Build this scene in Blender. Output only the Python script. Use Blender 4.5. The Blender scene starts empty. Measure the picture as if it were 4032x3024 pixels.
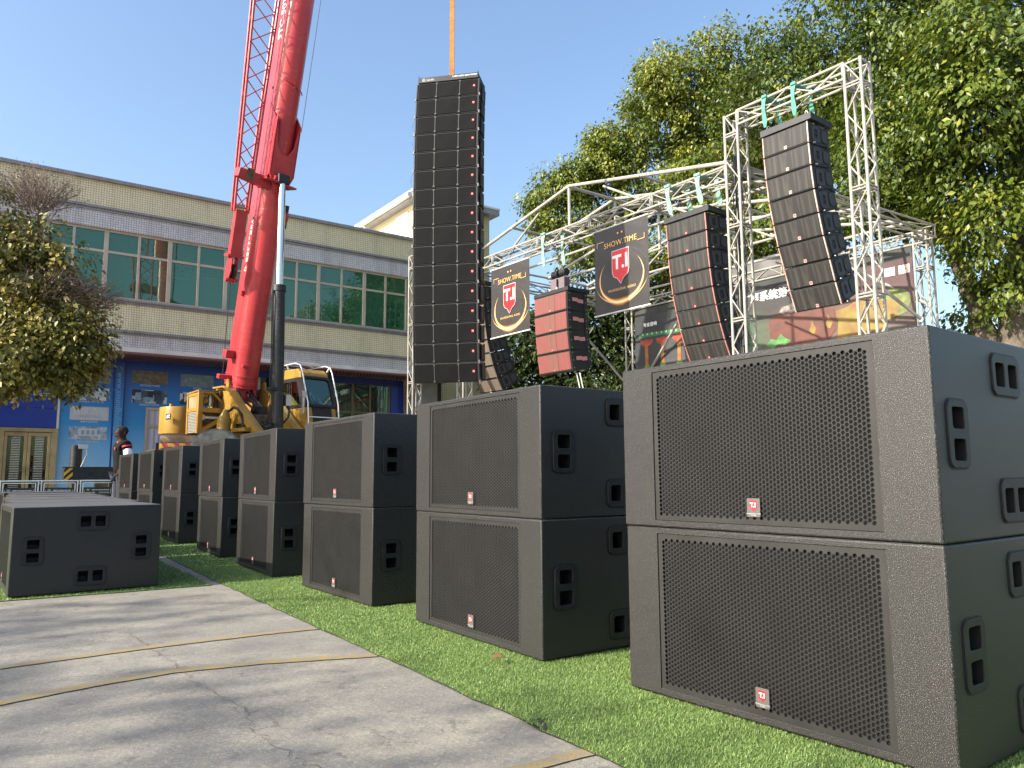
import bpy, bmesh, math, random
import numpy as np
from mathutils import Vector, Matrix, Euler
R = math.radians
sc = bpy.context.scene
COL = sc.collection
random.seed(7); rng = np.random.default_rng(7)

# ---------------------------------------------------------------- camera
cd = bpy.data.cameras.new('camera'); cam = bpy.data.objects.new('camera', cd); COL.objects.link(cam)
cd.sensor_width = 36.0; cd.lens = 27.05; cd.clip_start = 0.05; cd.clip_end = 2000
cam.matrix_world = Matrix.Translation((0, 0, 0.75)) @ Matrix.Rotation(R(-35.5), 4, 'Z') @ Matrix.Rotation(R(96.884), 4, 'X') @ Matrix.Rotation(R(-0.323), 4, 'Z')
sc.camera = cam
sc.render.resolution_x, sc.render.resolution_y = 1024, 768

# ---------------------------------------------------------------- sky, sun, exposure
SUN_EL, SUN_AZ = 30.0, -84.0          # azimuth from +Y towards +X
w = bpy.data.worlds.new('World'); sc.world = w; w.use_nodes = True
nt = w.node_tree; nt.nodes.clear()
sky = nt.nodes.new('ShaderNodeTexSky'); sky.sky_type = 'NISHITA'; sky.sun_disc = False
sky.sun_elevation = R(SUN_EL); sky.sun_rotation = R(SUN_AZ); sky.altitude = 50
sky.air_density = 1.2; sky.dust_density = 3.3; sky.ozone_density = 3.0
bg = nt.nodes.new('ShaderNodeBackground'); bg.inputs['Strength'].default_value = 0.15
wo = nt.nodes.new('ShaderNodeOutputWorld')
nt.links.new(sky.outputs[0], bg.inputs[0]); nt.links.new(bg.outputs[0], wo.inputs[0])
sl = bpy.data.lights.new('sun', 'SUN'); sl.energy = 4.2; sl.angle = R(0.55); sl.color = (1.0, 0.93, 0.80)
so = bpy.data.objects.new('sun', sl); COL.objects.link(so)
sdir = Vector((math.sin(R(SUN_AZ)) * math.cos(R(SUN_EL)), math.cos(R(SUN_AZ)) * math.cos(R(SUN_EL)), math.sin(R(SUN_EL))))
so.rotation_euler = sdir.to_track_quat('Z', 'Y').to_euler(); so.location = sdir * 60
vs = sc.view_settings; vs.view_transform = 'Standard'; vs.look = 'None'; vs.gamma = 1.0; vs.use_curve_mapping = False
vs.exposure = 1.05

# ---------------------------------------------------------------- materials
def mat(name, col, rough=0.6, metal=0.0, spec=0.5, var=0.0, vscale=5.0, bump=0.0, bscale=200.0, col2=None, coat=0.0, detail=4.0, bdist=0.01):
    m = bpy.data.materials.new(name); m.use_nodes = True
    n = m.node_tree; p = n.nodes['Principled BSDF']
    p.inputs['Base Color'].default_value = (*col, 1); p.inputs['Roughness'].default_value = rough
    p.inputs['Metallic'].default_value = metal; p.inputs['Specular IOR Level'].default_value = spec
    p.inputs['Coat Weight'].default_value = coat
    tc = n.nodes.new('ShaderNodeTexCoord')
    if var > 0 or col2:
        no = n.nodes.new('ShaderNodeTexNoise'); no.inputs['Scale'].default_value = vscale; no.inputs['Detail'].default_value = detail
        n.links.new(tc.outputs['Object'], no.inputs['Vector'])
        cr = n.nodes.new('ShaderNodeValToRGB'); cr.color_ramp.elements[0].position = 0.32; cr.color_ramp.elements[1].position = 0.68
        c2 = col2 if col2 else tuple(c * (1 - var) for c in col)
        c1 = col if col2 else tuple(min(1, c * (1 + var)) for c in col)
        cr.color_ramp.elements[0].color = (*c2, 1); cr.color_ramp.elements[1].color = (*c1, 1)
        n.links.new(no.outputs['Fac'], cr.inputs[0]); n.links.new(cr.outputs[0], p.inputs['Base Color'])
    if bump > 0:
        nb = n.nodes.new('ShaderNodeTexNoise'); nb.inputs['Scale'].default_value = bscale; nb.inputs['Detail'].default_value = 3
        n.links.new(tc.outputs['Object'], nb.inputs['Vector'])
        b = n.nodes.new('ShaderNodeBump'); b.inputs['Strength'].default_value = bump; b.inputs['Distance'].default_value = bdist
        n.links.new(nb.outputs['Fac'], b.inputs['Height']); n.links.new(b.outputs[0], p.inputs['Normal'])
    return m

class NT:
    """short-hand for building a node tree by hand"""
    def __init__(s, name, rough=0.6, spec=0.5, metal=0.0):
        s.m = bpy.data.materials.new(name); s.m.use_nodes = True; s.t = s.m.node_tree
        s.p = s.t.nodes['Principled BSDF']; s.out = s.t.nodes['Material Output']
        s.p.inputs['Roughness'].default_value = rough; s.p.inputs['Specular IOR Level'].default_value = spec; s.p.inputs['Metallic'].default_value = metal
        s.tc = s.t.nodes.new('ShaderNodeTexCoord')
    def node(s, typ, **kw):
        n = s.t.nodes.new(typ)
        for k, v in kw.items():
            if k.startswith('i_'):
                key = k[2:].replace('_', ' ')
                n.inputs[key].default_value = v
            else: setattr(n, k, v)
        return n
    def link(s, a, b): s.t.links.new(a, b)
    def noise(s, scale, detail=4, rough=0.55, vec=None, dist=0.0):
        n = s.node('ShaderNodeTexNoise'); n.inputs['Scale'].default_value = scale; n.inputs['Detail'].default_value = detail
        n.inputs['Roughness'].default_value = rough; n.inputs['Distortion'].default_value = dist
        s.link(vec if vec is not None else s.tc.outputs['Object'], n.inputs['Vector']); return n.outputs['Fac']
    def ramp(s, fac, stops, interp='LINEAR'):
        n = s.node('ShaderNodeValToRGB'); r = n.color_ramp; r.interpolation = interp
        while len(r.elements) < len(stops): r.elements.new(0.5)
        for e_, (pos, c) in zip(r.elements, stops):
            e_.position = pos; e_.color = (*c, 1) if hasattr(c, '__len__') else (c, c, c, 1)
        s.link(fac, n.inputs[0]); return n.outputs[0]
    def mix(s, fac, a, b, mode='MIX'):
        n = s.node('ShaderNodeMixRGB', blend_type=mode)
        for inp, v in zip(n.inputs, (fac, a, b)):
            if hasattr(v, 'is_linked') or hasattr(v, 'links'): s.link(v, inp)
            elif hasattr(v, '__len__'): inp.default_value = (*v, 1) if len(v) == 3 else v
            else: inp.default_value = v
        return n.outputs[0]
    def math(s, op, a, b=None, c=None, clamp=False):
        n = s.node('ShaderNodeMath', operation=op, use_clamp=clamp)
        for inp, v in zip(n.inputs, (a, b, c)):
            if v is None: continue
            if hasattr(v, 'links'): s.link(v, inp)
            else: inp.default_value = v
        return n.outputs[0]
    def xyz(s, vec=None):
        n = s.node('ShaderNodeSeparateXYZ'); s.link(vec if vec is not None else s.tc.outputs['Object'], n.inputs[0]); return n.outputs
    def mapping(s, scale=(1, 1, 1), loc=(0, 0, 0), rot=(0, 0, 0), vec=None):
        n = s.node('ShaderNodeMapping'); n.inputs['Scale'].default_value = scale; n.inputs['Location'].default_value = loc; n.inputs['Rotation'].default_value = rot
        s.link(vec if vec is not None else s.tc.outputs['Object'], n.inputs['Vector']); return n.outputs[0]
    def col(s, c): s.link(c, s.p.inputs['Base Color'])
    def bump(s, h, strength=0.3, dist=0.01):
        b = s.node('ShaderNodeBump'); b.inputs['Strength'].default_value = strength; b.inputs['Distance'].default_value = dist
        s.link(h, b.inputs['Height']); s.link(b.outputs[0], s.p.inputs['Normal'])

# ---------------------------------------------------------------- mesh helpers
class MB:
    def __init__(s): s.v = []; s.f = []; s.smooth = False
    def add(s, vs_, fs_):
        o = len(s.v); s.v += [tuple(p) for p in vs_]; s.f += [tuple(i + o for i in f) for f in fs_]; return s
    def box(s, c, d, m=None):
        x, y, z = d[0] / 2, d[1] / 2, d[2] / 2
        vs_ = [Vector((sx * x, sy * y, sz * z)) for sz in (-1, 1) for sy in (-1, 1) for sx in (-1, 1)]
        if m is not None: vs_ = [m @ p for p in vs_]
        c = Vector(c); vs_ = [p + c for p in vs_]
        return s.add(vs_, [(0, 2, 3, 1), (4, 5, 7, 6), (0, 1, 5, 4), (2, 6, 7, 3), (0, 4, 6, 2), (1, 3, 7, 5)])
    def bb(s, lo, hi):
        return s.box([(a + b) / 2 for a, b in zip(lo, hi)], [b - a for a, b in zip(lo, hi)])
    def tube(s, a, b, r, n=8, r2=None, caps=True):
        a = Vector(a); b = Vector(b); d = b - a
        if d.length < 1e-6: return s
        q = d.to_track_quat('Z', 'Y').to_matrix(); r2 = r if r2 is None else r2
        ring = [(math.cos(2 * math.pi * i / n), math.sin(2 * math.pi * i / n)) for i in range(n)]
        vs_ = [a + q @ Vector((x * r, y * r, 0)) for x, y in ring] + [b + q @ Vector((x * r2, y * r2, 0)) for x, y in ring]
        fs_ = [(i, (i + 1) % n, n + (i + 1) % n, n + i) for i in range(n)]
        if caps: fs_ += [tuple(range(n - 1, -1, -1)), tuple(range(n, 2 * n))]
        return s.add(vs_, fs_)
    def path(s, pts, r, n=6):
        pts = [Vector(p) for p in pts]; rs = r if hasattr(r, '__len__') else [r] * len(pts)
        up = Vector((0.31, 0.2, 0.93)); vs_ = []
        for i, p in enumerate(pts):
            d = (pts[min(i + 1, len(pts) - 1)] - pts[max(i - 1, 0)]).normalized()
            x = d.cross(up)
            if x.length < 1e-3: x = d.cross(Vector((1, 0, 0)))
            x.normalize(); y = d.cross(x)
            vs_ += [p + (x * math.cos(2 * math.pi * k / n) + y * math.sin(2 * math.pi * k / n)) * rs[i] for k in range(n)]
        fs_ = [(i * n + k, i * n + (k + 1) % n, (i + 1) * n + (k + 1) % n, (i + 1) * n + k) for i in range(len(pts) - 1) for k in range(n)]
        fs_ += [tuple(range(n)), tuple(range((len(pts) - 1) * n, len(pts) * n))]
        return s.add(vs_, fs_)
    def prism(s, poly, fn, t0, t1):
        """poly: 2-D outline; fn(u, v, t) -> point"""
        n = len(poly)
        vs_ = [fn(u, v, t0) for u, v in poly] + [fn(u, v, t1) for u, v in poly]
        fs_ = [tuple(range(n - 1, -1, -1)), tuple(range(n, 2 * n))] + [(i, (i + 1) % n, n + (i + 1) % n, n + i) for i in range(n)]
        return s.add(vs_, fs_)
    def quad(s, a, b, c, d): return s.add([a, b, c, d], [(0, 1, 2, 3)])
    def mesh(s, name, m, smooth=False, bevel=0.0, seg=2, fix=True):
        me = bpy.data.meshes.new(name)
        bm = bmesh.new()
        bv = [bm.verts.new(p) for p in s.v]
        for f in s.f:
            try: bm.faces.new([bv[i] for i in f])
            except ValueError: pass
        if fix: bmesh.ops.recalc_face_normals(bm, faces=bm.faces)
        if bevel > 0:
            bm.normal_update()
            ed = [e for e in bm.edges if len(e.link_faces) == 2 and e.calc_face_angle(0) > 0.6]
            bmesh.ops.bevel(bm, geom=ed, offset=bevel, segments=seg, profile=0.6, affect='EDGES', clamp_overlap=True)
        if smooth:
            for f in bm.faces: f.smooth = True
            for e in bm.edges:
                if len(e.link_faces) == 2 and e.calc_face_angle(0) > 0.75: e.smooth = False
        bm.to_mesh(me); bm.free()
        if m: me.materials.append(m)
        return me
    def build(s, name, m, parent=None, smooth=False, bevel=0.0, seg=2, fix=True):
        return obj(name, s.mesh(name, m, smooth, bevel, seg, fix), parent)

def obj(name, me, parent=None, loc=None, rot=None):
    o = bpy.data.objects.new(name, me); COL.objects.link(o)
    if parent: o.parent = parent
    if loc is not None: o.location = loc
    if rot is not None: o.rotation_euler = rot
    return o
def tag(o, label=None, cat=None, group=None, kind=None):
    if label: o['label'] = label
    if cat: o['category'] = cat
    if group: o['group'] = group
    if kind: o['kind'] = kind
    return o
def thing(name, label, cat, loc=(0, 0, 0), rz=0.0, group=None, rot=None):
    o = obj(name, None, None, loc, rot if rot is not None else (0, 0, rz)); o.empty_display_size = 0.1
    return tag(o, label, cat, group)
def kids(o): return KIDS.get(o.name, [])
def copy_tree(root, loc, rot, label=None, group=None):
    ch = [o for o in sc.objects if o.parent == root]
    r = root.copy(); COL.objects.link(r); r.location = loc; r.rotation_euler = rot
    if label: r['label'] = label
    if group: r['group'] = group
    for c in ch:
        d = c.copy(); COL.objects.link(d); d.parent = r
        for g in [o for o in sc.objects if o.parent == c]:
            k = g.copy(); COL.objects.link(k); k.parent = d
    return r

def curve_mesh(cu, name, m):
    """a 2-D curve or a text turned into a mesh that lies in its local XY plane"""
    o = bpy.data.objects.new('tmp', cu); COL.objects.link(o)
    dg = bpy.context.evaluated_depsgraph_get(); dg.update()
    me = bpy.data.meshes.new_from_object(o.evaluated_get(dg)); me.name = name
    bpy.data.objects.remove(o); bpy.data.curves.remove(cu)
    me.materials.clear()
    if m: me.materials.append(m)
    return me
def plate(name, outlines, thick, m, bevel=0.0):
    """flat plate with holes: first outline outside, others are holes; back at z=0, face at z=thick"""
    cu = bpy.data.curves.new(name, 'CURVE'); cu.dimensions = '2D'; cu.fill_mode = 'BOTH'
    cu.extrude = thick / 2 - bevel; cu.bevel_depth = bevel; cu.bevel_resolution = 1
    for pl in outlines:
        sp = cu.splines.new('POLY'); sp.points.add(len(pl) - 1)
        for p, q in zip(sp.points, pl): p.co = (q[0], q[1], 0, 1)
        sp.use_cyclic_u = True
    me = curve_mesh(cu, name, m)
    me.transform(Matrix.Translation((0, 0, thick / 2))); return me
def text_mesh(body, size, m, ext=0.0, align='CENTER', bold=0.0, shear=0.0, space=1.0, name='lettering'):
    cu = bpy.data.curves.new('t', 'FONT'); cu.body = body; cu.size = size; cu.align_x = align; cu.align_y = 'CENTER'
    cu.extrude = ext; cu.offset = bold; cu.shear = shear; cu.space_character = space; cu.resolution_u = 3
    return curve_mesh(cu, name, m)
def rrect(cx, cy, w_, h_, r, n=4, taper=0.0):
    """rounded rectangle; taper narrows the +x end"""
    out = []
    for qx, qy, a0 in ((1, 1, 0), (-1, 1, 90), (-1, -1, 180), (1, -1, 270)):
        for k in range(n + 1):
            a = R(a0 + 90 * k / n)
            x = qx * (w_ / 2 - r) + r * math.cos(a); y = qy * (h_ / 2 - r) + r * math.sin(a)
            out.append((cx + x, cy + y * (1 - taper * (x / w_ + 0.5))))
    return out
# matrices that stand a plate up: its x -> a, its y -> b, its z -> outwards
def frame(origin, ax, ay):
    ax = Vector(ax).normalized(); ay = Vector(ay).normalized(); az = ax.cross(ay)
    M = Matrix((ax, ay, az)).transposed().to_4x4(); M.translation = Vector(origin); return M
def put(name, me, parent, M):
    o = obj(name, me, parent); o.matrix_local = M; return o
# ---------------------------------------------------------------- shared materials
def paint_cabinet():
    t = NT('textured_black_paint', rough=0.5, spec=0.38)
    f = t.noise(430, 2, 0.65); f2 = t.noise(3, 4)
    c = t.ramp(f, [(0.36, (0.005, 0.005, 0.005)), (0.54, (0.019, 0.0185, 0.018)), (0.64, (0.115, 0.112, 0.105)), (0.72, (0.42, 0.41, 0.37))])
    c = t.mix(0.25, c, t.ramp(f2, [(0.3, (0.014, 0.0135, 0.013)), (0.7, (0.030, 0.029, 0.027))]))
    ge = t.node('ShaderNodeNewGeometry'); up = t.ramp(t.xyz(ge.outputs['Normal'])['Z'], [(0.80, 0.0), (0.97, 0.6)])   # pale dust tone on upward faces, painted in for the sky's reflection there
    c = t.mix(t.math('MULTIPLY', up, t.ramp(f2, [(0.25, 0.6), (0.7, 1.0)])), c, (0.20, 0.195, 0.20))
    t.col(c); t.bump(t.noise(430, 3, 0.6), 0.45, 0.0025)
    t.link(t.ramp(f, [(0.3, 0.52), (0.7, 0.30)]), t.p.inputs['Roughness'])
    return t.m
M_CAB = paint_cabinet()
M_GRILLE = mat('grille_black_steel', (0.027, 0.0265, 0.0255), 0.42, 0.0, 0.35, var=0.2, vscale=6)
M_FOAM = mat('black_foam', (0.005, 0.005, 0.005), 0.9, bump=0.4, bscale=150)
M_PLASTIC = mat('black_plastic', (0.022, 0.022, 0.023), 0.5, 0.0, 0.3, var=0.25, vscale=20)
M_POCKET = mat('dark_pocket', (0.008, 0.008, 0.010), 0.6)
M_RED = mat('badge_red', (0.62, 0.025, 0.03), 0.35, var=0.1, vscale=10)
M_WHITE = mat('white_print', (0.78, 0.78, 0.77), 0.5)
M_BADGE = mat('badge_plate', (0.10, 0.095, 0.09), 0.4)
M_DSTEEL = mat('dull_steel', (0.16, 0.16, 0.165), 0.5, 0.5)
M_STEEL = mat('zinc_steel', (0.55, 0.56, 0.57), 0.38, 0.9)
M_BLACKSTEEL = mat('black_steel', (0.015, 0.016, 0.018), 0.5, var=0.4, vscale=12)
M_GREY = mat('grey_print', (0.35, 0.35, 0.36), 0.6)
def truss_paint():
    t = NT('truss_white_paint', rough=0.5)
    f = t.noise(2.2, 5); g = t.noise(26, 4)
    c = t.ramp(f, [(0.3, (0.27, 0.25, 0.205)), (0.62, (0.39, 0.38, 0.345))])
    c = t.mix(t.ramp(g, [(0.56, 0.0), (0.72, 0.55)]), c, (0.36, 0.25, 0.15)); t.col(c)
    return t.m
M_TRUSS = truss_paint()
M_STRAP = mat('green_webbing', (0.09, 0.30, 0.23), 0.85, var=0.25, vscale=9, bump=0.5, bscale=120)
M_STRAP2 = mat('faded_green_webbing', (0.22, 0.38, 0.32), 0.85, var=0.25, vscale=9, bump=0.5, bscale=120)
# sizes and places of the subwoofers (the turf pile leaves out what they cover)
SW, SH, SD = 1.10, 0.559, 0.882
STACKS = [(2.009, 0.965, 1.5), (1.955, 2.539, -0.9), (1.979, 4.182, 0.3), (1.956, 5.869, -2.6), (2.039, 7.607, -2.7), (2.081, 9.527, -1.1), (2.078, 11.11, -0.5), (2.102, 12.794, 0.8)]
ROWL = [(0.29, 5.88, 1.3), (0.36, 7.03, 1.2), (0.40, 8.24, 1.8), (0.47, 9.52, 1.5), (0.55, 10.95, 1.6), (0.50, 12.62, 1.0)]
# ---------------------------------------------------------------- ground
def concrete():
    t = NT('worn_concrete', rough=0.88, spec=0.25)
    v = t.tc.outputs['Object']
    big = t.noise(0.55, 5, 0.6); mid = t.noise(2.6, 6, 0.65, dist=0.6); fine = t.noise(38, 5, 0.7); grit = t.noise(210, 2, 0.6)
    c = t.ramp(mid, [(0.28, (0.150, 0.138, 0.116)), (0.5, (0.215, 0.198, 0.166)), (0.74, (0.285, 0.262, 0.215))])
    c = t.mix(t.ramp(big, [(0.4, 0.0), (0.7, 0.6)]), c, (0.31, 0.27, 0.205))
    c = t.mix(t.ramp(fine, [(0.42, 0.0), (0.66, 0.55)]), c, (0.235, 0.225, 0.21))
    c = t.mix(t.ramp(grit, [(0.56, 0.0), (0.7, 0.6)]), c, (0.42, 0.40, 0.36))
    c = t.mix(t.ramp(t.noise(170, 2, 0.6), [(0.58, 0.0), (0.7, 0.7)]), c, (0.14, 0.135, 0.125))
    sc_ = t.node('ShaderNodeTexVoronoi', feature='DISTANCE_TO_EDGE'); sc_.inputs['Scale'].default_value = 1.1
    wv = t.mapping(); t.link(t.mix(0.12, wv, t.node('ShaderNodeTexNoise').outputs['Color']), sc_.inputs['Vector'])
    wl_ = t.ramp(t.noise(1.5, 12, 0.78, dist=0.5), [(0.45, 0.0), (0.56, 1.0)])
    c = t.mix(t.math('MULTIPLY', wl_, 0.55), c, t.mix(t.noise(55, 4, 0.7), (0.26, 0.236, 0.185), (0.38, 0.35, 0.28)))
    c = t.mix(t.ramp(t.noise(19, 9, 0.8, dist=0.4), [(0.46, 0.0), (0.60, 0.5)]), c, (0.15, 0.142, 0.13))
    c = t.mix(t.ramp(t.noise(75, 6, 0.8), [(0.52, 0.0), (0.62, 0.6)]), c, (0.46, 0.435, 0.38))
    pk = t.ramp(t.noise(6, 10, 0.78, dist=0.8), [(0.56, 0.0), (0.64, 0.75)])
    c = t.mix(pk, c, (0.115, 0.108, 0.098))
    stain = t.math('MULTIPLY', t.ramp(t.noise(0.9, 6, 0.7, dist=1.2), [(0.5, 0.0), (0.64, 1.0)]), 0.45)
    c = t.mix(stain, c, (0.17, 0.165, 0.155)); t.col(c)
    h = t.math('ADD', t.math('MULTIPLY', fine, 0.6), t.math('MULTIPLY', grit, 0.5)); t.bump(h, 0.55, 0.006)
    return t.m
M_CONC = concrete()
g = MB(); s_ = 160; g.quad((-s_, -s_, 0), (s_, -s_, 0), (s_, s_, 0), (-s_, s_, 0))
tag(g.build('ground', M_CONC), kind='structure')
def line_paint():
    t = NT('worn_yellow_paint', rough=0.8, spec=0.3)
    wear = t.noise(26, 6, 0.7, dist=0.5)
    c = t.mix(t.ramp(wear, [(0.47, 0.0), (0.66, 1.0)]), (0.25, 0.215, 0.145), t.mix(t.noise(4, 3), (0.30, 0.20, 0.05), (0.40, 0.27, 0.07)))
    t.col(c); t.bump(t.noise(120, 3), 0.4, 0.004); return t.m
M_LINE = line_paint()
def strip(pts, widths, z, jit=0.0):
    m = MB(); n = len(pts); L = []
    for i, p in enumerate(pts):
        a = Vector(pts[max(0, i - 1)]); b = Vector(pts[min(n - 1, i + 1)]); d = (b - a).normalized(); q = Vector((-d.y, d.x))
        w_ = widths[i] if hasattr(widths, '__len__') else widths
        j1, j2 = (random.uniform(-jit, jit), random.uniform(-jit, jit))
        L += [(p[0] + q.x * (w_ / 2 + j1), p[1] + q.y * (w_ / 2 + j1), z), (p[0] - q.x * (w_ / 2 + j2), p[1] - q.y * (w_ / 2 + j2), z)]
    m.add(L, [(2 * i, 2 * i + 1, 2 * i + 3, 2 * i + 2) for i in range(n - 1)]); return m
def resample(pts, step):
    out = []
    for a, b in zip(pts[:-1], pts[1:]):
        k = max(1, int(math.dist(a, b) / step))
        out += [(a[0] + (b[0] - a[0]) * i / k, a[1] + (b[1] - a[1]) * i / k) for i in range(k)]
    return out + [pts[-1]]
L1 = [(-5.5, 3.62), (-2.0, 3.72), (0.18, 3.80), (0.70, 3.84), (1.03, 3.84), (1.32, 3.83), (1.60, 3.79)]
L2 = [(-5.5, 2.75), (-1.5, 3.02), (0.16, 3.21), (0.43, 3.28), (0.73, 3.32), (1.06, 3.25), (1.49, 3.09)]
L3 = [(0.4, 1.78), (0.9, 1.73), (1.26, 1.685), (1.455, 1.68)]
for pts, w_ in ((L1, 0.060), (L2, 0.068), (L3, 0.055)):
    tag(strip(resample(pts, 0.04), w_, 0.004, 0.003).build('painted_line', M_LINE), kind='structure')
M_CRACK = mat('crack_dark', (0.085, 0.078, 0.068), 0.95)
ck = [(0.72, 4.3), (0.74, 3.78), (0.76, 3.47), (0.76, 3.06), (0.77, 2.9), (0.81, 2.65), (0.76, 2.38), (0.78, 2.23), (0.785, 2.15), (0.80, 2.05), (0.86, 1.5), (0.8, 0.7)]
def crack(pts, w0, amp, step=0.025):
    q = resample(pts, step); q = [(x + random.gauss(0, amp), y + random.gauss(0, amp)) for x, y in q]
    return strip(q, [w0 * random.uniform(0.25, 1.2) for _ in q], 0.0035)
m = crack(ck, 0.0032, 0.009)
for pts, w0 in (([(0.76, 3.06), (0.62, 3.02), (0.52, 2.93), (0.4, 2.95)], 0.0022), ([(0.81, 2.65), (0.95, 2.6), (1.06, 2.66)], 0.0018), ([(0.74, 3.78), (0.6, 3.9), (0.5, 3.86)], 0.0018), ([(0.25, 4.6), (0.6, 4.52), (1.0, 4.66), (1.5, 4.6)], 0.0018), ([(-1.2, 2.5), (-0.5, 2.42), (0.1, 2.6), (0.4, 2.5)], 0.0022)):
    q = crack(pts, w0, 0.007); m.add(q.v, q.f)
tag(m.build('ground_crack', M_CRACK, fix=False), kind='structure')

# artificial turf: a thin backing sheet with a pile of real blades
def turf_base():
    t = NT('turf_backing', rough=0.9, spec=0.2)
    c = t.ramp(t.noise(60, 4, 0.7), [(0.3, (0.08, 0.13, 0.04)), (0.7, (0.18, 0.25, 0.08))]); t.col(c); t.bump(t.noise(160, 3), 0.8, 0.01); return t.m
M_TB = turf_base(); M_RUB = mat('turf_underside', (0.012, 0.012, 0.012), 0.8)
EDGE_R = [(1.36, -6.0), (1.425, 0.6), (1.448, 1.6), (1.466, 2.1), (1.492, 2.9), (1.515, 3.8), (1.535, 4.6), (1.57, 5.76), (1.615, 6.94), (1.66, 7.97), (1.72, 16.4)]
EDGE_L = [(-2.6, 5.66), (0.25, 5.815), (0.85, 5.78), (1.505, 5.755), (1.53, 7.6), (1.56, 15.2)]
def wob(pts, step, amp):
    q = resample(pts, step); return [q[0]] + [(x + random.gauss(0, amp), y + random.gauss(0, amp)) for x, y in q[1:-1]] + [q[-1]]
ER = wob(EDGE_R, 0.10, 0.004); EL = wob(EDGE_L, 0.12, 0.006)
PR = ER + [(5.2, 16.4), (5.2, -6.0)]; PL = EL + [(-2.6, 15.2)]
def sheet(poly, z0, z1):
    bm = bmesh.new(); top = [bm.verts.new((x, y, z1)) for x, y in poly]; bot = [bm.verts.new((x, y, z0)) for x, y in poly]
    n = len(poly); ed = [bm.edges.new((top[i], top[(i + 1) % n])) for i in range(n)]
    bmesh.ops.triangle_fill(bm, use_beauty=True, edges=ed)
    for i in range(n): bm.faces.new((bot[i], bot[(i + 1) % n], top[(i + 1) % n], top[i])).material_index = 1
    bmesh.ops.recalc_face_normals(bm, faces=bm.faces); return bm
turfs = []
for poly in (PR, PL):
    bm = sheet(poly, 0.001, 0.005); me = bpy.data.meshes.new('turf'); bm.to_mesh(me); bm.free(); me.materials.append(M_TB); me.materials.append(M_RUB)
    turfs.append(tag(obj('turf', me), kind='structure'))
def in_poly(P, poly):
    x, y = P[:, 0], P[:, 1]; ins = np.zeros(len(P), bool); q = np.array(poly)
    for (x1, y1), (x2, y2) in zip(q, np.roll(q, -1, 0)):
        c = ((y1 > y) != (y2 > y)) & (x < (x2 - x1) * (y - y1) / (y2 - y1 + 1e-12) + x1); ins ^= c
    return ins
def blade_mat():
    t = NT('turf_blades', rough=0.55, spec=0.35)
    a = t.node('ShaderNodeAttribute', attribute_name='tint'); pl = t.noise(2.2, 4)
    c = t.ramp(a.outputs['Fac'], [(0.0, (0.080, 0.15, 0.030)), (0.45, (0.21, 0.325, 0.085)), (0.8, (0.36, 0.46, 0.16)), (1.0, (0.52, 0.56, 0.29))])
    c = t.mix(t.ramp(pl, [(0.42, 0.0), (0.68, 0.35)]), c, (0.17, 0.25, 0.07)); t.col(c)
    tr = t.node('ShaderNodeBsdfTranslucent'); t.link(c, tr.inputs['Color']); mx = t.node('ShaderNodeMixShader'); mx.inputs[0].default_value = 0.22
    t.link(t.p.outputs[0], mx.inputs[1]); t.link(tr.outputs[0], mx.inputs[2]); t.link(mx.outputs[0], t.out.inputs[0]); return t.m
M_BLADE = blade_mat()
def tri_mesh(name, V, tint, m, nper=3, faces=None):
    """V: (k*nper,3) points; one polygon per nper points (or FACES per leaf)"""
    k = len(V) // nper; me = bpy.data.meshes.new(name); me.vertices.add(len(V)); me.vertices.foreach_set('co', V.astype(np.float32).ravel())
    pat = faces if faces is not None else [tuple(range(nper))]
    base = (np.arange(k) * nper)[:, None]
    loops = np.concatenate([base + np.array(f)[None, :] for f in pat], axis=1).ravel()
    lens = np.tile(np.array([len(f) for f in pat]), k); starts = np.concatenate([[0], np.cumsum(lens)[:-1]])
    me.loops.add(len(loops)); me.loops.foreach_set('vertex_index', loops.astype(np.int32))
    me.polygons.add(len(lens)); me.polygons.foreach_set('loop_start', starts.astype(np.int32)); me.polygons.foreach_set('loop_total', lens.astype(np.int32))
    at_ = me.attributes.new('tint', 'FLOAT', 'POINT'); at_.data.foreach_set('value', np.repeat(tint, nper).astype(np.float32))
    me.update(); me.validate(); me.materials.append(m); return me
def blades(poly, x0, x1, y0, y1, dens, h0, w0, boxes):
    n = int((x1 - x0) * (y1 - y0) * dens); P = np.stack([rng.uniform(x0, x1, n), rng.uniform(y0, y1, n)], 1)
    P = P[in_poly(P, poly)]
    for (bx, by, a) in boxes:
        c, s2 = math.cos(R(a)), math.sin(R(a)); q = P - np.array([bx, by]); u = q[:, 0] * c + q[:, 1] * s2; v = -q[:, 0] * s2 + q[:, 1] * c
        P = P[~((u > 0.012) & (u < SD) & (v > 0.006) & (v < SW))]
    P = P + rng.normal(0, 0.007, P.shape)
    n = len(P); az = rng.uniform(0, 2 * np.pi, n); h = h0 * rng.uniform(0.55, 1.25, n); lean = rng.uniform(0.45, 1.5, n); w_ = w0 * rng.uniform(0.7, 1.3, n)
    d = np.stack([np.cos(az), np.sin(az)], 1); q = np.stack([-d[:, 1], d[:, 0]], 1)
    b0 = np.concatenate([P - q * w_[:, None] / 2, np.full((n, 1), 0.006)], 1); b1 = np.concatenate([P + q * w_[:, None] / 2, np.full((n, 1), 0.006)], 1)
    tp = np.concatenate([P + d * (h * np.sin(lean))[:, None], (0.006 + h * np.cos(lean))[:, None]], 1)
    return np.stack([b0, b1, tp], 1).reshape(-1, 3), np.clip(rng.normal(0.45, 0.24, n), 0, 1)
SB = STACKS
parts = [blades(PR, 1.38, 3.3, -0.6, 3.4, 70000, 0.0115, 0.0022, SB), blades(PR, 1.45, 3.4, 3.4, 7.0, 30000, 0.0125, 0.0034, SB), blades(PR, 1.5, 3.4, 7.0, 15.0, 4500, 0.016, 0.008, SB)]
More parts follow.
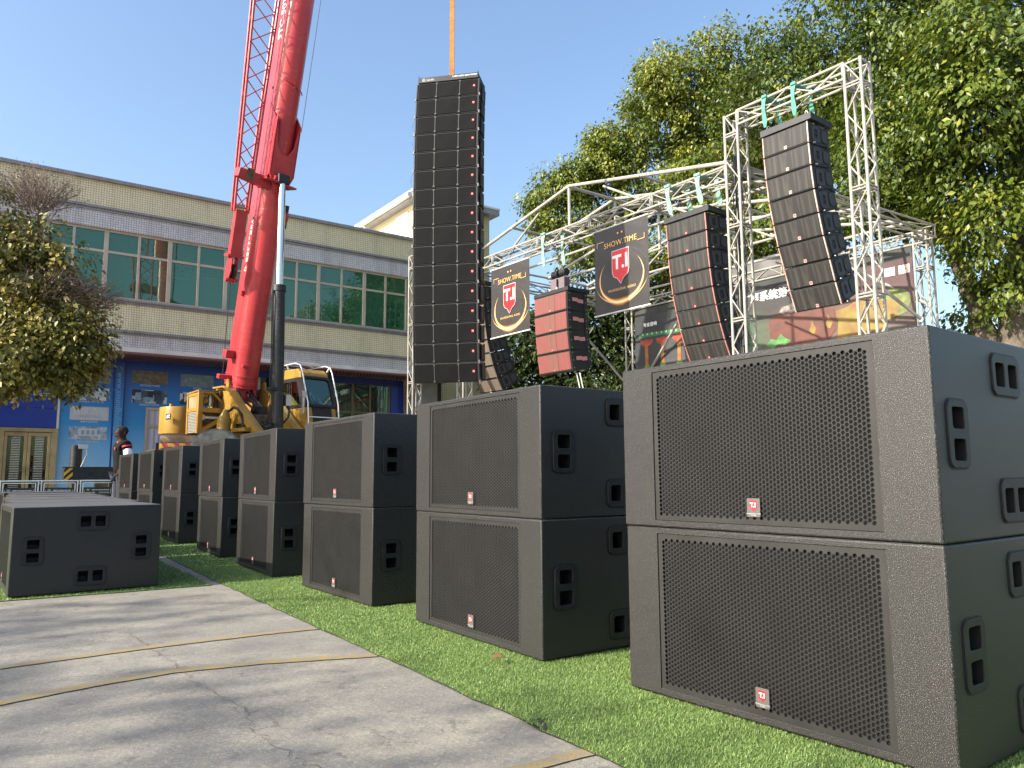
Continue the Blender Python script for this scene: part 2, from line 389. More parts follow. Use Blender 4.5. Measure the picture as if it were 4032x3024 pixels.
V = np.concatenate([p[0] for p in parts]); T = np.concatenate([p[1] for p in parts])
tag(obj('turf_grass', tri_mesh('turf_grass', V, T, M_BLADE)), kind='stuff')
parts = [blades(PL, -2.5, 1.6, 5.6, 8.0, 9000, 0.015, 0.0055, ROWL), blades(PL, -2.5, 1.6, 8.0, 15.0, 3000, 0.016, 0.009, ROWL)]
V = np.concatenate([p[0] for p in parts]); T = np.concatenate([p[1] for p in parts])
tag(obj('turf_grass', tri_mesh('turf_grass', V, T, M_BLADE)), kind='stuff')
# frayed black edge of the turf backing, with one lifted flap
e_ = MB()
near = [p for p in ER if 1.3 < p[1] < 6.2]
e_.path([(x - 0.006, y, 0.006) for x, y in near], [0.0008 + 0.0035 * max(0, math.sin(5.3 * y + 1) - 0.4) for x, y in near], 5)
e_.add([(1.452, 1.885, 0.004), (1.492, 1.99, 0.004), (1.500, 1.97, 0.014), (1.468, 1.885, 0.012), (1.445, 1.93, 0.012)], [(0, 1, 2, 3), (0, 4, 1)])
tag(e_.build('turf_edge', M_RUB, fix=False), kind='structure')
# dry leaf
lf = MB(); lf.add([(0, 0, 0.03), (0.02, 0.012, 0.045), (0.045, 0.0, 0.035), (0.02, -0.016, 0.04), (0.055, 0.02, 0.05), (0.03, 0.035, 0.035), (0.06, -0.02, 0.03)], [(0, 3, 2, 1), (1, 2, 4, 5), (3, 6, 2)])
o = lf.build('dry_leaf', mat('dry_leaf_brown', (0.30, 0.16, 0.07), 0.7), fix=False); o.location = (1.77, 2.63, 0.0)
tag(o, 'curled brown dry leaf lying on the turf in front of the second stack', 'leaf')
# ---------------------------------------------------------------- the tiled two-storey building
def tiles(name, c1, c2, grout, size=0.066, dirt=0.35, axis='XZ'):
    t = NT(name, rough=0.38, spec=0.45)
    x = t.xyz(); cmb = t.node('ShaderNodeCombineXYZ'); t.link(x[axis[0]], cmb.inputs[0]); t.link(x[axis[1]], cmb.inputs[1])
    b = t.node('ShaderNodeTexBrick', offset=0.0, squash=1.0); b.inputs['Scale'].default_value = 1.0; b.inputs['Brick Width'].default_value = size; b.inputs['Row Height'].default_value = size
    b.inputs['Mortar Size'].default_value = size * 0.075; b.inputs['Mortar Smooth'].default_value = 0.2; b.inputs['Bias'].default_value = 0.0
    b.inputs['Color1'].default_value = (*c1, 1); b.inputs['Color2'].default_value = (*c2, 1); b.inputs['Mortar'].default_value = (*grout, 1)
    t.link(cmb.outputs[0], b.inputs['Vector'])
    st = t.noise(1.0, 5, 0.65, vec=t.mapping(scale=(2.2, 2.2, 0.35))); st2 = t.noise(1.3, 5)
    c = t.mix(t.ramp(st, [(0.50, 0.0), (0.72, dirt)]), b.outputs['Color'], (0.10, 0.085, 0.07))
    c = t.mix(t.ramp(st2, [(0.45, 0.0), (0.75, 0.15)]), c, (0.34, 0.29, 0.22)); t.col(c)
    t.bump(t.math('SUBTRACT', 1.0, b.outputs['Fac']), 0.35, 0.004); return t.m
M_TY = tiles('yellow_mosaic', (0.86, 0.78, 0.50), (0.79, 0.71, 0.44), (0.27, 0.24, 0.17), dirt=0.25)
M_TW = tiles('white_mosaic', (0.70, 0.69, 0.69), (0.60, 0.59, 0.59), (0.19, 0.185, 0.18), dirt=0.35)
M_TG = tiles('grey_mosaic', (0.25, 0.25, 0.275), (0.19, 0.19, 0.215), (0.42, 0.40, 0.36), dirt=0.4)
M_FRAME = mat('champagne_frame', (0.50, 0.43, 0.33), 0.4, 0.3, var=0.1, vscale=3)
M_TRIM = mat('white_metal_trim', (0.66, 0.64, 0.62), 0.5, var=0.15, vscale=1.5)
M_SOFF = mat('dark_red_soffit', (0.16, 0.085, 0.075), 0.55, var=0.15, vscale=3); M_SOFFD = mat('soffit_gap', (0.02, 0.012, 0.012), 0.8)
def glass(name, tint, refl=0.22, rough=0.015, body=(0.02, 0.06, 0.045), bmix=0.25):
    t = NT(name); t.t.nodes.remove(t.p)
    tr = t.node('ShaderNodeBsdfTransparent'); tr.inputs[0].default_value = (*tint, 1)
    gl = t.node('ShaderNodeBsdfGlossy'); gl.inputs['Color'].default_value = (0.58, 0.82, 0.66, 1); gl.inputs['Roughness'].default_value = rough
    df = t.node('ShaderNodeBsdfDiffuse'); df.inputs['Color'].default_value = (*body, 1)
    fr = t.node('ShaderNodeFresnel'); fr.inputs['IOR'].default_value = 1.5
    b = t.node('ShaderNodeBump'); b.inputs['Strength'].default_value = 0.02; b.inputs['Distance'].default_value = 0.05; t.link(t.noise(1.7, 2), b.inputs['Height']); t.link(b.outputs[0], gl.inputs['Normal'])
    m1 = t.node('ShaderNodeMixShader'); m1.inputs[0].default_value = bmix; t.link(tr.outputs[0], m1.inputs[1]); t.link(df.outputs[0], m1.inputs[2])
    f = t.math('ADD', t.math('MULTIPLY', fr.outputs[0], 0.9), refl, clamp=True)
    m2 = t.node('ShaderNodeMixShader'); t.link(f, m2.inputs[0]); t.link(m1.outputs[0], m2.inputs[1]); t.link(gl.outputs[0], m2.inputs[2]); t.link(m2.outputs[0], t.out.inputs[0]); return t.m
M_GLASS = glass('green_tinted_glass', (0.34, 0.60, 0.50), 0.10, body=(0.05, 0.24, 0.13), bmix=0.3)
M_GLASSD = glass('dark_shop_glass', (0.10, 0.13, 0.12), 0.08, body=(0.008, 0.012, 0.010), bmix=0.5)
bld = thing('tiled_building', 'long two-storey building of yellow and white mosaic tiles with a green glass window band', 'building', (0, 23.5, 0))
XL, XR = -16.0, 13.35
def wallseg(name, z0, z1, m, d=0.0, bevel=0.0, y1=0.30):
    return MB().bb((XL, -d, z0), (XR + d, y1, z1)).build(name, m, bld, bevel=bevel)
wallseg('roof_coping', 9.03, 9.13, M_TG, 0.10, 0.01)
wallseg('yellow_band', 8.30, 9.03, M_TY, 0.0)
wallseg('cornice', 8.235, 8.30, M_TG, 0.10, 0.006); wallseg('cornice', 8.16, 8.235, M_TG, 0.05)
wallseg('white_band', 7.70, 8.16, M_TW, 0.02)
wallseg('sill_course', 5.69, 5.755, M_TG, 0.09, 0.006); wallseg('sill_course', 5.625, 5.69, M_TG, 0.04)
wallseg('yellow_band', 4.88, 5.625, M_TY, 0.0)
wallseg('cornice', 4.815, 4.88, M_TG, 0.10, 0.006); wallseg('cornice', 4.75, 4.815, M_TG, 0.05)
wallseg('white_band', 4.41, 4.75, M_TW, 0.02)
wallseg('metal_fascia', 4.28, 4.41, M_TRIM, 0.06, 0.008)
wallseg('drip_strip', 4.245, 4.28, mat('red_strip', (0.36, 0.16, 0.15), 0.6), 0.02)
# windows of the upper floor
MX = [-3.3, -2.5, -1.65, -0.85, -0.02, 0.80, 1.46, 2.116, 2.91, 3.753, 4.574, 5.376, 6.168, 6.90, 7.63, 8.368, 9.097, 9.892, 10.71, 11.493, 12.289]
WIDE = {2.91, 4.574, 6.168, 7.63, 9.097, 10.71, 1.46, -0.02, -1.65, -3.3}
ZB, ZT, ZM = 5.755, 7.70, 7.065
MB().bb((MX[0] - .05, 0.06, ZT - 0.07), (MX[-1] + .05, 0.14, ZT)).build('window_head', M_FRAME, bld)
MB().bb((MX[0] - .05, 0.06, ZB), (MX[-1] + .05, 0.14, ZB + 0.06)).build('window_sill', M_FRAME, bld)
MB().bb((XL, 0.0, ZB), (MX[0] - .05, 0.30, ZT)).build('wall', M_TY, bld); MB().bb((MX[-1] + .05, 0.0, ZB), (XR, 0.30, ZT)).build('wall', M_TY, bld)
for i, x in enumerate(MX):
    w_ = 0.058 if x in WIDE else 0.034
    MB().bb((x - w_, 0.055, ZB + 0.06), (x + w_, 0.145, ZT - 0.07)).build('mullion', M_FRAME, bld, bevel=0.004, seg=1)
for a, b in zip(MX[:-1], MX[1:]):
    wa = 0.058 if a in WIDE else 0.034; wb = 0.058 if b in WIDE else 0.034
    MB().bb((a + wa, 0.065, ZM - 0.035), (b - wb, 0.135, ZM + 0.035)).build('transom', M_FRAME, bld)
    for z0, z1 in ((ZB + 0.06, ZM - 0.035), (ZM + 0.035, ZT - 0.07)):
        tilt = random.uniform(-0.004, 0.004)
        MB().add([(a + wa, 0.10 + tilt, z0), (b - wb, 0.10 - tilt, z0), (b - wb, 0.10 - tilt, z1), (a + wa, 0.10 + tilt, z1)], [(0, 1, 2, 3)]).build('pane', M_GLASS, bld)
for a, b in ((2.116, 2.91), (4.574, 5.376), (9.097, 9.892), (9.892, 10.71)):      # sliding sashes
    e = MB(); x0, x1, z0, z1 = a + 0.04, b - 0.03, ZB + 0.065, ZM - 0.04
    for lo, hi in (((x0, 0.105, z0), (x0 + .045, 0.15, z1)), ((x1 - .045, 0.105, z0), (x1, 0.15, z1)), ((x0 + .045, 0.105, z1 - .05), (x1 - .045, 0.149, z1)), ((x0 + .045, 0.105, z0), (x1 - .045, 0.149, z0 + .05))): e.bb(lo, hi)
    e.build('sash_frame', M_FRAME, bld)
# room behind the windows
M_ROOM = mat('room_wall', (0.42, 0.50, 0.48), 0.8); M_CEIL = mat('room_ceiling', (0.42, 0.47, 0.47), 0.8)
MB().bb((-4, 1.80, 5.4), (13.2, 1.9, 7.9)).build('room_wall', M_ROOM, bld)
MB().bb((-4, 0.3, 7.72), (13.2, 1.79, 7.80)).build('room_ceiling', M_CEIL, bld); MB().bb((-4, 0.3, 5.45), (13.2, 1.79, 5.60)).build('room_floor', M_CEIL, bld)
c_ = MB()
for x in (3.1, 6.6, 10.2): c_.bb((x, 0.9, 5.6), (x + 0.35, 1.25, 7.72))
c_.build('room_column', mat('column_maroon', (0.30, 0.12, 0.09), 0.6), bld)
MB().bb((3.6, 1.35, 5.6), (6.6, 1.78, 6.75)).build('cabinet', mat('cabinet_blue', (0.20, 0.34, 0.42), 0.5), bld)
MB().bb((3.55, 1.74, 6.95), (6.7, 1.79, 7.02)).build('wall_rail', M_TRIM, bld)
M_DK = mat('dark_letters', (0.03, 0.04, 0.04), 0.6)
put('lettering', text_mesh('想像力  行动力  创造力', 0.26, M_DK, 0.004, bold=0.003), bld, frame((5.35, 1.78, 7.28), (1, 0, 0), (0, 0, 1)))
m = MB()
for i in range(9):
    for j in range(3): m.bb((11.55 + (i % 3) * 0.22, 0.22, 5.95 + (i // 3) * 0.3 + 0.0 * j), (11.70 + (i % 3) * 0.22, 0.225, 6.17 + (i // 3) * 0.3))
m.build('photo_print', mat('pinned_photos', (0.55, 0.60, 0.58), 0.6, var=0.5, vscale=6), bld)
# roof and body
MB().bb((XL, 0.30, 8.2), (XR, 12, 8.6)).build('roof', M_TRIM, bld)
MB().bb((XL, 4.12, 4.3), (XR, 12, 8.2)).build('wall', M_TY, bld)
# soffit with its slats
MB().bb((XL, 0.305, 4.33), (XR, 1.62, 4.40)).build('soffit_board', M_SOFFD, bld)
s_ = MB(); sx = math.cos(R(-20)); 
x = -4.0
while x < 13.2:
    s_.add([(x, 0.305, 4.262), (x + 0.085, 0.305, 4.262), (x + 0.085 + 0.60, 1.60, 4.262), (x + 0.60, 1.60, 4.262), (x, 0.305, 4.328), (x + 0.085, 0.305, 4.328), (x + 0.085 + 0.60, 1.60, 4.328), (x + 0.60, 1.60, 4.328)], [(0, 1, 2, 3), (0, 1, 5, 4), (1, 2, 6, 5), (3, 2, 6, 7), (0, 3, 7, 4)]); x += 0.125
tag(s_.build('soffit_slat', M_SOFF, bld), kind='stuff')
# ground floor wall (set back 1.6 m)
def blue_panel():
    t = NT('blue_graduated_print', rough=0.35, spec=0.5)
    z = t.xyz()['Z']
    c = t.ramp(t.math('DIVIDE', z, 4.3), [(0.15, (0.36, 0.64, 0.86)), (0.38, (0.19, 0.50, 0.80)), (0.55, (0.03, 0.30, 0.66)), (0.80, (0.012, 0.17, 0.55)), (1.0, (0.008, 0.04, 0.28))])
    cl = t.ramp(t.noise(1.1, 6, 0.7), [(0.45, 0.0), (0.75, 0.5)]); lo = t.ramp(z, [(0.0, 1.0), (2.1 / 4.3, 0.0)]); lo = t.math('SUBTRACT', 1.0, t.math('DIVIDE', z, 1.9), clamp=True)
    t.col(t.mix(t.math('MULTIPLY', cl, lo), c, (0.72, 0.82, 0.90))); return t.m
M_BLUE = blue_panel(); M_NAVY = mat('royal_blue_panel', (0.012, 0.045, 0.33), 0.35, var=0.08, vscale=2); M_NAVYD = mat('navy_edge', (0.01, 0.025, 0.17), 0.4)
WY = 1.60
MB().bb((2.175, WY, 0), (3.50, WY + 0.2, 4.26)).build('blue_panel', M_BLUE, bld); MB().bb((3.80, WY, 0), (7.72, WY + 0.2, 4.26)).build('blue_panel', M_BLUE, bld)
MB().bb((3.50, WY - 0.10, 0), (3.80, WY + 0.1, 4.255)).build('pilaster', M_BLUE, bld)
for x in (3.515, 3.785): MB().bb((x - 0.022, WY - 0.104, 0), (x + 0.022, WY - 0.099, 4.25)).build('pilaster_edge', M_NAVYD, bld)
put('lettering', text_mesh('www.soundbulletpro', 0.225, mat('pale_blue_print', (0.20, 0.42, 0.62), 0.5), 0.002, space=1.02), bld, frame((3.65, WY - 0.103, 2.9), (0, 0, -1), (1, 0, 0)))
MB().bb((2.115, WY - 0.05, 2.17), (2.172, WY + 0.1, 4.26)).build('panel_joint', M_TRIM, bld)
for z0, z1 in ((2.185, 2.73), (2.737, 3.30), (3.307, 4.26)): MB().bb((-9, WY - 0.03, z0), (2.11, WY + 0.15, z1)).build('fascia_panel', M_NAVY, bld, bevel=0.004, seg=1)
put('lettering', text_mesh('Audio System', 0.115, M_WHITE, 0.004, 'LEFT', bold=0.004), bld, frame((1.20, WY - 0.031, 3.115), (1, 0, 0), (0, 0, 1)))
MB().bb((1.69, WY - 0.036, 3.07), (2.06, WY - 0.030, 3.16)).build('sign_plate', M_WHITE, bld)
put('lettering', text_mesh('dB风暴方程式音箱', 0.052, M_NAVYD, 0.001, bold=0.001), bld, frame((1.875, WY - 0.037, 3.115), (1, 0, 0), (0, 0, 1)))
put('lettering', text_mesh('德彼音响', 0.23, M_WHITE, 0.004, 'LEFT', bold=0.003), bld, frame((1.27, WY - 0.031, 3.31), (1, 0, 0), (0, 0, 1)))
lg = plate('logo_badge', [rrect(0, 0, 0.30, 0.36, 0.01, 2), rrect(0, 0.02, 0.27, 0.28, 0.01, 2)], 0.006, M_WHITE); put('logo_badge', lg, bld, frame((1.0, WY - 0.031, 3.27), (1, 0, 0), (0, 0, 1)))
for r_ in (0.115, 0.085, 0.055, 0.028):
    put('logo_badge', plate('ring', [rrect(0, 0, 2 * r_, 2 * r_, r_ * 0.999, 6), rrect(0, 0, 2 * r_ - 0.02, 2 * r_ - 0.02, (r_ - 0.01) * 0.999, 6)], 0.005, M_WHITE), bld, frame((1.0, WY - 0.031, 3.29), (1, 0, 0), (0, 0, 1)))
put('lettering', text_mesh('soundbullet', 0.05, M_NAVYD, 0.001), bld, frame((1.0, WY - 0.038, 3.118), (1, 0, 0), (0, 0, 1)))
def photo_mat(name, cols, kind, seed):
    t = NT(name, rough=0.35)
    v = t.mapping(loc=(seed * 3.1, seed, seed * 1.7), scale=(1, 1, 1))
    if kind == 'room':
        b = t.node('ShaderNodeTexVoronoi', feature='F1', distance='CHEBYCHEV'); b.inputs['Scale'].default_value = 5.5; t.link(v, b.inputs['Vector'])
        f = t.xyz(b.outputs['Color'])[0]; f = t.mix(0.35, f, t.noise(22, 5, vec=v))
    elif kind == 'city':
        b = t.node('ShaderNodeTexBrick'); b.inputs['Scale'].default_value = 7; x = t.xyz(v); cm = t.node('ShaderNodeCombineXYZ'); t.link(x['X'], cm.inputs[0]); t.link(x['Z'], cm.inputs[1]); t.link(cm.outputs[0], b.inputs['Vector'])
        f = t.mix(0.6, b.outputs['Fac'], t.noise(9, 6, vec=v))
    else: f = t.noise(8, 7, 0.7, vec=v, dist=0.6)
    t.col(t.ramp(f, [(0.25, cols[0]), (0.45, cols[1]), (0.6, cols[2]), (0.8, cols[3])])); return t.m
PH = [((2.45, 3.53, 3.42, 3.90), 'city', ((.05, .08, .1), (.2, .3, .35), (.4, .45, .42), (.6, .62, .6)), '温州市酒吧'),
      ((2.45, 3.02, 3.42, 3.38), 'room', ((.08, .16, .24), (.26, .42, .52), (.5, .6, .66), (.7, .74, .74)), '温州市花样年华一号会所'),
      ((2.43, 2.44, 3.42, 2.83), 'plain', ((.48, .5, .52), (.55, .57, .6), (.6, .62, .66), (.68, .7, .74)), '嘉善市百度酒吧'),
      ((2.43, 1.87, 3.40, 2.25), 'plain', ((.06, .11, .15), (.25, .36, .44), (.5, .6, .66), (.72, .76, .78)), '邢台市“中国风”音乐会'),
      ((4.00, 3.59, 4.98, 3.98), 'city', ((.04, .04, .03), (.16, .15, .10), (.34, .31, .20), (.5, .46, .34)), '温州市武岛1818酒吧'),
      ((4.01, 3.005, 4.98, 3.405), 'room', ((.01, .02, .03), (.05, .12, .18), (.25, .42, .55), (.66, .72, .74)), '慈善启动M15演艺吧'),
      ((5.35, 3.59, 6.33, 3.96), 'city', ((.08, .16, .22), (.2, .34, .40), (.36, .46, .46), (.55, .60, .56)), '教堂酒吧'),
      ((5.35, 3.02, 6.33, 3.405), 'room', ((.02, .03, .04), (.15, .2, .24), (.5, .55, .58), (.75, .76, .77)), '南宁酒吧')]
for k, ((x0, z0, x1, z1), kind, cols, cap) in enumerate(PH):
    p = MB().bb((x0, WY - 0.012, z0), (x1, WY - 0.001, z1)).build('photo_print', photo_mat('photo_print_%d' % k, cols, kind, k + 1), bld)
    put('lettering', text_mesh(cap, 0.062, M_WHITE, 0.0005), p, frame(((x0 + x1) / 2, WY - 0.003, z0 - 0.05), (1, 0, 0), (0, 0, 1)))
    if k == 2:
        put('lettering', text_mesh('百度酒吧', 0.22, mat('pale_relief', (0.74, 0.75, 0.77), 0.4), 0.012, bold=0.002), p, frame(((x0 + x1) / 2, WY - 0.013, z0 + 0.25), (1, 0, 0), (0, 0, 1)))
        put('lettering', text_mesh('BAIDU  BAR', 0.09, mat('pale_relief2', (0.42, 0.44, 0.47), 0.4), 0.004), p, frame(((x0 + x1) / 2, WY - 0.013, z0 + 0.10), (1, 0, 0), (0, 0, 1)))
    if k == 3:
        q = MB(); q.bb((2.66, WY - 0.016, 2.02), (3.14, WY - 0.0125, 2.20)); q.bb((2.55, WY - 0.017, 1.985), (3.27, WY - 0.0125, 2.015))
        for xx in (2.60, 3.18): q.bb((xx, WY - 0.016, 1.88), (xx + 0.05, WY - 0.0125, 1.985))
        q.build('printed_facade', mat('print_pale', (0.62, 0.66, 0.68), 0.5), p)
        q = MB()
        for xx in (2.74, 2.87, 3.0): q.bb((xx, WY - 0.019, 2.03), (xx + 0.08, WY - 0.0165, 2.15))
        q.build('printed_arch', mat('print_grey', (0.3, 0.38, 0.44), 0.5), p)
# curtained window
MB().bb((4.40, WY - 0.06, 2.80), (6.0, WY - 0.002, 2.88)).build('window_head', M_FRAME, bld); MB().bb((4.40, WY - 0.06, 0.9), (4.46, WY - 0.002, 2.80)).build('window_jamb', M_FRAME, bld)
MB().bb((4.46, WY - 0.055, 2.28), (6.0, WY - 0.004, 2.36)).build('transom', M_FRAME, bld); MB().bb((5.2, WY - 0.05, 0.9), (5.26, WY - 0.003, 2.28)).build('mullion', M_FRAME, bld)
cu = MB(); xs = np.arange(4.46, 6.0, 0.014)
for z0, z1 in ((0.9, 2.28), (2.36, 2.80)):
    vv = [(x, WY - 0.018 + 0.012 * math.sin(x * 46 + 1.3 * math.sin(x * 9)), z) for z in (z0, z1) for x in xs]; n = len(xs); cu.add(vv, [(i, i + 1, n + i + 1, n + i) for i in range(n - 1)])
cu.build('curtain', mat('lavender_curtain', (0.52, 0.50, 0.58), 0.8), bld, smooth=True, fix=False)
# gilded double doors
M_GOLD = mat('gilt_metal', (0.46, 0.36, 0.20), 0.32, 0.75, var=0.2, vscale=3); M_GOLDB = mat('gilt_dark', (0.18, 0.13, 0.07), 0.4, 0.6)
M_DGL = glass('door_glass', (0.10, 0.12, 0.12), 0.12, body=(0.01, 0.012, 0.012), bmix=0.6); M_BAR = mat('bright_bar', (0.75, 0.72, 0.64), 0.25, 0.6)
for dx in (0.0, -1.42, -2.84):
    MB().bb((0.76 + dx, WY - 0.10, 0), (0.905 + dx, WY + 0.06, 2.06)).build('door_frame', M_GOLD, bld, bevel=0.006); MB().bb((2.01 + dx, WY - 0.10, 0), (2.155 + dx, WY + 0.06, 2.06)).build('door_frame', M_GOLD, bld, bevel=0.006)
    MB().bb((0.76 + dx, WY - 0.11, 2.06), (2.155 + dx, WY + 0.06, 2.165)).build('door_frame', M_GOLD, bld, bevel=0.006)
    for x0, x1, hx in ((0.91 + dx, 1.453 + dx, 1.40 + dx), (1.463 + dx, 2.005 + dx, 1.515 + dx)):
        d = MB()
        for lo, hi in (((x0, WY - 0.06, 0.02), (x0 + 0.075, WY - 0.01, 2.05)), ((x1 - 0.075, WY - 0.06, 0.02), (x1, WY - 0.01, 2.05)), ((x0 + 0.075, WY - 0.059, 1.94), (x1 - 0.075, WY - 0.01, 2.05)), ((x0 + 0.075, WY - 0.059, 0.02), (x1 - 0.075, WY - 0.01, 0.35))): d.bb(lo, hi)
        door = d.build('door', M_GOLD, bld, bevel=0.005, seg=1)
        MB().quad((x0 + 0.075, WY - 0.03, 0.35), (x1 - 0.075, WY - 0.03, 0.35), (x1 - 0.075, WY - 0.03, 1.94), (x0 + 0.075, WY - 0.03, 1.94)).build('pane', M_DGL, door)
        b = MB(); xa, xb = x0 + 0.165, x1 - 0.165
        for i in range(34): b.bb((xa, WY - 0.052, 0.40 + i * 0.0465), (xb, WY - 0.040, 0.416 + i * 0.0465))
        b.build('grille_bar', M_BAR, door)
        f = MB()
        for x in (x0 + 0.080, xa - 0.006, xb + 0.006, x1 - 0.080): f.tube((x, WY - 0.047, 0.35), (x, WY - 0.047, 1.94), 0.006, 6)
        for z in np.arange(0.4, 1.95, 0.255):
            for xx0, xx1 in ((x0 + 0.08, xa), (xb, x1 - 0.08)):
                f.tube((xx0, WY - 0.046, z), (xx1, WY - 0.046, z + 0.25), 0.004, 5); f.tube((xx1, WY - 0.046, z), (xx0, WY - 0.046, z + 0.25), 0.004, 5); f.tube((xx0, WY - 0.045, z), (xx1, WY - 0.045, z), 0.004, 5)
        f.build('lattice', M_GOLDB, door)
        h = MB().bb((hx - 0.022, WY - 0.075, 0.86), (hx + 0.022, WY - 0.061, 1.06)); h.path([(hx, WY - 0.075, 1.0), (hx, WY - 0.12, 1.0), (hx + (0.09 if hx > x0 + .3 and hx < x0 + .6 and False else -0.09 if hx > (x0 + x1) / 2 else 0.09), WY - 0.12, 0.995)], 0.009, 6)
        h.build('handle', M_GOLD, door, smooth=True)
MB().bb((-9, WY, 0), (2.11, WY + 0.2, 2.185)).build('wall', M_GOLDB, bld)
# dark shop windows to the right
MB().bb((7.72, WY - 0.03, 4.03), (13.0, WY + 0.2, 4.258)).build('header_panel', M_NAVYD, bld)
MB().bb((12.50, WY - 0.04, 0), (13.0, WY + 0.2, 4.03)).build('pilaster', M_NAVY, bld); MB().bb((7.72, WY - 0.02, 0), (7.78, WY + 0.2, 4.03)).build('window_jamb', M_FRAME, bld)
SX = [7.78, 8.50, 9.15, 9.78, 10.305, 11.03, 11.70, 12.45]
M_BRZ = mat('bronze_frame', (0.17, 0.14, 0.08), 0.45, 0.4)
for x in SX: MB().bb((x - 0.035, WY - 0.01, 0), (x + 0.035, WY + 0.07, 4.03)).build('mullion', M_BRZ, bld)
for a, b in zip(SX[:-1], SX[1:]):
    MB().bb((a + 0.035, WY, 3.00), (b - 0.035, WY + 0.06, 3.06)).build('transom', M_BRZ, bld)
    for z0, z1 in ((0.1, 3.0), (3.06, 4.03)): MB().quad((a + .035, WY + 0.03, z0), (b - .035, WY + 0.03, z0), (b - .035, WY + 0.03, z1), (a + .035, WY + 0.03, z1)).build('pane', M_GLASSD, bld)
MB().bb((7.72, WY + 1.8, 0), (13.0, WY + 1.9, 4.2)).build('room_wall', mat('dim_room', (0.05, 0.055, 0.05), 0.8), bld)
# grey end wall
ew = thing('end_wall', 'plain grey rendered wall closing the shop front behind the hanging line array', 'wall', (13.02, 24.6, 0))
MB().bb((0, 0, 0), (1.15, 0.3, 4.2)).build('wall', mat('grey_render', (0.30, 0.31, 0.29), 0.8, var=0.15, vscale=2), ew); MB().bb((1.15, -0.05, 0), (1.28, 0.28, 4.3)).build('corner_post', M_BLACKSTEEL, ew)
MB().bb((-0.02, -1.05, 4.21), (1.4, 0.3, 4.30)).build('canopy', M_SOFF, ew)
# taller sunlit block further back
tb = thing('tall_block', 'taller pale yellow tiled block with an overhanging eave behind the long building', 'building', (13.5, 25.0, 0))
M_TYX = tiles('yellow_mosaic_side', (0.72, 0.62, 0.36), (0.66, 0.56, 0.32), (0.42, 0.36, 0.22), 0.10, 0.12, 'YZ'); M_TYF = tiles('yellow_mosaic_front', (0.62, 0.55, 0.30), (0.55, 0.48, 0.26), (0.2, 0.17, 0.1), 0.08, 0.2)
MB().quad((0, 0, 0), (0, 11, 0), (0, 11, 11.2), (0, 0, 11.2)).build('side_wall', M_TYX, tb); MB().quad((0, 0, 0), (3.25, 0, 0), (3.25, 0, 11.2), (0, 0, 11.2)).build('front_wall', M_TYF, tb)
MB().quad((3.25, 0, 0), (3.25, 11, 0), (3.25, 11, 11.2), (3.25, 0, 11.2)).build('side_wall', M_TYX, tb)
MB().bb((-0.38, -0.30, 11.2), (3.55, 11, 11.42)).build('eave', M_TG, tb, bevel=0.01); MB().bb((-0.40, -0.32, 11.42), (3.57, 11.02, 11.50)).build('coping', M_TRIM, tb)
gt = MB().tube((-0.46, -0.2, 11.30), (-0.46, 11, 11.30), 0.10, 10); gt.build('gutter', M_TRIM, tb, smooth=True)
dp = MB().path([(-0.46, 3.9, 11.2), (-0.30, 3.9, 11.0), (-0.08, 3.9, 10.85), (-0.08, 3.9, 8.0)], 0.055, 8); dp.build('downpipe', M_TRIM, tb, smooth=True)
wf = MB(); 
for lo, hi in (((-0.06, 0.75, 9.6), (0.02, 0.83, 10.95)), ((-0.06, 1.6, 9.6), (0.02, 1.68, 10.95)), ((-0.06, 0.83, 10.87), (0.02, 1.6, 10.95)), ((-0.05, 1.19, 9.6), (0.02, 1.23, 10.87)), ((-0.05, 0.83, 10.35), (0.02, 1.6, 10.39))): wf.bb(lo, hi)
win = wf.build('window', M_WHITE, tb); MB().bb((-0.02, 0.83, 9.6), (-0.005, 1.6, 10.87)).build('pane', mat('white_blind', (0.75, 0.76, 0.78), 0.3), win)
# ---------------------------------------------------------------- subwoofers
GY0, GY1, GZ0, GZ1 = 0.15, 0.955, 0.022, 0.540      # grille recess
V_H = [(0.122, 0.280, 0.112, 0.176, True), (SD - 0.122, 0.280, 0.112, 0.176, True), (0.458, 0.458, 0.186, 0.112, False), (0.458, 0.100, 0.186, 0.112, False)]
def h_holes(cx, cz, w_, h_, vert):
    if vert: return [(cx, cz + 0.042, 0.076, 0.064), (cx, cz - 0.042, 0.076, 0.064)]
    return [(cx - 0.044, cz, 0.068, 0.076), (cx + 0.044, cz, 0.068, 0.076)]
def fill_face(bm, face, loops3):
    """replace a flat face by the same face with holes cut in it"""
    outer = list(face.edges); bmesh.ops.delete(bm, geom=[face], context='FACES_ONLY')
    ed = outer[:]
    for lp in loops3:
        vv = [bm.verts.new(p) for p in lp]
        ed += [bm.edges.new((vv[i], vv[(i + 1) % len(vv)])) for i in range(len(vv))]
    bmesh.ops.triangle_fill(bm, use_beauty=True, use_dissolve=False, edges=ed)
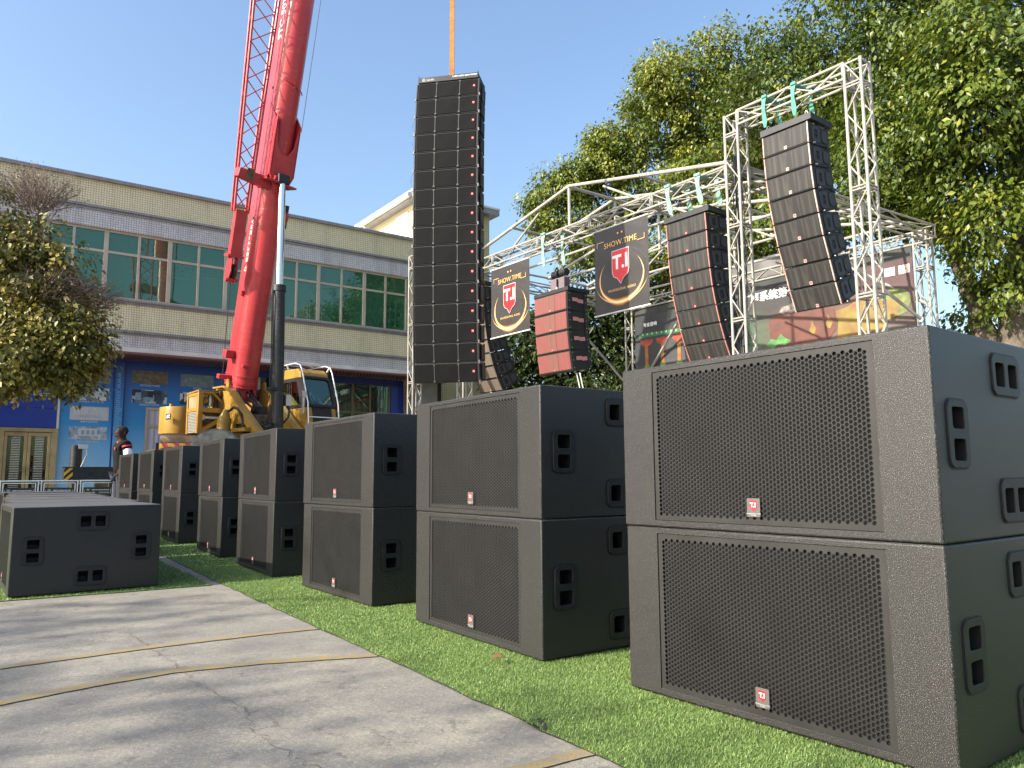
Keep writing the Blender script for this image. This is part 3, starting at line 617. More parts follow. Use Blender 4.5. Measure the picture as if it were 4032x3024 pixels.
def cabinet_mesh():
    bm = bmesh.new(); bmesh.ops.create_cube(bm, size=1.0)
    for v in bm.verts:
        v.co = ((v.co.x + .5) * SD, (v.co.y + .5) * SW, (v.co.z + .5) * SH)
    bmesh.ops.bevel(bm, geom=list(bm.edges), offset=0.006, segments=3, profile=0.5, affect='EDGES')
    bm.normal_update()
    big = sorted(bm.faces, key=lambda f: -f.calc_area())[:6]
    front = [f for f in big if f.normal.x < -0.9][0]; side = [f for f in big if f.normal.y < -0.9][0]
    for f in bm.faces: f.smooth = f not in big
    fill_face(bm, front, [[(0, GY0, GZ0), (0, GY1, GZ0), (0, GY1, GZ1), (0, GY0, GZ1)]])
    holes = []
    for h in V_H:
        for (cx, cz, a, b) in h_holes(*h):
            holes.append([(cx - a / 2, 0, cz - b / 2), (cx + a / 2, 0, cz - b / 2), (cx + a / 2, 0, cz + b / 2), (cx - a / 2, 0, cz + b / 2)])
    fill_face(bm, side, holes)
    # walls of the grille recess
    q = 0.022
    a = [bm.verts.new((0.0, y, z)) for y, z in ((GY0, GZ0), (GY1, GZ0), (GY1, GZ1), (GY0, GZ1))]
    b = [bm.verts.new((q, y, z)) for y, z in ((GY0, GZ0), (GY1, GZ0), (GY1, GZ1), (GY0, GZ1))]
    for i in range(4): bm.faces.new((a[i], a[(i + 1) % 4], b[(i + 1) % 4], b[i]))
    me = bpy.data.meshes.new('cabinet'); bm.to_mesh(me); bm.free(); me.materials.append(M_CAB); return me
def hex_grille(w_, h_, p=0.0145, web=0.0025, margin=0.001, depth=0.0016):
    """perforated plate in its own XY plane, lower left corner at the origin: every hexagonal hole is open"""
    cp = p * 0.8660; R0 = p / 1.7320508; R1 = (p - web) / 1.7320508
    nc = int((w_ - 2 * margin - 2 * cp) / cp); nr = int((h_ - 2 * margin - 1.5 * p) / p)
    x0 = (w_ - (nc - 1) * cp) / 2; y0 = (h_ - (nr - 1 + 0.5) * p) / 2
    ang = [R(60 * k) for k in range(6)]; V, Fc = [], []
    for i in range(-1, nc + 1):
        for j in range(-1, nr + 1):
            cx, cy = x0 + i * cp, y0 + j * p + (0.5 * p if i % 2 else 0)
            o = len(V)
            V += [(cx + R0 * math.cos(a), cy + R0 * math.sin(a), 0) for a in ang]
            if i in (-1, nc) or j in (-1, nr):
                Fc.append(tuple(range(o, o + 6))); continue
            V += [(cx + R1 * math.cos(a), cy + R1 * math.sin(a), 0) for a in ang]
            V += [(cx + R1 * math.cos(a), cy + R1 * math.sin(a), -depth) for a in ang]
            for k in range(6):
                k2 = (k + 1) % 6
                Fc.append((o + k, o + k2, o + 6 + k2, o + 6 + k)); Fc.append((o + 6 + k, o + 6 + k2, o + 12 + k2, o + 12 + k))
    ix0, ix1 = x0 - 0.62 * cp, x0 + (nc - 0.38) * cp; iy0, iy1 = y0 - 0.30 * p, y0 + (nr - 0.5 + 0.10) * p
    ix0, ix1, iy0, iy1 = x0 - 0.72 * cp, x0 + (nc - 1 + 0.72) * cp, y0 - 0.52 * p, y0 + (nr - 1 + 1.02) * p
    zz = -0.0004
    for (a, b, c, d) in ((0, 0, w_, iy0), (0, iy1, w_, h_), (0, iy0, ix0, iy1), (ix1, iy0, w_, iy1)):
        o = len(V); V += [(a, b, zz), (c, b, zz), (c, d, zz), (a, d, zz)]; Fc.append((o, o + 1, o + 2, o + 3))
    me = bpy.data.meshes.new('grille'); me.from_pydata(V, [], Fc); me.materials.append(M_GRILLE); return me
SHIELD = [(-0.5, 0.62), (0.5, 0.62), (0.5, -0.18), (0.42, -0.36), (0.2, -0.46), (0.0, -0.68), (-0.2, -0.46), (-0.42, -0.36), (-0.5, -0.18)]
def shield_outline(s_): return [(x * s_, y * s_) for x, y in SHIELD]
ME_CAB = cabinet_mesh()
ME_GRILLE = hex_grille(GY1 - GY0 - 0.004, GZ1 - GZ0 - 0.004)
ME_BADGE = plate('logo_badge', [rrect(0, 0, 0.046, 0.056, 0.002, 2)], 0.004, M_BADGE, 0.0006)
ME_SHIELD = plate('shield', [shield_outline(0.026)], 0.0012, M_RED, 0.0003)
ME_TI = text_mesh('T.I', 0.019, M_WHITE, 0.0003, bold=0.0007)
ME_PRO = text_mesh('PROFESSIONAL AUDIO\nSYSTEM', 0.0050, M_GREY, 0.0002, bold=0.0001)
ME_BACKING = MB().bb((0.012, GY0 + 0.001, GZ0 + 0.001), (0.020, GY1 - 0.001, GZ1 - 0.001)).mesh('foam_backing', M_FOAM)
def handle_meshes(vert):
    w_, h_ = (0.112, 0.176) if vert else (0.186, 0.112)
    hs = h_holes(0, 0, w_, h_, vert)
    n = 5
    def bulge(pl):           # the long sides swell a little in the middle
        out = []
        for x, y in pl:
            if vert: out.append((x * (1 + 0.10 * (1 - (2 * y / h_) ** 2)), y))
            else: out.append((x, y * (1 + 0.10 * (1 - (2 * x / w_) ** 2))))
        return out
    bez = plate('handle', [bulge(rrect(0, 0, w_, h_, 0.022, n))] + [rrect(a, b, c - 0.004, d - 0.004, 0.010, 3) for a, b, c, d in hs], 0.005, M_PLASTIC, 0.0015)
    gas = plate('pocket', [bulge(rrect(0, 0, w_ + 0.012, h_ + 0.012, 0.026, n)), bulge(rrect(0, 0, w_ - 0.004, h_ - 0.004, 0.020, n))], 0.0012, M_POCKET)
    bm = bmesh.new(); bm.from_mesh(gas)
    for a, b, c, d in hs:
        q = 0.075
        f = [bm.verts.new((a + sx * c / 2, b + sy * d / 2, 0.0004)) for sx, sy in ((-1, -1), (1, -1), (1, 1), (-1, 1))]
        g = [bm.verts.new((a + sx * c / 2, b + sy * d / 2, -q)) for sx, sy in ((-1, -1), (1, -1), (1, 1), (-1, 1))]
        for i in range(4): bm.faces.new((f[i], f[(i + 1) % 4], g[(i + 1) % 4], g[i]))
        bm.faces.new(g)
        k = [bm.verts.new(p) for p in ((a - c * .5, b + d * .5, -0.03), (a + c * .5, b + d * .5, -0.03), (a + c * .5, b - d * .1, -q), (a - c * .5, b - d * .1, -q))]
        bm.faces.new(k)
    bm.to_mesh(gas); bm.free(); return bez, gas
HM = {True: handle_meshes(True), False: handle_meshes(False)}
def make_sub(label, loc, rz, group):
    t = thing('subwoofer', label, 'speaker', loc, rz, group)
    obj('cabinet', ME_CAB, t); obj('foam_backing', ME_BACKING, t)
    put('grille', ME_GRILLE, t, frame((0.003, GY1 - 0.002, GZ0 + 0.002), (0, -1, 0), (0, 0, 1)))
    b = put('logo_badge', ME_BADGE, t, frame((0.0025, 0.552, 0.076), (0, -1, 0), (0, 0, 1)))
    obj('shield', ME_SHIELD, b, (0, 0.006, 0.0040)); obj('lettering', ME_TI, b, (0, 0.0075, 0.0055)); obj('lettering', ME_PRO, b, (0, -0.021, 0.0043))
    for (cx, cz, a, c, vert) in V_H:
        h = put('handle', HM[vert][0], t, frame((cx, -0.0005, cz), (1, 0, 0), (0, 0, 1))); obj('pocket', HM[vert][1], h)
    return t
ORD = ['nearest', 'second nearest', 'third nearest', 'fourth nearest', 'fifth nearest', 'sixth nearest', 'seventh nearest', 'farthest']
sub0 = None
G_ST = 'black subwoofers stacked in pairs along the green turf'
for i, (x, y, a) in enumerate(STACKS):
    for k in (0, 1):
        lab = f"{'upper' if k else 'lower'} black textured subwoofer of the {ORD[i]} two-high stack on the turf"
        loc = (x + (0.004 * k if i % 2 else -0.002 * k), y + (0.005 if k and i % 3 == 1 else 0), 0.014 + k * (SH + 0.003)); rz = R(a + (0.25 if k else 0))
        if sub0 is None: sub0 = make_sub(lab, loc, rz, G_ST)
        else: copy_tree(sub0, loc, (0, 0, rz), lab, G_ST)
G_RW = 'single subwoofers lying in a row on the left turf'
ONAMES = ['nearest', 'second', 'third', 'fourth', 'fifth', 'last']
for i, (x, y, a) in enumerate(ROWL):
    copy_tree(sub0, (x, y, 0.014), (0, 0, R(a)), f'{ONAMES[i]} subwoofer from the camera in the one-high row on the left turf patch', G_RW)
# ---------------------------------------------------------------- amplifier racks
M_CASE = mat('case_laminate', (0.018, 0.018, 0.02), 0.5); M_ALU = mat('case_aluminium', (0.74, 0.75, 0.77), 0.35, 0.25)
M_AMP = mat('amp_panel', (0.03, 0.032, 0.03), 0.4); M_LCD = mat('amp_display', (0.36, 0.33, 0.14), 0.35); M_BTN = mat('amp_buttons', (0.55, 0.57, 0.60), 0.5)
ME_AMPT = text_mesh('Shake T.I to the top in the world', 0.021, M_WHITE, 0.0006, bold=0.0012)
def make_rack(label, loc, rz):
    t = thing('amplifier_rack', label, 'rack', loc, rz, 'amplifier racks behind the row of subwoofers')
    W_, H_, D_ = 0.59, 0.735, 0.55
    c = MB()
    for x in (-W_ / 2 + 0.02, W_ / 2 - 0.02): c.bb((x - 0.012, 0, 0.02), (x + 0.012, D_, H_ - 0.02))
    c.bb((-W_ / 2 + 0.008, 0, H_ - 0.032), (W_ / 2 - 0.008, D_, H_ - 0.008)); c.bb((-W_ / 2 + 0.008, 0, 0.008), (W_ / 2 - 0.008, D_, 0.032))
    c.build('case', M_CASE, t)
    for y in (-0.006, D_ - 0.012):
        e = MB()
        for k, (q, th) in enumerate(((0, 0.020), (0.042, 0.015))):
            a, b = W_ / 2 - q, H_ - q; z0 = q
            e.bb((-a, y, z0), (-a + th, y + 0.018, b)); e.bb((a - th, y, z0), (a, y + 0.018, b)); e.bb((-a, y - 0.001, b - th), (a, y + 0.017, b)); e.bb((-a, y - 0.001, z0), (a, y + 0.017, z0 + th))
        e.build('edge_frame', M_ALU, t, bevel=0.002, seg=1)
    for x in (-W_ / 2, W_ / 2):
        for zz in (0.06, H_ - 0.05): MB().box((x, 0.03, zz), (0.016, 0.06, 0.05)).build('latch', M_STEEL, t)
    for k in range(4):
        z = 0.055 + k * 0.138
        a = MB().bb((-0.235, 0.03, z), (0.235, 0.46, z + 0.130)).build('amplifier', M_AMP, t, bevel=0.003)
        p = put('lettering', ME_AMPT, a, frame((0.045, 0.029, z + 0.086), (1, 0, 0), (0, 0, 1)))
        MB().bb((-0.19, 0.026, z + 0.022), (-0.10, 0.031, z + 0.048)).build('display', M_LCD, a)
        b = MB()
        for i in range(3):
            for j in range(3): b.bb((-0.085 + i * 0.015, 0.025, z + 0.018 + j * 0.013), (-0.075 + i * 0.015, 0.031, z + 0.027 + j * 0.013))
        b.build('button_pad', M_BTN, a)
        v = MB()
        for i in range(14): v.bb((0.02 + i * 0.013, 0.027, z + 0.02), (0.028 + i * 0.013, 0.031, z + 0.05))
        v.build('vent', M_GREY, a)
        MB().bb((-0.185, 0.027, z + 0.075), (-0.135, 0.031, z + 0.105)).build('logo_badge', M_GREY, a)
        for x in (-0.215, 0.215): MB().tube((x, 0.012, z + 0.02), (x, 0.012, z + 0.10), 0.006, 6).build('grip', M_STEEL, a)
    return t
for x, lab in ((0.87, 'amplifier rack in a silver edged flight case, leftmost of three in front of the door'), (1.49, 'amplifier rack in a silver edged flight case, middle one of the three'), (2.11, 'amplifier rack in a silver edged flight case, half hidden by the standing man'), (0.24, 'amplifier rack in a silver edged flight case cut off by the left picture edge')):
    make_rack(lab, (x, 16.3 + random.uniform(-.02, .02), 0.0), R(random.uniform(-1, 1)))

# ---------------------------------------------------------------- the man behind the stacks
def skin_mesh(name, verts, edges, m, root=0, sub=2, smooth=True):
    me = bpy.data.meshes.new(name); me.from_pydata([v[:3] for v in verts], [], []); me.edges.add(len(edges))
    me.edges.foreach_set('vertices', [i for e in edges for i in e]); me.update()
    o = bpy.data.objects.new('tmp', me); COL.objects.link(o)
    md = o.modifiers.new('s', 'SKIN'); md.use_smooth_shade = smooth
    lay = me.skin_vertices[0].data if me.skin_vertices else None
    if lay is None:
        bm = bmesh.new(); bm.from_mesh(me); bm.verts.layers.skin.verify(); bm.to_mesh(me); bm.free(); lay = me.skin_vertices[0].data
    for i, v in enumerate(verts):
        r = v[3]; lay[i].radius = r if hasattr(r, '__len__') else (r, r); lay[i].use_root = (i == root)
    sb = o.modifiers.new('d', 'SUBSURF'); sb.levels = sub; sb.render_levels = sub
    dg = bpy.context.evaluated_depsgraph_get(); dg.update()
    out = bpy.data.meshes.new_from_object(o.evaluated_get(dg)); out.name = name; bpy.data.objects.remove(o)
    out.materials.clear(); out.materials.append(m); return out
M_SKIN = mat('dark_skin', (0.035, 0.017, 0.010), 0.6, 0.0, 0.2, var=0.15, vscale=14)
M_SHIRT = mat('black_shirt', (0.006, 0.006, 0.007), 0.85, 0.0, 0.2, bump=0.3, bscale=30); M_TROU = mat('navy_trousers', (0.016, 0.020, 0.036), 0.85, bump=0.3, bscale=25)
M_CLR = mat('red_trim', (0.55, 0.03, 0.04), 0.7); M_WCL = mat('white_sleeve', (0.78, 0.79, 0.83), 0.8, bump=0.4, bscale=25); M_HAIR = mat('short_black_hair', (0.006, 0.005, 0.005), 0.8, bump=0.8, bscale=160)
def person():
    t = thing('person', 'man in a black polo with red collar and white sleeve bands standing behind the stacks', 'person', (2.23, 14.62, 0.0), R(98))
    V, E_ = [], []
    def add(p, r, par=None):
        V.append((*p, r)); i = len(V) - 1
        if par is not None: E_.append((par, i))
        return i
    pel = add((0, 0, 0.90), (0.135, 0.105)); wai = add((0, 0, 1.03), (0.125, 0.10), pel); che = add((0, 0.01, 1.22), (0.15, 0.11), wai); nb = add((0, -0.005, 1.36), (0.09, 0.07), che)
    nk = add((0, 0.012, 1.43), (0.058, 0.062), nb); jw = add((0, 0.045, 1.495), (0.060, 0.075), nk); sk = add((0, 0.026, 1.57), (0.070, 0.088), jw); tp = add((0, 0.015, 1.635), (0.050, 0.065), sk)
    ns = add((0, 0.118, 1.535), 0.017, jw); ns2 = add((0, 0.142, 1.528), 0.012, ns); lp = add((0, 0.112, 1.485), 0.022, jw); lp2 = add((0, 0.128, 1.482), 0.016, lp)
    for s_ in (-1, 1):
        sh = add((s_ * 0.165, -0.005, 1.335), 0.062, nb); el = add((s_ * 0.225, -0.045, 1.085), 0.042, sh); wr = add((s_ * 0.215, 0.035, 0.86), 0.028, el)
        pm = add((s_ * 0.208, 0.055, 0.79), (0.026, 0.036), wr)
        for k, (dx, dy, L) in enumerate(((-0.022, 0.030, 0.075), (-0.008, 0.036, 0.085), (0.008, 0.036, 0.080), (0.022, 0.028, 0.062))):
            a = add((s_ * (0.206 + dx * .3), 0.055 + dx * 1.6, 0.745), 0.010, pm); b = add((s_ * (0.200 + dx * .2), 0.062 + dx * 1.6, 0.745 - L * 0.5), 0.009, a); add((s_ * 0.188, 0.058 + dx * 1.5, 0.745 - L), 0.007, b)
        th = add((s_ * 0.185, 0.095, 0.785), 0.012, pm); add((s_ * 0.178, 0.108, 0.745), 0.010, th)
        hp = add((s_ * 0.088, 0.0, 0.83), 0.088, pel); kn = add((s_ * 0.10, 0.015, 0.47), 0.058, hp); an = add((s_ * 0.105, -0.02, 0.09), 0.040, kn); add((s_ * 0.115, 0.13, 0.035), 0.034, an)
    obj('body', skin_mesh('body', V, E_, M_SKIN), t)
    e = MB()
    for s_ in (-1, 1):
        e.add([(s_ * 0.076, 0.005, 1.50), (s_ * 0.092, -0.012, 1.53), (s_ * 0.096, -0.020, 1.56), (s_ * 0.086, 0.012, 1.575), (s_ * 0.074, 0.022, 1.54)], [(0, 1, 2, 3, 4)])
    e.build('ear', M_SKIN, t, fix=False)
    V, E_ = [], []
    a0 = add((0, 0, 0.80), (0.17, 0.15)); a = add((0, 0, 1.03), (0.152, 0.125), a0); b = add((0, 0.004, 1.22), (0.185, 0.165), a); c = add((0, -0.005, 1.365), (0.10, 0.085), b); add((0, 0.005, 1.405), (0.068, 0.066), c)
    for s_ in (-1, 1):
        d = add((s_ * 0.165, -0.005, 1.335), 0.084, c); add((s_ * 0.203, -0.030, 1.20), 0.074, d)
    obj('shirt', skin_mesh('shirt', V, E_, M_SHIRT), t)
    for s_ in (-1, 1):
        V, E_ = [], []
        a = add((s_ * 0.190, -0.020, 1.285), 0.083); b = add((s_ * 0.225, -0.045, 1.09), 0.070, a); add((s_ * 0.222, -0.01, 0.985), 0.060, b)
        obj('sleeve_band', skin_mesh('sleeve_band', V, E_, M_WCL, sub=1), t)
        MB().tube((s_ * 0.186, -0.018, 1.315), (s_ * 0.190, -0.021, 1.292), 0.086, 14).build('sleeve_trim', M_CLR, t)
        V, E_ = [], []
        a = add((s_ * 0.222, -0.012, 1.00), 0.055); add((s_ * 0.215, 0.030, 0.87), 0.044, a)
        obj('cuff', skin_mesh('cuff', V, E_, M_SHIRT, sub=1), t)
    cl = MB(); n = 16
    for r0, r1, z0, z1 in ((0.088, 0.066, 1.375, 1.445),):
        ring = [(math.cos(2 * math.pi * k / n), math.sin(2 * math.pi * k / n)) for k in range(n)]
        vs_ = [(x * r0 * 1.1, y * r0 + 0.004, z0 - 0.015 * (y > 0.5)) for x, y in ring] + [(x * r1, y * r1 + 0.010, z1 - 0.035 * max(0, y)) for x, y in ring]
        cl.add(vs_, [(k, (k + 1) % n, n + (k + 1) % n, n + k) for k in range(n)])
    cl.build('collar', M_CLR, t, smooth=True)
    ci = MB(); vs_ = [(x * 0.0655, y * 0.0655 + 0.010, 1.405) for x, y in ring] + [(x * 0.062, y * 0.062 + 0.012, 1.452 - 0.032 * max(0, y)) for x, y in ring]
    ci.add(vs_, [(k, (k + 1) % n, n + (k + 1) % n, n + k) for k in range(n)]); ci.build('collar_lining', M_WCL, t, smooth=True)
    V, E_ = [], []
    a = add((0, 0, 0.90), (0.150, 0.120))
    for s_ in (-1, 1):
        b = add((s_ * 0.09, 0, 0.80), 0.102, a); c = add((s_ * 0.10, 0.012, 0.47), 0.078, b); add((s_ * 0.105, -0.015, 0.07), 0.068, c)
    obj('trousers', skin_mesh('trousers', V, E_, M_TROU), t)
    for s_ in (-1, 1):
        V, E_ = [], []
        a = add((s_ * 0.107, -0.045, 0.055), 0.050); b = add((s_ * 0.112, 0.06, 0.048), 0.048, a); add((s_ * 0.118, 0.155, 0.036), 0.036, b)
        obj('shoe', skin_mesh('shoe', V, E_, M_BLACKSTEEL), t)
    bm = bmesh.new(); bmesh.ops.create_uvsphere(bm, u_segments=20, v_segments=14, radius=1.0)
    for v in bm.verts:
        x, y, z = v.co; v.co = (x * 0.080, -0.006 + y * 0.099 + 0.020, 1.572 + z * 0.086)
    kill = [v for v in bm.verts if (v.co.z < 1.545 and v.co.y > -0.02) or v.co.z < 1.505 or (v.co.y > 0.075 and v.co.z < 1.612)]
    bmesh.ops.delete(bm, geom=kill, context='VERTS')
    for f in bm.faces: f.smooth = True
    me = bpy.data.meshes.new('hair'); bm.to_mesh(me); bm.free(); me.materials.append(M_HAIR); obj('hair', me, t)
    pk = MB().box((0.135, 0.06, 1.27), (0.05, 0.012, 0.05)); 
    put('chest_badge', plate('chest_badge', [shield_outline(0.04)], 0.004, M_CLR), t, frame((-0.085, 0.141, 1.26), (-1, 0, 0), (0, 0, 1)))
    return t
person()
# ---------------------------------------------------------------- truss stage
GA = Vector((10.896, 8.586, 0)); GH = Vector((-0.0458, 0.99895, 0)); GN = Vector((0.99895, 0.0458, 0)); GYAW = math.atan2(0.0458, 0.99895)
def G(s, d, z): return GA + GH * s + GN * d + Vector((0, 0, z))
_tube = {}
def tube_obj(name, a, b, r, m, parent, n=8):
    """one tube as an object of its own; tubes of one size share a mesh"""
    a = Vector(a); b = Vector(b); L = (b - a).length; key = (round(L, 2), r, n, m.name)
    if key not in _tube: _tube[key] = MB().tube((0, 0, 0), (0, 0, round(L, 2)), r, n).mesh(name, m, smooth=True)
    o = obj(name, _tube[key], parent); o.matrix_local = Matrix.Translation(a - Vector(parent.location)) @ (b - a).to_track_quat('Z', 'Y').to_matrix().to_4x4(); return o
def truss(label, name, a, b, u, v, group, cat='truss', bay=0.42, r=0.0245, rb=0.0125, gus=True):
    """box truss from A to B; U and V are its two cross-section edges"""
    a = Vector(a); b = Vector(b); u = Vector(u); v = Vector(v); t = thing(name, label, cat, a, 0, group)
    cs = [Vector((0, 0, 0)), u, u + v, v]
    for c in cs: tube_obj('chord', a + c, b + c, r, M_TRUSS, t)
    d = b - a; n = max(2, int(d.length / bay)); k = 0; m = MB()
    for f in range(4):
        c0, c1 = cs[f], cs[(f + 1) % 4]
        for i in range(n + 1):
            p = d * (i / n)
            if i % 4 == 0 or i in (0, n):
                q = p + d.normalized() * (0.03 if i == 0 else -0.03 if i == n else 0)
                m.tube(q + c0, q + c1, rb * 1.3, 6)
                if i % 4 == 0 and 0 < i < n: m.tube(q + d.normalized() * 0.05 + c0, q + d.normalized() * 0.05 + c1, rb * 1.3, 6)
            if i < n:
                p2 = d * ((i + 1) / n)
                if (i + f) % 2: m.tube(p + c0, p2 + c1, rb, 6, caps=False)
                else: m.tube(p + c1, p2 + c0, rb, 6, caps=False)
    m.build('bracing', M_TRUSS, t, smooth=True, fix=False)
    if name == 'truss_tower':
        MB().box((u + v) / 2 + Vector((0, 0, 0.01)), (0.5, 0.5, 0.02)).build('base_plate', M_STEEL, t)
    return t
S_ = 0.27
U_ = -GH * S_; V_ = GN * 0.28
gt_ = 'truss towers of the stage and its side gates'
truss('white truss tower at the outer right end of the stage front, tallest in the picture', 'truss_tower', G(-2.28, 0, 0.05), G(-2.28, 0, 7.244), U_, V_, gt_)
truss('white truss tower left of the eight-box array that hangs in the right gate', 'truss_tower', G(0, 0, 0.05), G(0, 0, 7.244), U_, V_, gt_)
truss('white truss tower seen just below the tall hanging line array', 'truss_tower', G(8.62, 0, 0.05), G(8.62, 0, 7.244), U_, V_, gt_)
truss('white truss tower along the left edge of the tall hanging line array', 'truss_tower', G(11.17, 0, 0.05), G(11.17, 0, 7.244), U_, V_, gt_)
gb_ = 'truss beams of the stage and its side gates'
UP = Vector((0, 0, 1))
truss('short truss beam on top of the right gate with four green straps', 'truss_beam', G(-2.28, 0, 6.98), G(-0.27, 0, 6.98), UP * 0.262, V_, gb_)
truss('short truss beam of the left gate, mostly behind the tall line array', 'truss_beam', G(8.62, 0, 6.98), G(10.9, 0, 6.98), UP * 0.262, V_, gb_)
truss('long front truss beam of the stage that carries the two banners', 'truss_beam', G(0.0, 0, 6.04), G(8.35, 0, 6.04), UP * 0.26, V_, gb_)
BR = Vector((16.85, 7.90, 0)); BL_ = Vector((16.45, 16.45, 0)); BD = (BL_ - BR).normalized()
truss('rear right truss tower beside the blue sky, in front of the backdrop end', 'truss_tower', BR + Vector((0, 0, .05)), BR + Vector((0, 0, 6.0)), BD * S_, GN * -0.28, gt_)
truss('rear left truss tower against the dark bushes, under the big banner', 'truss_tower', BL_ + Vector((0, 0, .05)), BL_ + Vector((0, 0, 6.0)), BD * S_, GN * -0.28, gt_)
truss('rear truss beam above the painted backdrop', 'truss_beam', BR + Vector((0, 0, 5.72)), BL_ + Vector((0, 0, 5.72)), UP * 0.26, GN * -0.28, gb_)
truss('side truss beam of the stage roof on the right', 'truss_beam', G(-0.02, 0.3, 6.0), BR + Vector((-0.3, 0.02, 5.75)), UP * 0.26, GH * -0.25, gb_, bay=0.7, r=0.022, rb=0.011)
truss('side truss beam of the stage roof on the left', 'truss_beam', G(8.37, 0.3, 6.0), BL_ + Vector((-0.3, 0.1, 5.75)), UP * 0.26, GH * 0.25, gb_, bay=0.7, r=0.022, rb=0.011)
# tubular roof frame
rf = thing('stage_roof_frame', 'open gabled roof frame of white tubes over the stage', 'roof frame', G(4.3, 0, 6.4))
def P(s, d, z): return G(s, d, z)
PK = 4.33
for i, d in enumerate((0.14, 1.50, 2.90, 4.30, 5.60)):
    dz = -0.03 * i; sh = -0.12 * i
    pk = P(PK + sh, d, 7.30 + dz)
    tube_obj('rafter', P(8.52 + sh, d, 6.46 + dz), pk, 0.040, M_TRUSS, rf); tube_obj('rafter', P(0.05 + sh, d, 6.42 + dz), pk, 0.040, M_TRUSS, rf)
    tube_obj('king_post', P(PK + sh, d, 6.32 + dz), pk, 0.036, M_TRUSS, rf)
    tube_obj('tie_beam', P(-0.05 + sh, d + 0.05, 6.36 + dz), P(8.5 + sh, d + 0.05, 6.36 + dz), 0.034, M_TRUSS, rf)
    for s0, s1, z1 in ((2.2, PK - 0.05, 7.2), (6.4, PK + 0.05, 7.2)): tube_obj('strut', P(s0 + sh, d, 6.36 + dz), P((s0 + s1) / 2 + sh + (0.0), d, 6.98 + dz - 0.02), 0.026, M_TRUSS, rf)
for s0, z in ((PK, 7.28), (2.2, 6.86), (6.4, 6.86), (0.1, 6.45), (8.5, 6.48)): tube_obj('purlin', P(s0, 0.1, z), P(s0 - 0.5, 5.75, z - 0.14), 0.040 if s0 == PK else 0.032, M_TRUSS, rf)
gb2 = 'slanting brace poles at the back of the stage'
def brace(a, b, label):
    t = thing('brace_pole', label, 'brace', a, 0, gb2); tube_obj('pole', a, b, 0.034, M_TRUSS, t)
    MB().box((0, 0, 0), (0.09, 0.09, 0.09)).build('clamp', M_STEEL, t); MB().box(Vector(b) - Vector(a), (0.09, 0.09, 0.09)).build('clamp', M_STEEL, t)
brace((16.35, 16.35, 3.35), (15.7, 13.6, 5.6), 'brace pole leaning right from the rear left tower across the red pillars')
brace((16.45, 16.75, 3.3), (13.3, 16.9, 6.0), 'brace pole leaning left from the rear left tower against the dark bushes')
brace((16.6, 8.1, 4.05), (13.6, 9.0, 5.9), 'brace pole running from the right gate down to the rear right tower')
brace((16.65, 7.95, 4.35), (16.4, 9.9, 5.75), 'brace pole from the backdrop top down to the rear right tower')
# painted backdrop
def backdrop_mat():
    t = NT('backdrop_print', rough=0.5, spec=0.35)
    x = t.xyz(); u = x['Y']; z = x['Z']       # local: y along, z up
    n = t.noise(1.3, 5, 0.6); n2 = t.noise(0.7, 3)
    uu = t.math('ADD', t.math('DIVIDE', u, 8.15), t.math('MULTIPLY', t.math('SUBTRACT', n2, 0.5), 0.12)); v = t.math('DIVIDE', z, 4.3)
    top = t.ramp(uu, [(0.0, (0.10, 0.032, 0.042)), (0.20, (0.12, 0.05, 0.05)), (0.36, (0.055, 0.05, 0.05)), (0.60, (0.06, 0.064, 0.06)), (1.0, (0.035, 0.04, 0.045))])
    mid_ = t.ramp(uu, [(0.0, (0.15, 0.10, 0.09)), (0.10, (0.22, 0.17, 0.14)), (0.20, (0.20, 0.10, 0.07)), (0.42, (0.15, 0.12, 0.09)), (0.50, (0.07, 0.17, 0.08)), (0.56, (0.13, 0.14, 0.12)), (0.75, (0.10, 0.105, 0.10)), (1.0, (0.045, 0.05, 0.055))])
    low = (0.25, 0.24, 0.22)
    vv = t.math('ADD', v, t.math('MULTIPLY', t.math('SUBTRACT', n, 0.5), 0.16))
    c = t.mix(t.ramp(vv, [(0.58, 0.0), (0.68, 1.0)]), t.mix(t.ramp(uu, [(0.45, 0.85), (0.62, 0.25)]), mid_, low), mid_)
    c = t.mix(t.ramp(vv, [(0.80, 0.0), (0.90, 1.0)]), c, top)
    c = t.mix(t.ramp(t.noise(7, 6, 0.7), [(0.5, 0.0), (0.72, 0.4)]), c, (0.06, 0.05, 0.045)); t.col(t.mix(0.35, c, (0.03, 0.03, 0.03)))
    t.bump(t.noise(2.0, 2), 0.25, 0.05); return t.m
def bdp(yc, z, w_, h_, name, m, off=0.006, pl=None):
    """something printed on the backdrop: local y grows to the left of the picture"""
    me = plate(name, [pl if pl else rrect(0, 0, w_, h_, 0.003, 1)], 0.003, m)
    return put(name, me, bdo, frame((-off, yc, z), (0, -1, 0), (0, 0, 1)))
bdo = thing('painted_backdrop', 'large printed stage backdrop with red and yellow figures and green lights', 'backdrop', (16.55, 8.20, 1.15), math.atan2(0.35, 8.1))
MB().bb((0, 0, 0), (0.03, 8.15, 4.30)).build('printed_sheet', backdrop_mat(), bdo)
MB().bb((0.005, 0, 4.302), (0.035, 8.15, 4.62)).build('valance', mat('dark_valance', (0.035, 0.038, 0.036), 0.7, var=0.3, vscale=2), bdo)
MB().bb((0.006, 2.2, 4.625), (0.030, 5.6, 5.15)).build('tarpaulin', mat('grey_tarpaulin', (0.13, 0.125, 0.12), 0.7, var=0.4, vscale=1.6), bdo)
M_CREAM = mat('print_cream', (0.62, 0.58, 0.50), 0.5); M_INK = mat('print_ink', (0.05, 0.06, 0.06), 0.5)
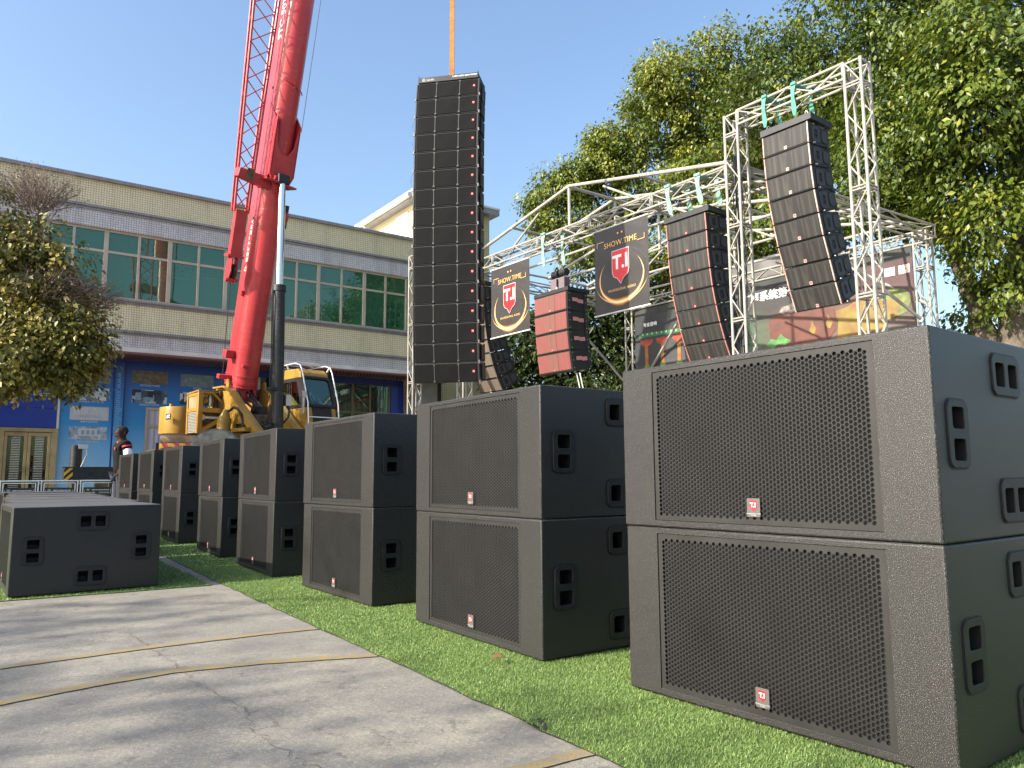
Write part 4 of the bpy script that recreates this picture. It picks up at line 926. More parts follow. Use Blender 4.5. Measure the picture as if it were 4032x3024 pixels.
for yc, lab in ((0.50, 'CCC'), (0.02 + 0.16, 'MA')):
    p = bdp(yc, 4.07, 0.24, 0.19, 'certification_mark', M_CREAM)
    obj('ring', plate('ring', [rrect(0, 0, 0.19, 0.14, 0.068, 6), rrect(0, 0, 0.172, 0.122, 0.06, 6)], 0.002, M_INK if lab == 'CCC' else M_RED), p, (0, 0, 0.004))
    obj('lettering', text_mesh(lab, 0.085, M_INK if lab == 'CCC' else M_RED, 0.001, space=0.72 if lab == 'CCC' else 1), p, (0, 0, 0.005))
put('lettering', text_mesh('扩声系统第一品牌', 0.27, M_WHITE, 0.002, bold=0.006), bdo, frame((-0.004, 3.30, 4.12), (0, -1, 0), (0, 0, 1)))
put('lettering', text_mesh('专业音响', 0.13, M_WHITE, 0.002, bold=0.003), bdo, frame((-0.004, 7.55, 4.02), (0, -1, 0), (0, 0, 1)))
M_P1 = mat('print_red_pillar', (0.30, 0.075, 0.035), 0.5, col2=(0.32, 0.20, 0.05), vscale=5); M_P2 = mat('print_green_foot', (0.20, 0.30, 0.04), 0.5, col2=(0.09, 0.20, 0.05), vscale=5); M_P3 = mat('print_red_cap', (0.36, 0.06, 0.035), 0.5, var=0.4, vscale=6)
for k, yy in enumerate((7.70, 7.09, 6.49, 5.86, 5.28)):     # printed red columns with green feet
    bdp(yy, 3.05, 0.12, 0.80, 'printed_pillar', M_P1)
    bdp(yy, 3.50, 0, 0, 'printed_capital', M_P3, 0.007, [(-0.24, 0.09), (-0.22, -0.02), (-0.13, -0.10), (0.13, -0.10), (0.22, -0.02), (0.24, 0.09), (0.12, 0.06), (0, 0.10), (-0.12, 0.06)])
    bdp(yy, 2.72, 0, 0, 'printed_foot', M_P2, 0.008, [(-0.10, 0.10), (0.10, 0.10), (0.10, 0.0), (0.16, -0.06), (0.13, -0.3), (-0.13, -0.3), (-0.16, -0.06), (-0.10, 0.0)])
M_LG = mat('print_green_light', (0.30, 0.55, 0.28), 0.5)
for k in range(9): bdp(6.40 + k * 0.18, 3.70 + 0.007 * k, 0, 0, 'printed_light', M_LG, 0.007, [(0.028 * math.cos(R(a)), 0.035 * math.sin(R(a))) for a in range(0, 360, 45)])
bdp(7.1, 3.74, 0, 0, 'printed_glow', mat('print_glow', (0.045, 0.15, 0.06), 0.6), 0.004, [(-0.9, 0.05), (0.9, -0.0), (1.0, -0.10), (-0.9, -0.07)])
M_YB = mat('print_yellow', (0.25, 0.20, 0.03), 0.5, col2=(0.20, 0.09, 0.025), vscale=3.5, detail=6); M_OR = mat('print_orange', (0.16, 0.042, 0.03), 0.5, col2=(0.085, 0.038, 0.028), vscale=4, detail=6); M_GR = mat('print_grey_rock', (0.30, 0.27, 0.24), 0.5, col2=(0.08, 0.06, 0.06), vscale=9)
bdp(1.05, 3.05, 0, 0, 'printed_figure', M_YB, 0.007, [(-0.78, -0.50), (-0.70, 0.10), (-0.76, 0.36), (-0.45, 0.42), (-0.12, 0.62), (0.10, 0.56), (0.22, 0.60), (0.34, 0.40), (0.52, 0.42), (0.72, 0.30), (0.66, 0.05), (0.45, -0.06), (0.36, -0.30), (0.25, -0.45)])
bdp(1.20, 2.62, 0, 0, 'printed_robe', M_OR, 0.0085, [(-0.75, -0.3), (-0.62, 0.02), (-0.30, 0.16), (0.0, 0.10), (0.30, 0.20), (0.62, 0.08), (0.80, -0.3)])
bdp(2.70, 3.05, 0, 0, 'printed_wall', M_OR, 0.0065, [(-0.88, 0.40), (-0.62, 0.55), (-0.10, 0.62), (0.30, 0.72), (0.86, 0.42), (0.88, -0.05), (0.62, -0.38), (0.40, -0.22), (0.05, -0.45), (-0.5, -0.30), (-0.86, -0.45)])
bdp(2.95, 3.66, 0, 0, 'printed_rock', M_GR, 0.0075, [(-0.34, -0.02), (-0.26, 0.10), (-0.05, 0.12), (0.12, 0.20), (0.34, 0.14), (0.36, 0.0), (0.1, -0.08), (-0.2, -0.10)])
for yy, zz in ((2.40, 3.10), (1.98, 3.18)): bdp(yy, zz, 0, 0, 'printed_flame', M_YB, 0.0095, [(-0.03, -0.14), (-0.10, -0.03), (-0.05, 0.06), (-0.02, 0.20), (0.03, 0.08), (0.09, -0.01), (0.03, -0.14)])
bdp(3.35, 2.95, 0, 0, 'printed_leaf', mat('print_green', (0.10, 0.30, 0.06), 0.5, col2=(0.05, 0.14, 0.05), vscale=7), 0.0095, [(-0.35, -0.1), (-0.2, 0.06), (-0.05, 0.0), (0.08, 0.14), (0.2, 0.02), (0.35, -0.05), (0.2, -0.16), (0.0, -0.1), (-0.15, -0.2)])
bdp(0.45, 3.42, 0, 0, 'printed_foliage', mat('print_olive', (0.20, 0.24, 0.05), 0.5, col2=(0.07, 0.08, 0.03), vscale=7, detail=7), 0.0058, [(-0.32, 0.05), (-0.25, 0.22), (0.0, 0.28), (0.25, 0.2), (0.4, 0.02), (0.28, -0.3), (0.0, -0.38), (-0.3, -0.3)])
# banners
def banner_mat(w_, h_):
    t = NT('banner_print', rough=0.42, spec=0.4)
    x = t.xyz(); u = x['X']; v = x['Y']
    cy = 0.02
    dx = t.math('DIVIDE', u, 0.615); dy = t.math('DIVIDE', t.math('ADD', v, 0.20), 0.515)
    r = t.math('SQRT', t.math('ADD', t.math('MULTIPLY', dx, dx), t.math('MULTIPLY', dy, dy)))
    a = t.math('ARCTAN2', dx, t.math('MULTIPLY', dy, -1.0))       # 0 at the bottom
    wob = t.math('MULTIPLY', t.math('SUBTRACT', t.noise(3.0, 3), 0.5), 0.05)
    rr_ = t.math('ADD', r, wob)
    d1 = t.math('ABSOLUTE', t.math('SUBTRACT', rr_, 1.0))
    aa = t.math('ABSOLUTE', a)
    wdt = t.ramp(t.math('DIVIDE', aa, 3.1416), [(0.0, 0.20), (0.32, 0.07), (0.62, 0.022), (0.74, 0.0)])
    core = t.math('SUBTRACT', 1.0, t.math('DIVIDE', d1, t.math('ADD', wdt, 0.0005)), clamp=True)
    # a second, flatter arc
    dy2 = t.math('DIVIDE', t.math('ADD', v, 0.17), 0.56); dx2 = t.math('DIVIDE', u, 0.75)
    r2 = t.math('SQRT', t.math('ADD', t.math('MULTIPLY', dx2, dx2), t.math('MULTIPLY', dy2, dy2)))
    w2 = t.ramp(t.math('DIVIDE', aa, 3.1416), [(0.0, 0.07), (0.30, 0.02), (0.42, 0.0)])
    core2 = t.math('SUBTRACT', 1.0, t.math('DIVIDE', t.math('ABSOLUTE', t.math('SUBTRACT', r2, 1.0)), t.math('ADD', w2, 0.0005)), clamp=True)
    k = t.math('MAXIMUM', core, core2)
    ringc = t.ramp(k, [(0.0, (0.040, 0.037, 0.036)), (0.25, (0.16, 0.06, 0.02)), (0.55, (0.62, 0.25, 0.05)), (0.85, (0.90, 0.62, 0.25)), (1.0, (0.95, 0.88, 0.66))])
    spk = t.ramp(t.noise(95, 2, 0.5), [(0.70, 0.0), (0.76, 1.0)]); edge = t.math('MULTIPLY', t.ramp(t.math('ABSOLUTE', v), [(0.70, 0.0), (0.87, 0.6)]), spk)
    c = t.mix(edge, ringc, (0.32, 0.22, 0.18)); t.col(c); t.bump(t.noise(4, 2), 0.3, 0.03); return t.m
M_BANNER = banner_mat(1.55, 1.72); M_GOLDP = mat('gold_print', (0.78, 0.47, 0.16), 0.45); M_SHGREY = mat('shield_rim', (0.55, 0.5, 0.5), 0.4)
ME_ST = text_mesh('SHOW.TIME', 0.165, M_GOLDP, 0.0008, bold=0.0, space=1.05); ME_BT = text_mesh('T.I', 0.40, M_WHITE, 0.0012, bold=0.012); ME_PA = text_mesh('PROFESSIONAL AUDIO', 0.072, M_GOLDP, 0.0006, shear=0.15, space=1.05)
def cloth_mesh(w_, h_):
    nx, ny = 24, 28; v = []; 
    for j in range(ny + 1):
        for i in range(nx + 1):
            x = (i / nx - .5) * w_; y = (j / ny - .5) * h_
            v.append((x, y, 0.006 * math.sin(3.1 * x + 1.2 * y) * (1 - abs(y) / h_) + 0.003 * math.sin(9 * y + 2 * x)))
    f = [(j * (nx + 1) + i, j * (nx + 1) + i + 1, (j + 1) * (nx + 1) + i + 1, (j + 1) * (nx + 1) + i) for j in range(ny) for i in range(nx)]
    me = bpy.data.meshes.new('banner_cloth'); me.from_pydata(v, [], f); me.materials.append(M_BANNER)
    for p in me.polygons: p.use_smooth = True
    return me
def banner(label, s0, s1, z0, z1, d, lean=0.0):
    w_ = s0 - s1; h_ = z1 - z0; c = G((s0 + s1) / 2, d, (z0 + z1) / 2)
    t = thing('hanging_banner', label, 'banner', c, 0, 'black show banners hanging from the front truss')
    M = frame((0, 0, 0), -GH, (math.sin(lean), 0, math.cos(lean))); t.matrix_world = Matrix.Translation(c) @ M
    obj('cloth', cloth_mesh(w_, h_), t)
    for y in (-h_ / 2, h_ / 2): MB().tube((-w_ / 2 - 0.02, y, 0), (w_ / 2 + 0.02, y, 0), 0.018, 8).build('rod', M_TRIM, t, smooth=True)
    k = h_ / 1.75; zf = 0.012
    def pr(name, me, x, y, z=zf): return obj(name, me, t, (x * k, y * k, z))
    pr('lettering', ME_ST, 0, 0.505); pr('lettering', ME_PA, 0.02, -0.435)
    sh = pr('shield', plate('shield', [[(x * 0.46, y * 0.54) for x, y in SHIELD]], 0.002, M_RED), 0.0, 0.03)
    obj('shield_rim', plate('shield_rim', [[(x * 0.483, y * 0.563) for x, y in SHIELD], [(x * 0.458, y * 0.538) for x, y in SHIELD]], 0.003, M_SHGREY), sh)
    obj('lettering', ME_BT, sh, (0.0, 0.075, 0.003))
    for sx in (-1, 1):
        m = [(0, 0), (0.20, 0), (0.20, -0.012), (0.012, -0.012), (0.012, -0.11), (0, -0.11)]
        pl = [(x, y) for x, y in m] if sx < 0 else [(-x, -y) for x, y in m]
        pr('corner_mark', plate('corner_mark', [pl], 0.001, M_GOLDP), 0.64 * sx, 0.62 if sx < 0 else 0.43)
        pr('dot', plate('dot', [[(0.022 * math.cos(R(a)), 0.022 * math.sin(R(a))) for a in range(0, 360, 30)]], 0.001, M_GOLDP), 0.055 * sx, 0.70)
    return t
banner('black banner with gold lettering and red shield, right one beside the eight-box array', 3.38, 1.86, 4.09, 5.92, -0.03)
banner('black banner with gold lettering and red shield, left one next to the tall line array', 7.08, 5.56, 4.16, 5.89, -0.03)

# ---------------------------------------------------------------- hanging line arrays
def dusty_grille(name, c0, c1, streak):
    t = NT(name, rough=0.6, spec=0.4)
    v = t.mapping(scale=(1, 9, 0.6)); st = t.noise(1.6, 5, 0.6, vec=v)
    t.col(t.mix(t.ramp(st, [(0.45, 0.0), (0.8, streak)]), c0, c1)); t.bump(t.noise(260, 2), 0.5, 0.003); return t.m
M_AG = dusty_grille('array_grille_black', (0.020, 0.0195, 0.019), (0.13, 0.12, 0.105), 0.6); M_AG2 = dusty_grille('array_grille_tan', (0.14, 0.11, 0.085), (0.26, 0.22, 0.18), 0.6)
M_AGT = mat('array_grille_fine', (0.0085, 0.0088, 0.0098), 0.6, 0.0, 0.06, var=0.15, vscale=3, bump=0.4, bscale=260)
M_AGR = dusty_grille('array_grille_red', (0.19, 0.058, 0.052), (0.26, 0.115, 0.10), 0.5); M_AGR2 = dusty_grille('array_grille_rust', (0.16, 0.062, 0.05), (0.21, 0.115, 0.085), 0.6)
M_RAILW = mat('rail_pale', (0.60, 0.50, 0.44), 0.5, col2=(0.42, 0.22, 0.17), vscale=7); M_RAILR = mat('rail_rust', (0.50, 0.22, 0.18), 0.5, col2=(0.34, 0.10, 0.08), vscale=7)
M_PINK = mat('pink_tab', (0.62, 0.27, 0.26), 0.6); M_PINK2 = mat('crimson_tab', (0.55, 0.06, 0.13), 0.6)
ME_SB = plate('logo_badge', [rrect(0, 0, 0.042, 0.046, 0.004, 2)], 0.003, M_RED, 0.0005); ME_SBW = plate('logo_badge', [rrect(0, 0, 0.052, 0.055, 0.004, 2)], 0.003, mat('pale_badge', (0.45, 0.36, 0.34), 0.5), 0.0005)
ME_SBT = text_mesh('T.I', 0.026, M_WHITE, 0.0005, bold=0.001); ME_SBR = text_mesh('T.I', 0.032, M_RED, 0.0005, bold=0.003)
M_SIDE = mat('side_panel_grey', (0.045, 0.046, 0.050), 0.5, 0.0, 0.3)
_lm = {}
def module_meshes(kind, W_, H_):
    key = (kind, round(W_, 3), round(H_, 3))
    if key in _lm: return _lm[key]
    D_ = 0.62 if kind != 'tall' else 0.50; tp = 0.035 if kind != 'tall' else 0.03
    P_ = {}
    # side outline in (x, z): front edge at x=0; narrows towards the back
    if kind == 'red': ol = [(0, 0), (D_, 0), (D_, -H_), (0, -H_)]
    else: ol = [(0.0, 0.0), (0.10, 0.0), (D_ - 0.05, -tp * 0.7), (D_, -tp), (D_, -H_ + tp), (D_ - 0.05, -H_ + tp * 0.7), (0.10, -H_), (0.0, -H_)]
    m = MB().prism([(x + 0.012, z) for x, z in ol], lambda u, v, t: (u, t, v), 0.0, W_)
    P_['cabinet'] = [(m.mesh('cabinet', M_PLASTIC, bevel=0.006, seg=1), None)]
    gm = {'gate': M_AG, 'stage': M_AG, 'tan': M_AG2, 'red': M_AGR, 'tall': M_AGT}[kind]
    g = MB()
    if kind == 'red':
        a = W_ * 0.36; b = W_ * 0.64
        P_['grille'] = [(MB().bb((0.0, y0, -H_ + 0.03), (0.011, y1, -0.02)).mesh('grille', M_AGR), None) for y0, y1 in ((0.02, a), (b, W_ - 0.02))]
        P_['horn_cover'] = [(MB().bb((-0.003, a + 0.003, -H_ + 0.03), (0.009, b - 0.003, -0.02)).mesh('horn_cover', M_AGR2), None)]
    else:
        P_['grille'] = [(MB().bb((0.0, 0.022, -H_ + 0.018), (0.011, W_ - 0.022, -0.018)).mesh('grille', gm, bevel=0.004, seg=1), None)]
    if kind in ('gate', 'stage', 'tan'):
        rm = M_RAILW if kind == 'gate' else M_RAILR if kind == 'stage' else M_AG2
        P_['edge_rail'] = [(MB().bb((-0.006, 0.0, -H_ + 0.006), (0.014, 0.020, -0.006)).mesh('edge_rail', rm), None), (MB().bb((-0.006, W_ - 0.020, -H_ + 0.006), (0.014, W_, -0.006)).mesh('edge_rail', rm), None)]
        # carved side panel with a cup handle
        pn = plate('side_panel', [rrect(0.21, -H_ / 2, 0.24, H_ * 0.74, 0.05, 4), rrect(0.20, -H_ / 2, 0.105, 0.16, 0.04, 4)], 0.014, M_SIDE, 0.003)
        P_['side_panel'] = [(pn, frame((0.015, -0.001, 0), (1, 0, 0), (0, 0, 1))), (plate('side_panel', [rrect(0.465, -H_ / 2, 0.17, H_ * 0.56, 0.05, 4)], 0.014, M_SIDE, 0.003), frame((0.015, -0.001, 0), (1, 0, 0), (0, 0, 1)))]
        hd = MB().bb((0.168, -0.004, -H_ / 2 - 0.07), (0.262, -0.0012, -H_ / 2 + 0.07)); P_['pocket'] = [(hd.mesh('pocket', M_POCKET), None)]
        P_['handle'] = [(MB().bb((0.170, -0.014, -H_ / 2 - 0.011), (0.262, -0.004, -H_ / 2 + 0.011)).mesh('handle', M_PLASTIC), None)]
        P_['link_plate'] = [(MB().bb((x, -0.030, -H_ - 0.012), (x + 0.13, -0.012, -H_ + 0.030)).mesh('link_plate', M_BLACKSTEEL), None) for x in (0.10, 0.50)]
        P_['link_pin'] = [(MB().tube((0.12, -0.045, -H_ + 0.01), (0.12, -0.005, -H_ + 0.01), 0.012, 6).mesh('link_pin', M_STEEL), None)]
    if kind == 'red':
        P_['side_rail'] = [(MB().bb((x0, -0.012, -H_ + 0.005), (x1, -0.001, -0.005)).mesh('side_rail', M_BLACKSTEEL), None) for x0, x1 in ((0.02, 0.13), (0.52, 0.62))]
        P_['bolt'] = [(MB().tube((x, -0.022, z), (x, -0.012, z), 0.010, 6).mesh('bolt', M_STEEL), None) for x in (0.07, 0.57) for z in (-0.05, -H_ / 2, -H_ + 0.05)]
        tb_ = MB().add([(0.15, -0.025, -H_ * .32), (0.30, -0.025, -H_ * .32), (0.34, -0.010, -H_ * .36), (0.50, -0.010, -H_ * .36), (0.50, -0.010, -H_ * .56), (0.34, -0.010, -H_ * .56), (0.30, -0.025, -H_ * .52), (0.15, -0.025, -H_ * .52)], [(0, 1, 6, 7), (1, 2, 5, 6), (2, 3, 4, 5)])
        P_['grip_tab'] = [(tb_.mesh('grip_tab', M_PINK, fix=False), None)]
    if kind == 'tall':
        P_['grille_bar'] = []; mb_ = mat('dark_grey_bar', (0.045, 0.045, 0.046), 0.5)
        for y in (W_ * 0.30, W_ * 0.685):
            gs = MB().bb((-0.004, y - 0.006, -H_ + 0.02), (0.002, y + 0.006, -0.02))
            for z in (-0.030, -H_ + 0.030): gs.bb((-0.008, y - 0.018, z - 0.016), (0.002, y + 0.018, z + 0.016))
            P_['grille_bar'].append((gs.mesh('grille_bar', mb_), None))
        P_['edge_rail'] = [(MB().bb((-0.002, -0.022, -H_ + 0.01), (0.10, -0.002, -0.01)).mesh('edge_rail', M_BLACKSTEEL), None), (MB().bb((-0.002, W_ + 0.002, -H_ + 0.01), (0.05, W_ + 0.022, -0.01)).mesh('edge_rail', M_BLACKSTEEL), None)]
        P_['link_pin'] = [(MB().tube((0.03, y - 0.02, -H_ + 0.0), (0.03, y + 0.02, -H_ + 0.0), 0.014, 6).bb((-0.006, y - 0.012, -H_ - 0.03), (0.02, y + 0.012, -H_ + 0.03)).mesh('link_pin', M_DSTEEL), None) for y in (-0.03, W_ + 0.03)]
        P_['rear_arm'] = [(MB().bb(a_, b_).mesh('rear_arm', M_BLACKSTEEL, bevel=0.008, seg=1), None) for a_, b_ in (((0.16, -0.05, -H_ + 0.05), (0.34, -0.02, -0.04)), ((0.38, -0.045, -H_ + 0.02), (0.43, -0.02, -0.01)))]
    _lm[key] = P_; return P_
def module(label, kind, W_, H_, M, group):
    t = thing('array_speaker', label, 'speaker', group=group); t.matrix_world = M
    for nm, lst in module_meshes(kind, W_, H_).items():
        for me, mm in lst:
            o = obj(nm, me, t)
            if mm is not None: o.matrix_local = mm
    by, bz = (W_ * 0.065, -H_ * 0.45) if kind == 'tall' else (W_ * 0.5, -H_ * 0.86)
    if kind == 'gate': b = put('logo_badge', ME_SBW, t, frame((-0.001, by, bz), (0, -1, 0), (0, 0, 1))); obj('lettering', ME_SBR, b, (0, 0, 0.0035))
    else: b = put('logo_badge', ME_SB, t, frame((-0.001 if kind != 'red' else -0.004, by, bz), (0, -1, 0), (0, 0, 1))); obj('lettering', ME_SBT, b, (0, 0, 0.0035))
    return t
NUM = ['top', 'second', 'third', 'fourth', 'fifth', 'sixth', 'seventh', 'eighth', 'ninth', 'tenth', 'eleventh', 'twelfth', 'thirteenth', 'fourteenth', 'fifteenth', 'bottom']
def curved_array(kind, s_left, s_right, zs, ds, desc, group, yaw=0.0):
    n = len(zs) - 1; W_ = s_left - s_right
    for i in range(n):
        a = G(s_right, ds[i] - 0.02, zs[i]); dz = zs[i] - zs[i + 1]; dd = ds[i + 1] - ds[i]; L = math.hypot(dz, dd); al = math.atan2(dd, dz)
        # local x = backwards, y = to the left of the picture, z = up; tilted so the front looks down
        M = Matrix.Translation(a) @ Matrix.Rotation(-GYAW + 2 * GYAW + yaw, 4, 'Z') @ Matrix.Rotation(-al, 4, 'Y')
        word = NUM[i] if i < n - 1 else 'bottom'
        module(f'{word} box of {desc}', kind, W_, round(L - 0.014, 2), M, group)
def fly(label, s_left, s_right, z0, z1, d0, d1, hang, strap_z, m_strap, ss):
    """frame on top of an array"""
    t = thing('fly_frame', label, 'rigging frame', G(s_right, d0, z0), 0, 'black rigging frames on top of the arrays'); t.rotation_euler = (0, 0, GYAW)
    W_ = s_left - s_right; D_ = d1 - d0
    m = MB().bb((0, -0.02, 0), (0.09, W_ + 0.02, z1 - z0)).bb((D_ - 0.09, -0.02, 0), (D_, W_ + 0.02, z1 - z0)).bb((0.09, -0.02, 0.005), (D_ - 0.09, 0.07, z1 - z0 - 0.005)).bb((0.09, W_ - 0.07, 0.005), (D_ - 0.09, W_ + 0.02, z1 - z0 - 0.005))
    m.build('frame', M_BLACKSTEEL, t, bevel=0.006, seg=1)
    for s_ in ss:
        for d in (0.08, D_ - 0.08):
            sh = MB().path([(d, s_ - 0.02, z1 - z0), (d, s_ - 0.025, z1 - z0 + 0.05), (d, s_, z1 - z0 + 0.075), (d, s_ + 0.025, z1 - z0 + 0.05), (d, s_ + 0.02, z1 - z0)], 0.009, 6); sh.build('shackle', M_STEEL, t, smooth=True)
    return t
dR1 = [0, .016, .05, .11, .21, .32, .47, .61, .78]; zR1 = [6.53, 6.158, 5.783, 5.39, 5.01, 4.64, 4.274, 3.915, 3.55]
curved_array('gate', -0.775, -1.625, zR1, dR1, 'the curved black eight-box array hanging in the right gate', 'boxes of the array in the right gate')
fly('black rigging frame on the array in the right gate', -0.74, -1.66, 6.56, 6.68, 0.0, 0.66, 0, 7.0, M_STRAP, (0.1, 0.82))
dR2 = [0, .03, .045, .09, .145, .23, .33, .455, .61]; zR2 = [5.57, 5.235, 4.90, 4.53, 4.19, 3.86, 3.54, 3.23, 2.92]
curved_array('stage', 1.42, 0.48, zR2, dR2, 'the curved black eight-box array beside the right banner', 'boxes of the array beside the right banner')
fly('black rigging frame on the array beside the right banner', 1.46, 0.44, 5.60, 5.71, 0.0, 0.66, 0, 6.1, M_STRAP2, (0.1, 0.9))
curved_array('tan', 8.42, 7.47, [z + 0.02 for z in zR2], [d * 1.05 for d in dR2], 'the curved dusty array half hidden behind the tall line array', 'boxes of the array behind the tall line array')
fly('black rigging frame on the array half hidden behind the tall line array', 8.46, 7.43, 5.62, 5.73, 0.0, 0.66, 0, 6.1, M_STRAP2, (0.1, 0.9))
curved_array('red', 5.42, 4.30, [4.85, 4.405, 3.96, 3.51, 3.06], [0, 0.005, .025, .075, .14], 'the red-fronted four-box array in the middle of the stage', 'boxes of the red-fronted array')
fly('flat black rigging frame on the red-fronted array', 5.43, 4.29, 4.86, 4.95, 0.0, 0.66, 0, 6, M_STRAP2, (0.45, 0.7))
# chain hoists above the red array
for k, s_ in enumerate((4.99, 4.72)):
    t = thing('chain_hoist', ('left' if k == 0 else 'right') + ' one of the two grey chain hoists above the red-fronted array', 'hoist', G(s_, 0.3, 4.98), GYAW, 'chain hoists')
    MB().bb((-0.09, -0.10, 0.02), (0.09, 0.10, 0.30)).build('chain_bag', mat('bag_grey', (0.16, 0.13, 0.14), 0.9), t, bevel=0.02); MB().tube((0, -0.10, 0.42), (0, 0.10, 0.42), 0.085, 12).build('motor', M_BLACKSTEEL, t, smooth=True)
    MB().path([(0, 0, 0.48), (0, 0.02, 0.54), (0.02, 0, 0.60)], 0.015, 6).build('hook', M_BLACKSTEEL, t); MB().tube((0, 0, -0.04), (0, 0, 0.42), 0.012, 6).build('chain', M_STEEL, t)
for k in (0, 1):
    t = thing('steadying_rope', ('left' if k == 0 else 'right') + ' rope running down from under the red-fronted array', 'rope', G(4.35 - 0.1 * k, 0.3, 3.03), 0, 'ropes under the red array')
    MB().path([(0, 0, 0), (0.1, -0.16, -0.9), (0.3, -0.42, -2.4)], 0.012, 5).build('rope', M_TRIM, t)
# lifting straps over the beams
def strap(label, s_, d, zt, zb, m, sw=0.05, twist=0.3, ds=0.0):
    t = thing('lifting_strap', label, 'strap', G(s_, d, zt), GYAW, 'green lifting straps holding the arrays')
    q = MB(); n = 10; L = []
    for i in range(n + 1):
        f = i / n; z = -(zt - zb) * f; a = twist * math.sin(f * 3.1); w_ = sw * (1 - 0.45 * math.sin(min(1, f * 1.4) * math.pi) ** 2 * 0.5) * (1 if f < .85 else 1 - (f - .85) * 4)
        for e_ in (-1, 1): L.append((e_ * w_ * math.sin(a) - 0.02 * math.sin(f * 3), e_ * w_ * math.cos(a) + ds * f + 0.012 * math.sin(f * 5), z))
    q.add(L, [(2 * i, 2 * i + 1, 2 * i + 3, 2 * i + 2) for i in range(n)])
    q.add([(x + 0.012, y, z) for x, y, z in L], [(2 * i, 2 * i + 2, 2 * i + 3, 2 * i + 1) for i in range(n)])
    q.build('webbing', m, t, smooth=True, fix=False)
    lp = MB(); lp.bb((-0.03, -sw, -0.04), (0.33, sw, 0.012)); lp.build('wrap', m, t, bevel=0.008, seg=1)
for k, (s_, d) in enumerate(((-0.86, -0.03), (-0.92, 0.50), (-1.42, -0.03), (-1.52, 0.50))):
    strap(('front left', 'rear left', 'front right', 'rear right')[k] + ' bright green strap of the array in the right gate', s_, d if d < 0 else 0.30, 7.27, 6.70, M_STRAP, ds=0.02 * (-1) ** k)
for k, (s_, d) in enumerate(((1.34, -0.03), (1.12, 0.30), (0.62, -0.03), (0.44, 0.30))):
    strap(('front left', 'rear left', 'front right', 'rear right')[k] + ' faded green strap of the array beside the right banner', s_, d, 6.34, 5.74, M_STRAP2, 0.07, ds=-0.06)
for k, (s_, d) in enumerate(((5.05, -0.03), (4.68, 0.25))):
    strap(('left', 'right')[k] + ' faded green strap holding a hoist of the red-fronted array', s_, d, 6.34, 5.55, M_STRAP2, 0.075)
for k, (s_, d) in enumerate(((7.52, -0.03), (7.40, 0.3))):
    strap(('front', 'rear')[k] + ' faded green strap at the left end of the long front beam', s_, d, 6.34, 5.76, M_STRAP2, 0.06)
# bundle of cables down the right tower
cb = thing('cable_bundle', 'black cables hanging down inside the tower left of the right gate', 'cables', G(-0.13, 0.14, 0))
for k in range(7):
    x0, y0 = random.uniform(-.08, .08), random.uniform(-.07, .07)
    MB().path([(x0 + random.uniform(-.02, .02), y0 + random.uniform(-.03, .03), 0.3 + i * 0.62) for i in range(11)], 0.011, 5).build('cable', M_BLACKSTEEL, cb, smooth=True)
MB().bb((-0.05, -0.05, 3.0), (0.05, 0.05, 3.25)).build('junction_box', M_BLACKSTEEL, cb)

# ---------------------------------------------------------------- the tall line array on the crane
TA = R(43.5); Wt = 1.18; Ht = 0.362
fr = Vector((math.cos(TA), math.sin(TA), 0)); lf_ = Vector((-math.sin(TA), math.cos(TA), 0))
tilts = [9, 6, 5, 3, 2, 1, 1, 0, 0, -1, -1, -2, -2, -4, -6, -9]
pc = Vector((6.93, 11.80, 0)); hz = {10: 4.597}
pts = {10: (0.0, 4.597)}
for i in range(10, 16): a = R(tilts[i]); x, z = pts[i]; pts[i + 1] = (x - math.sin(a) * Ht, z - math.cos(a) * Ht)
for i in range(9, -1, -1): a = R(tilts[i]); x, z = pts[i + 1]; pts[i] = (x + math.sin(a) * Ht, z + math.cos(a) * Ht)
for i in range(16):
    x, z = pts[i]; o_ = pc + fr * x - lf_ * (Wt / 2) + Vector((0, 0, z))
    M = Matrix.Translation(o_) @ Matrix.Rotation(TA, 4, 'Z') @ Matrix.Rotation(R(tilts[i]), 4, 'Y')
    module(f'{NUM[i]} box{"" if i in (0, 15) else " from the top"} of the tall sixteen-box line array hanging from the crane', 'tall', Wt, Ht - 0.010, M, 'boxes of the tall line array')
x, z = pts[0]
tf = thing('fly_frame', 'black rigging frame with white lettering on top of the tall line array', 'rigging frame', pc + fr * x - lf_ * (Wt / 2) + Vector((0, 0, z + 0.012)), TA, 'black rigging frames on top of the arrays')
MB().bb((0, 0.0, 0), (0.05, Wt, 0.105)).bb((0.5, 0, 0), (0.55, Wt, 0.105)).bb((0.05, 0, 0.01), (0.5, 0.06, 0.095)).bb((0.05, Wt - 0.06, 0.01), (0.5, Wt, 0.095)).bb((0.05, Wt / 2 - .05, 0.02), (0.5, Wt / 2 + .05, 0.1)).build('frame', M_BLACKSTEEL, tf, bevel=0.004, seg=1)
for y in (0.01, Wt - 0.01): MB().bb((0.01, y - 0.006, 0.105), (0.03, y + 0.006, 0.14)).build('lug', M_BLACKSTEEL, tf)
put('lettering', text_mesh('T.I PRO AUDIO 16K/212 SYSTEM', 0.034, M_WHITE, 0.0006, bold=0.0012), tf, frame((-0.001, 0.27, 0.068), (0, -1, 0), (0, 0, 1)))
put('lettering', text_mesh('T.I PRO AUDIO\nSPEAKER ARRAY', 0.022, M_WHITE, 0.0006, 'LEFT'), tf, frame((-0.001, Wt - 0.16, 0.050), (0, -1, 0), (0, 0, 1)))
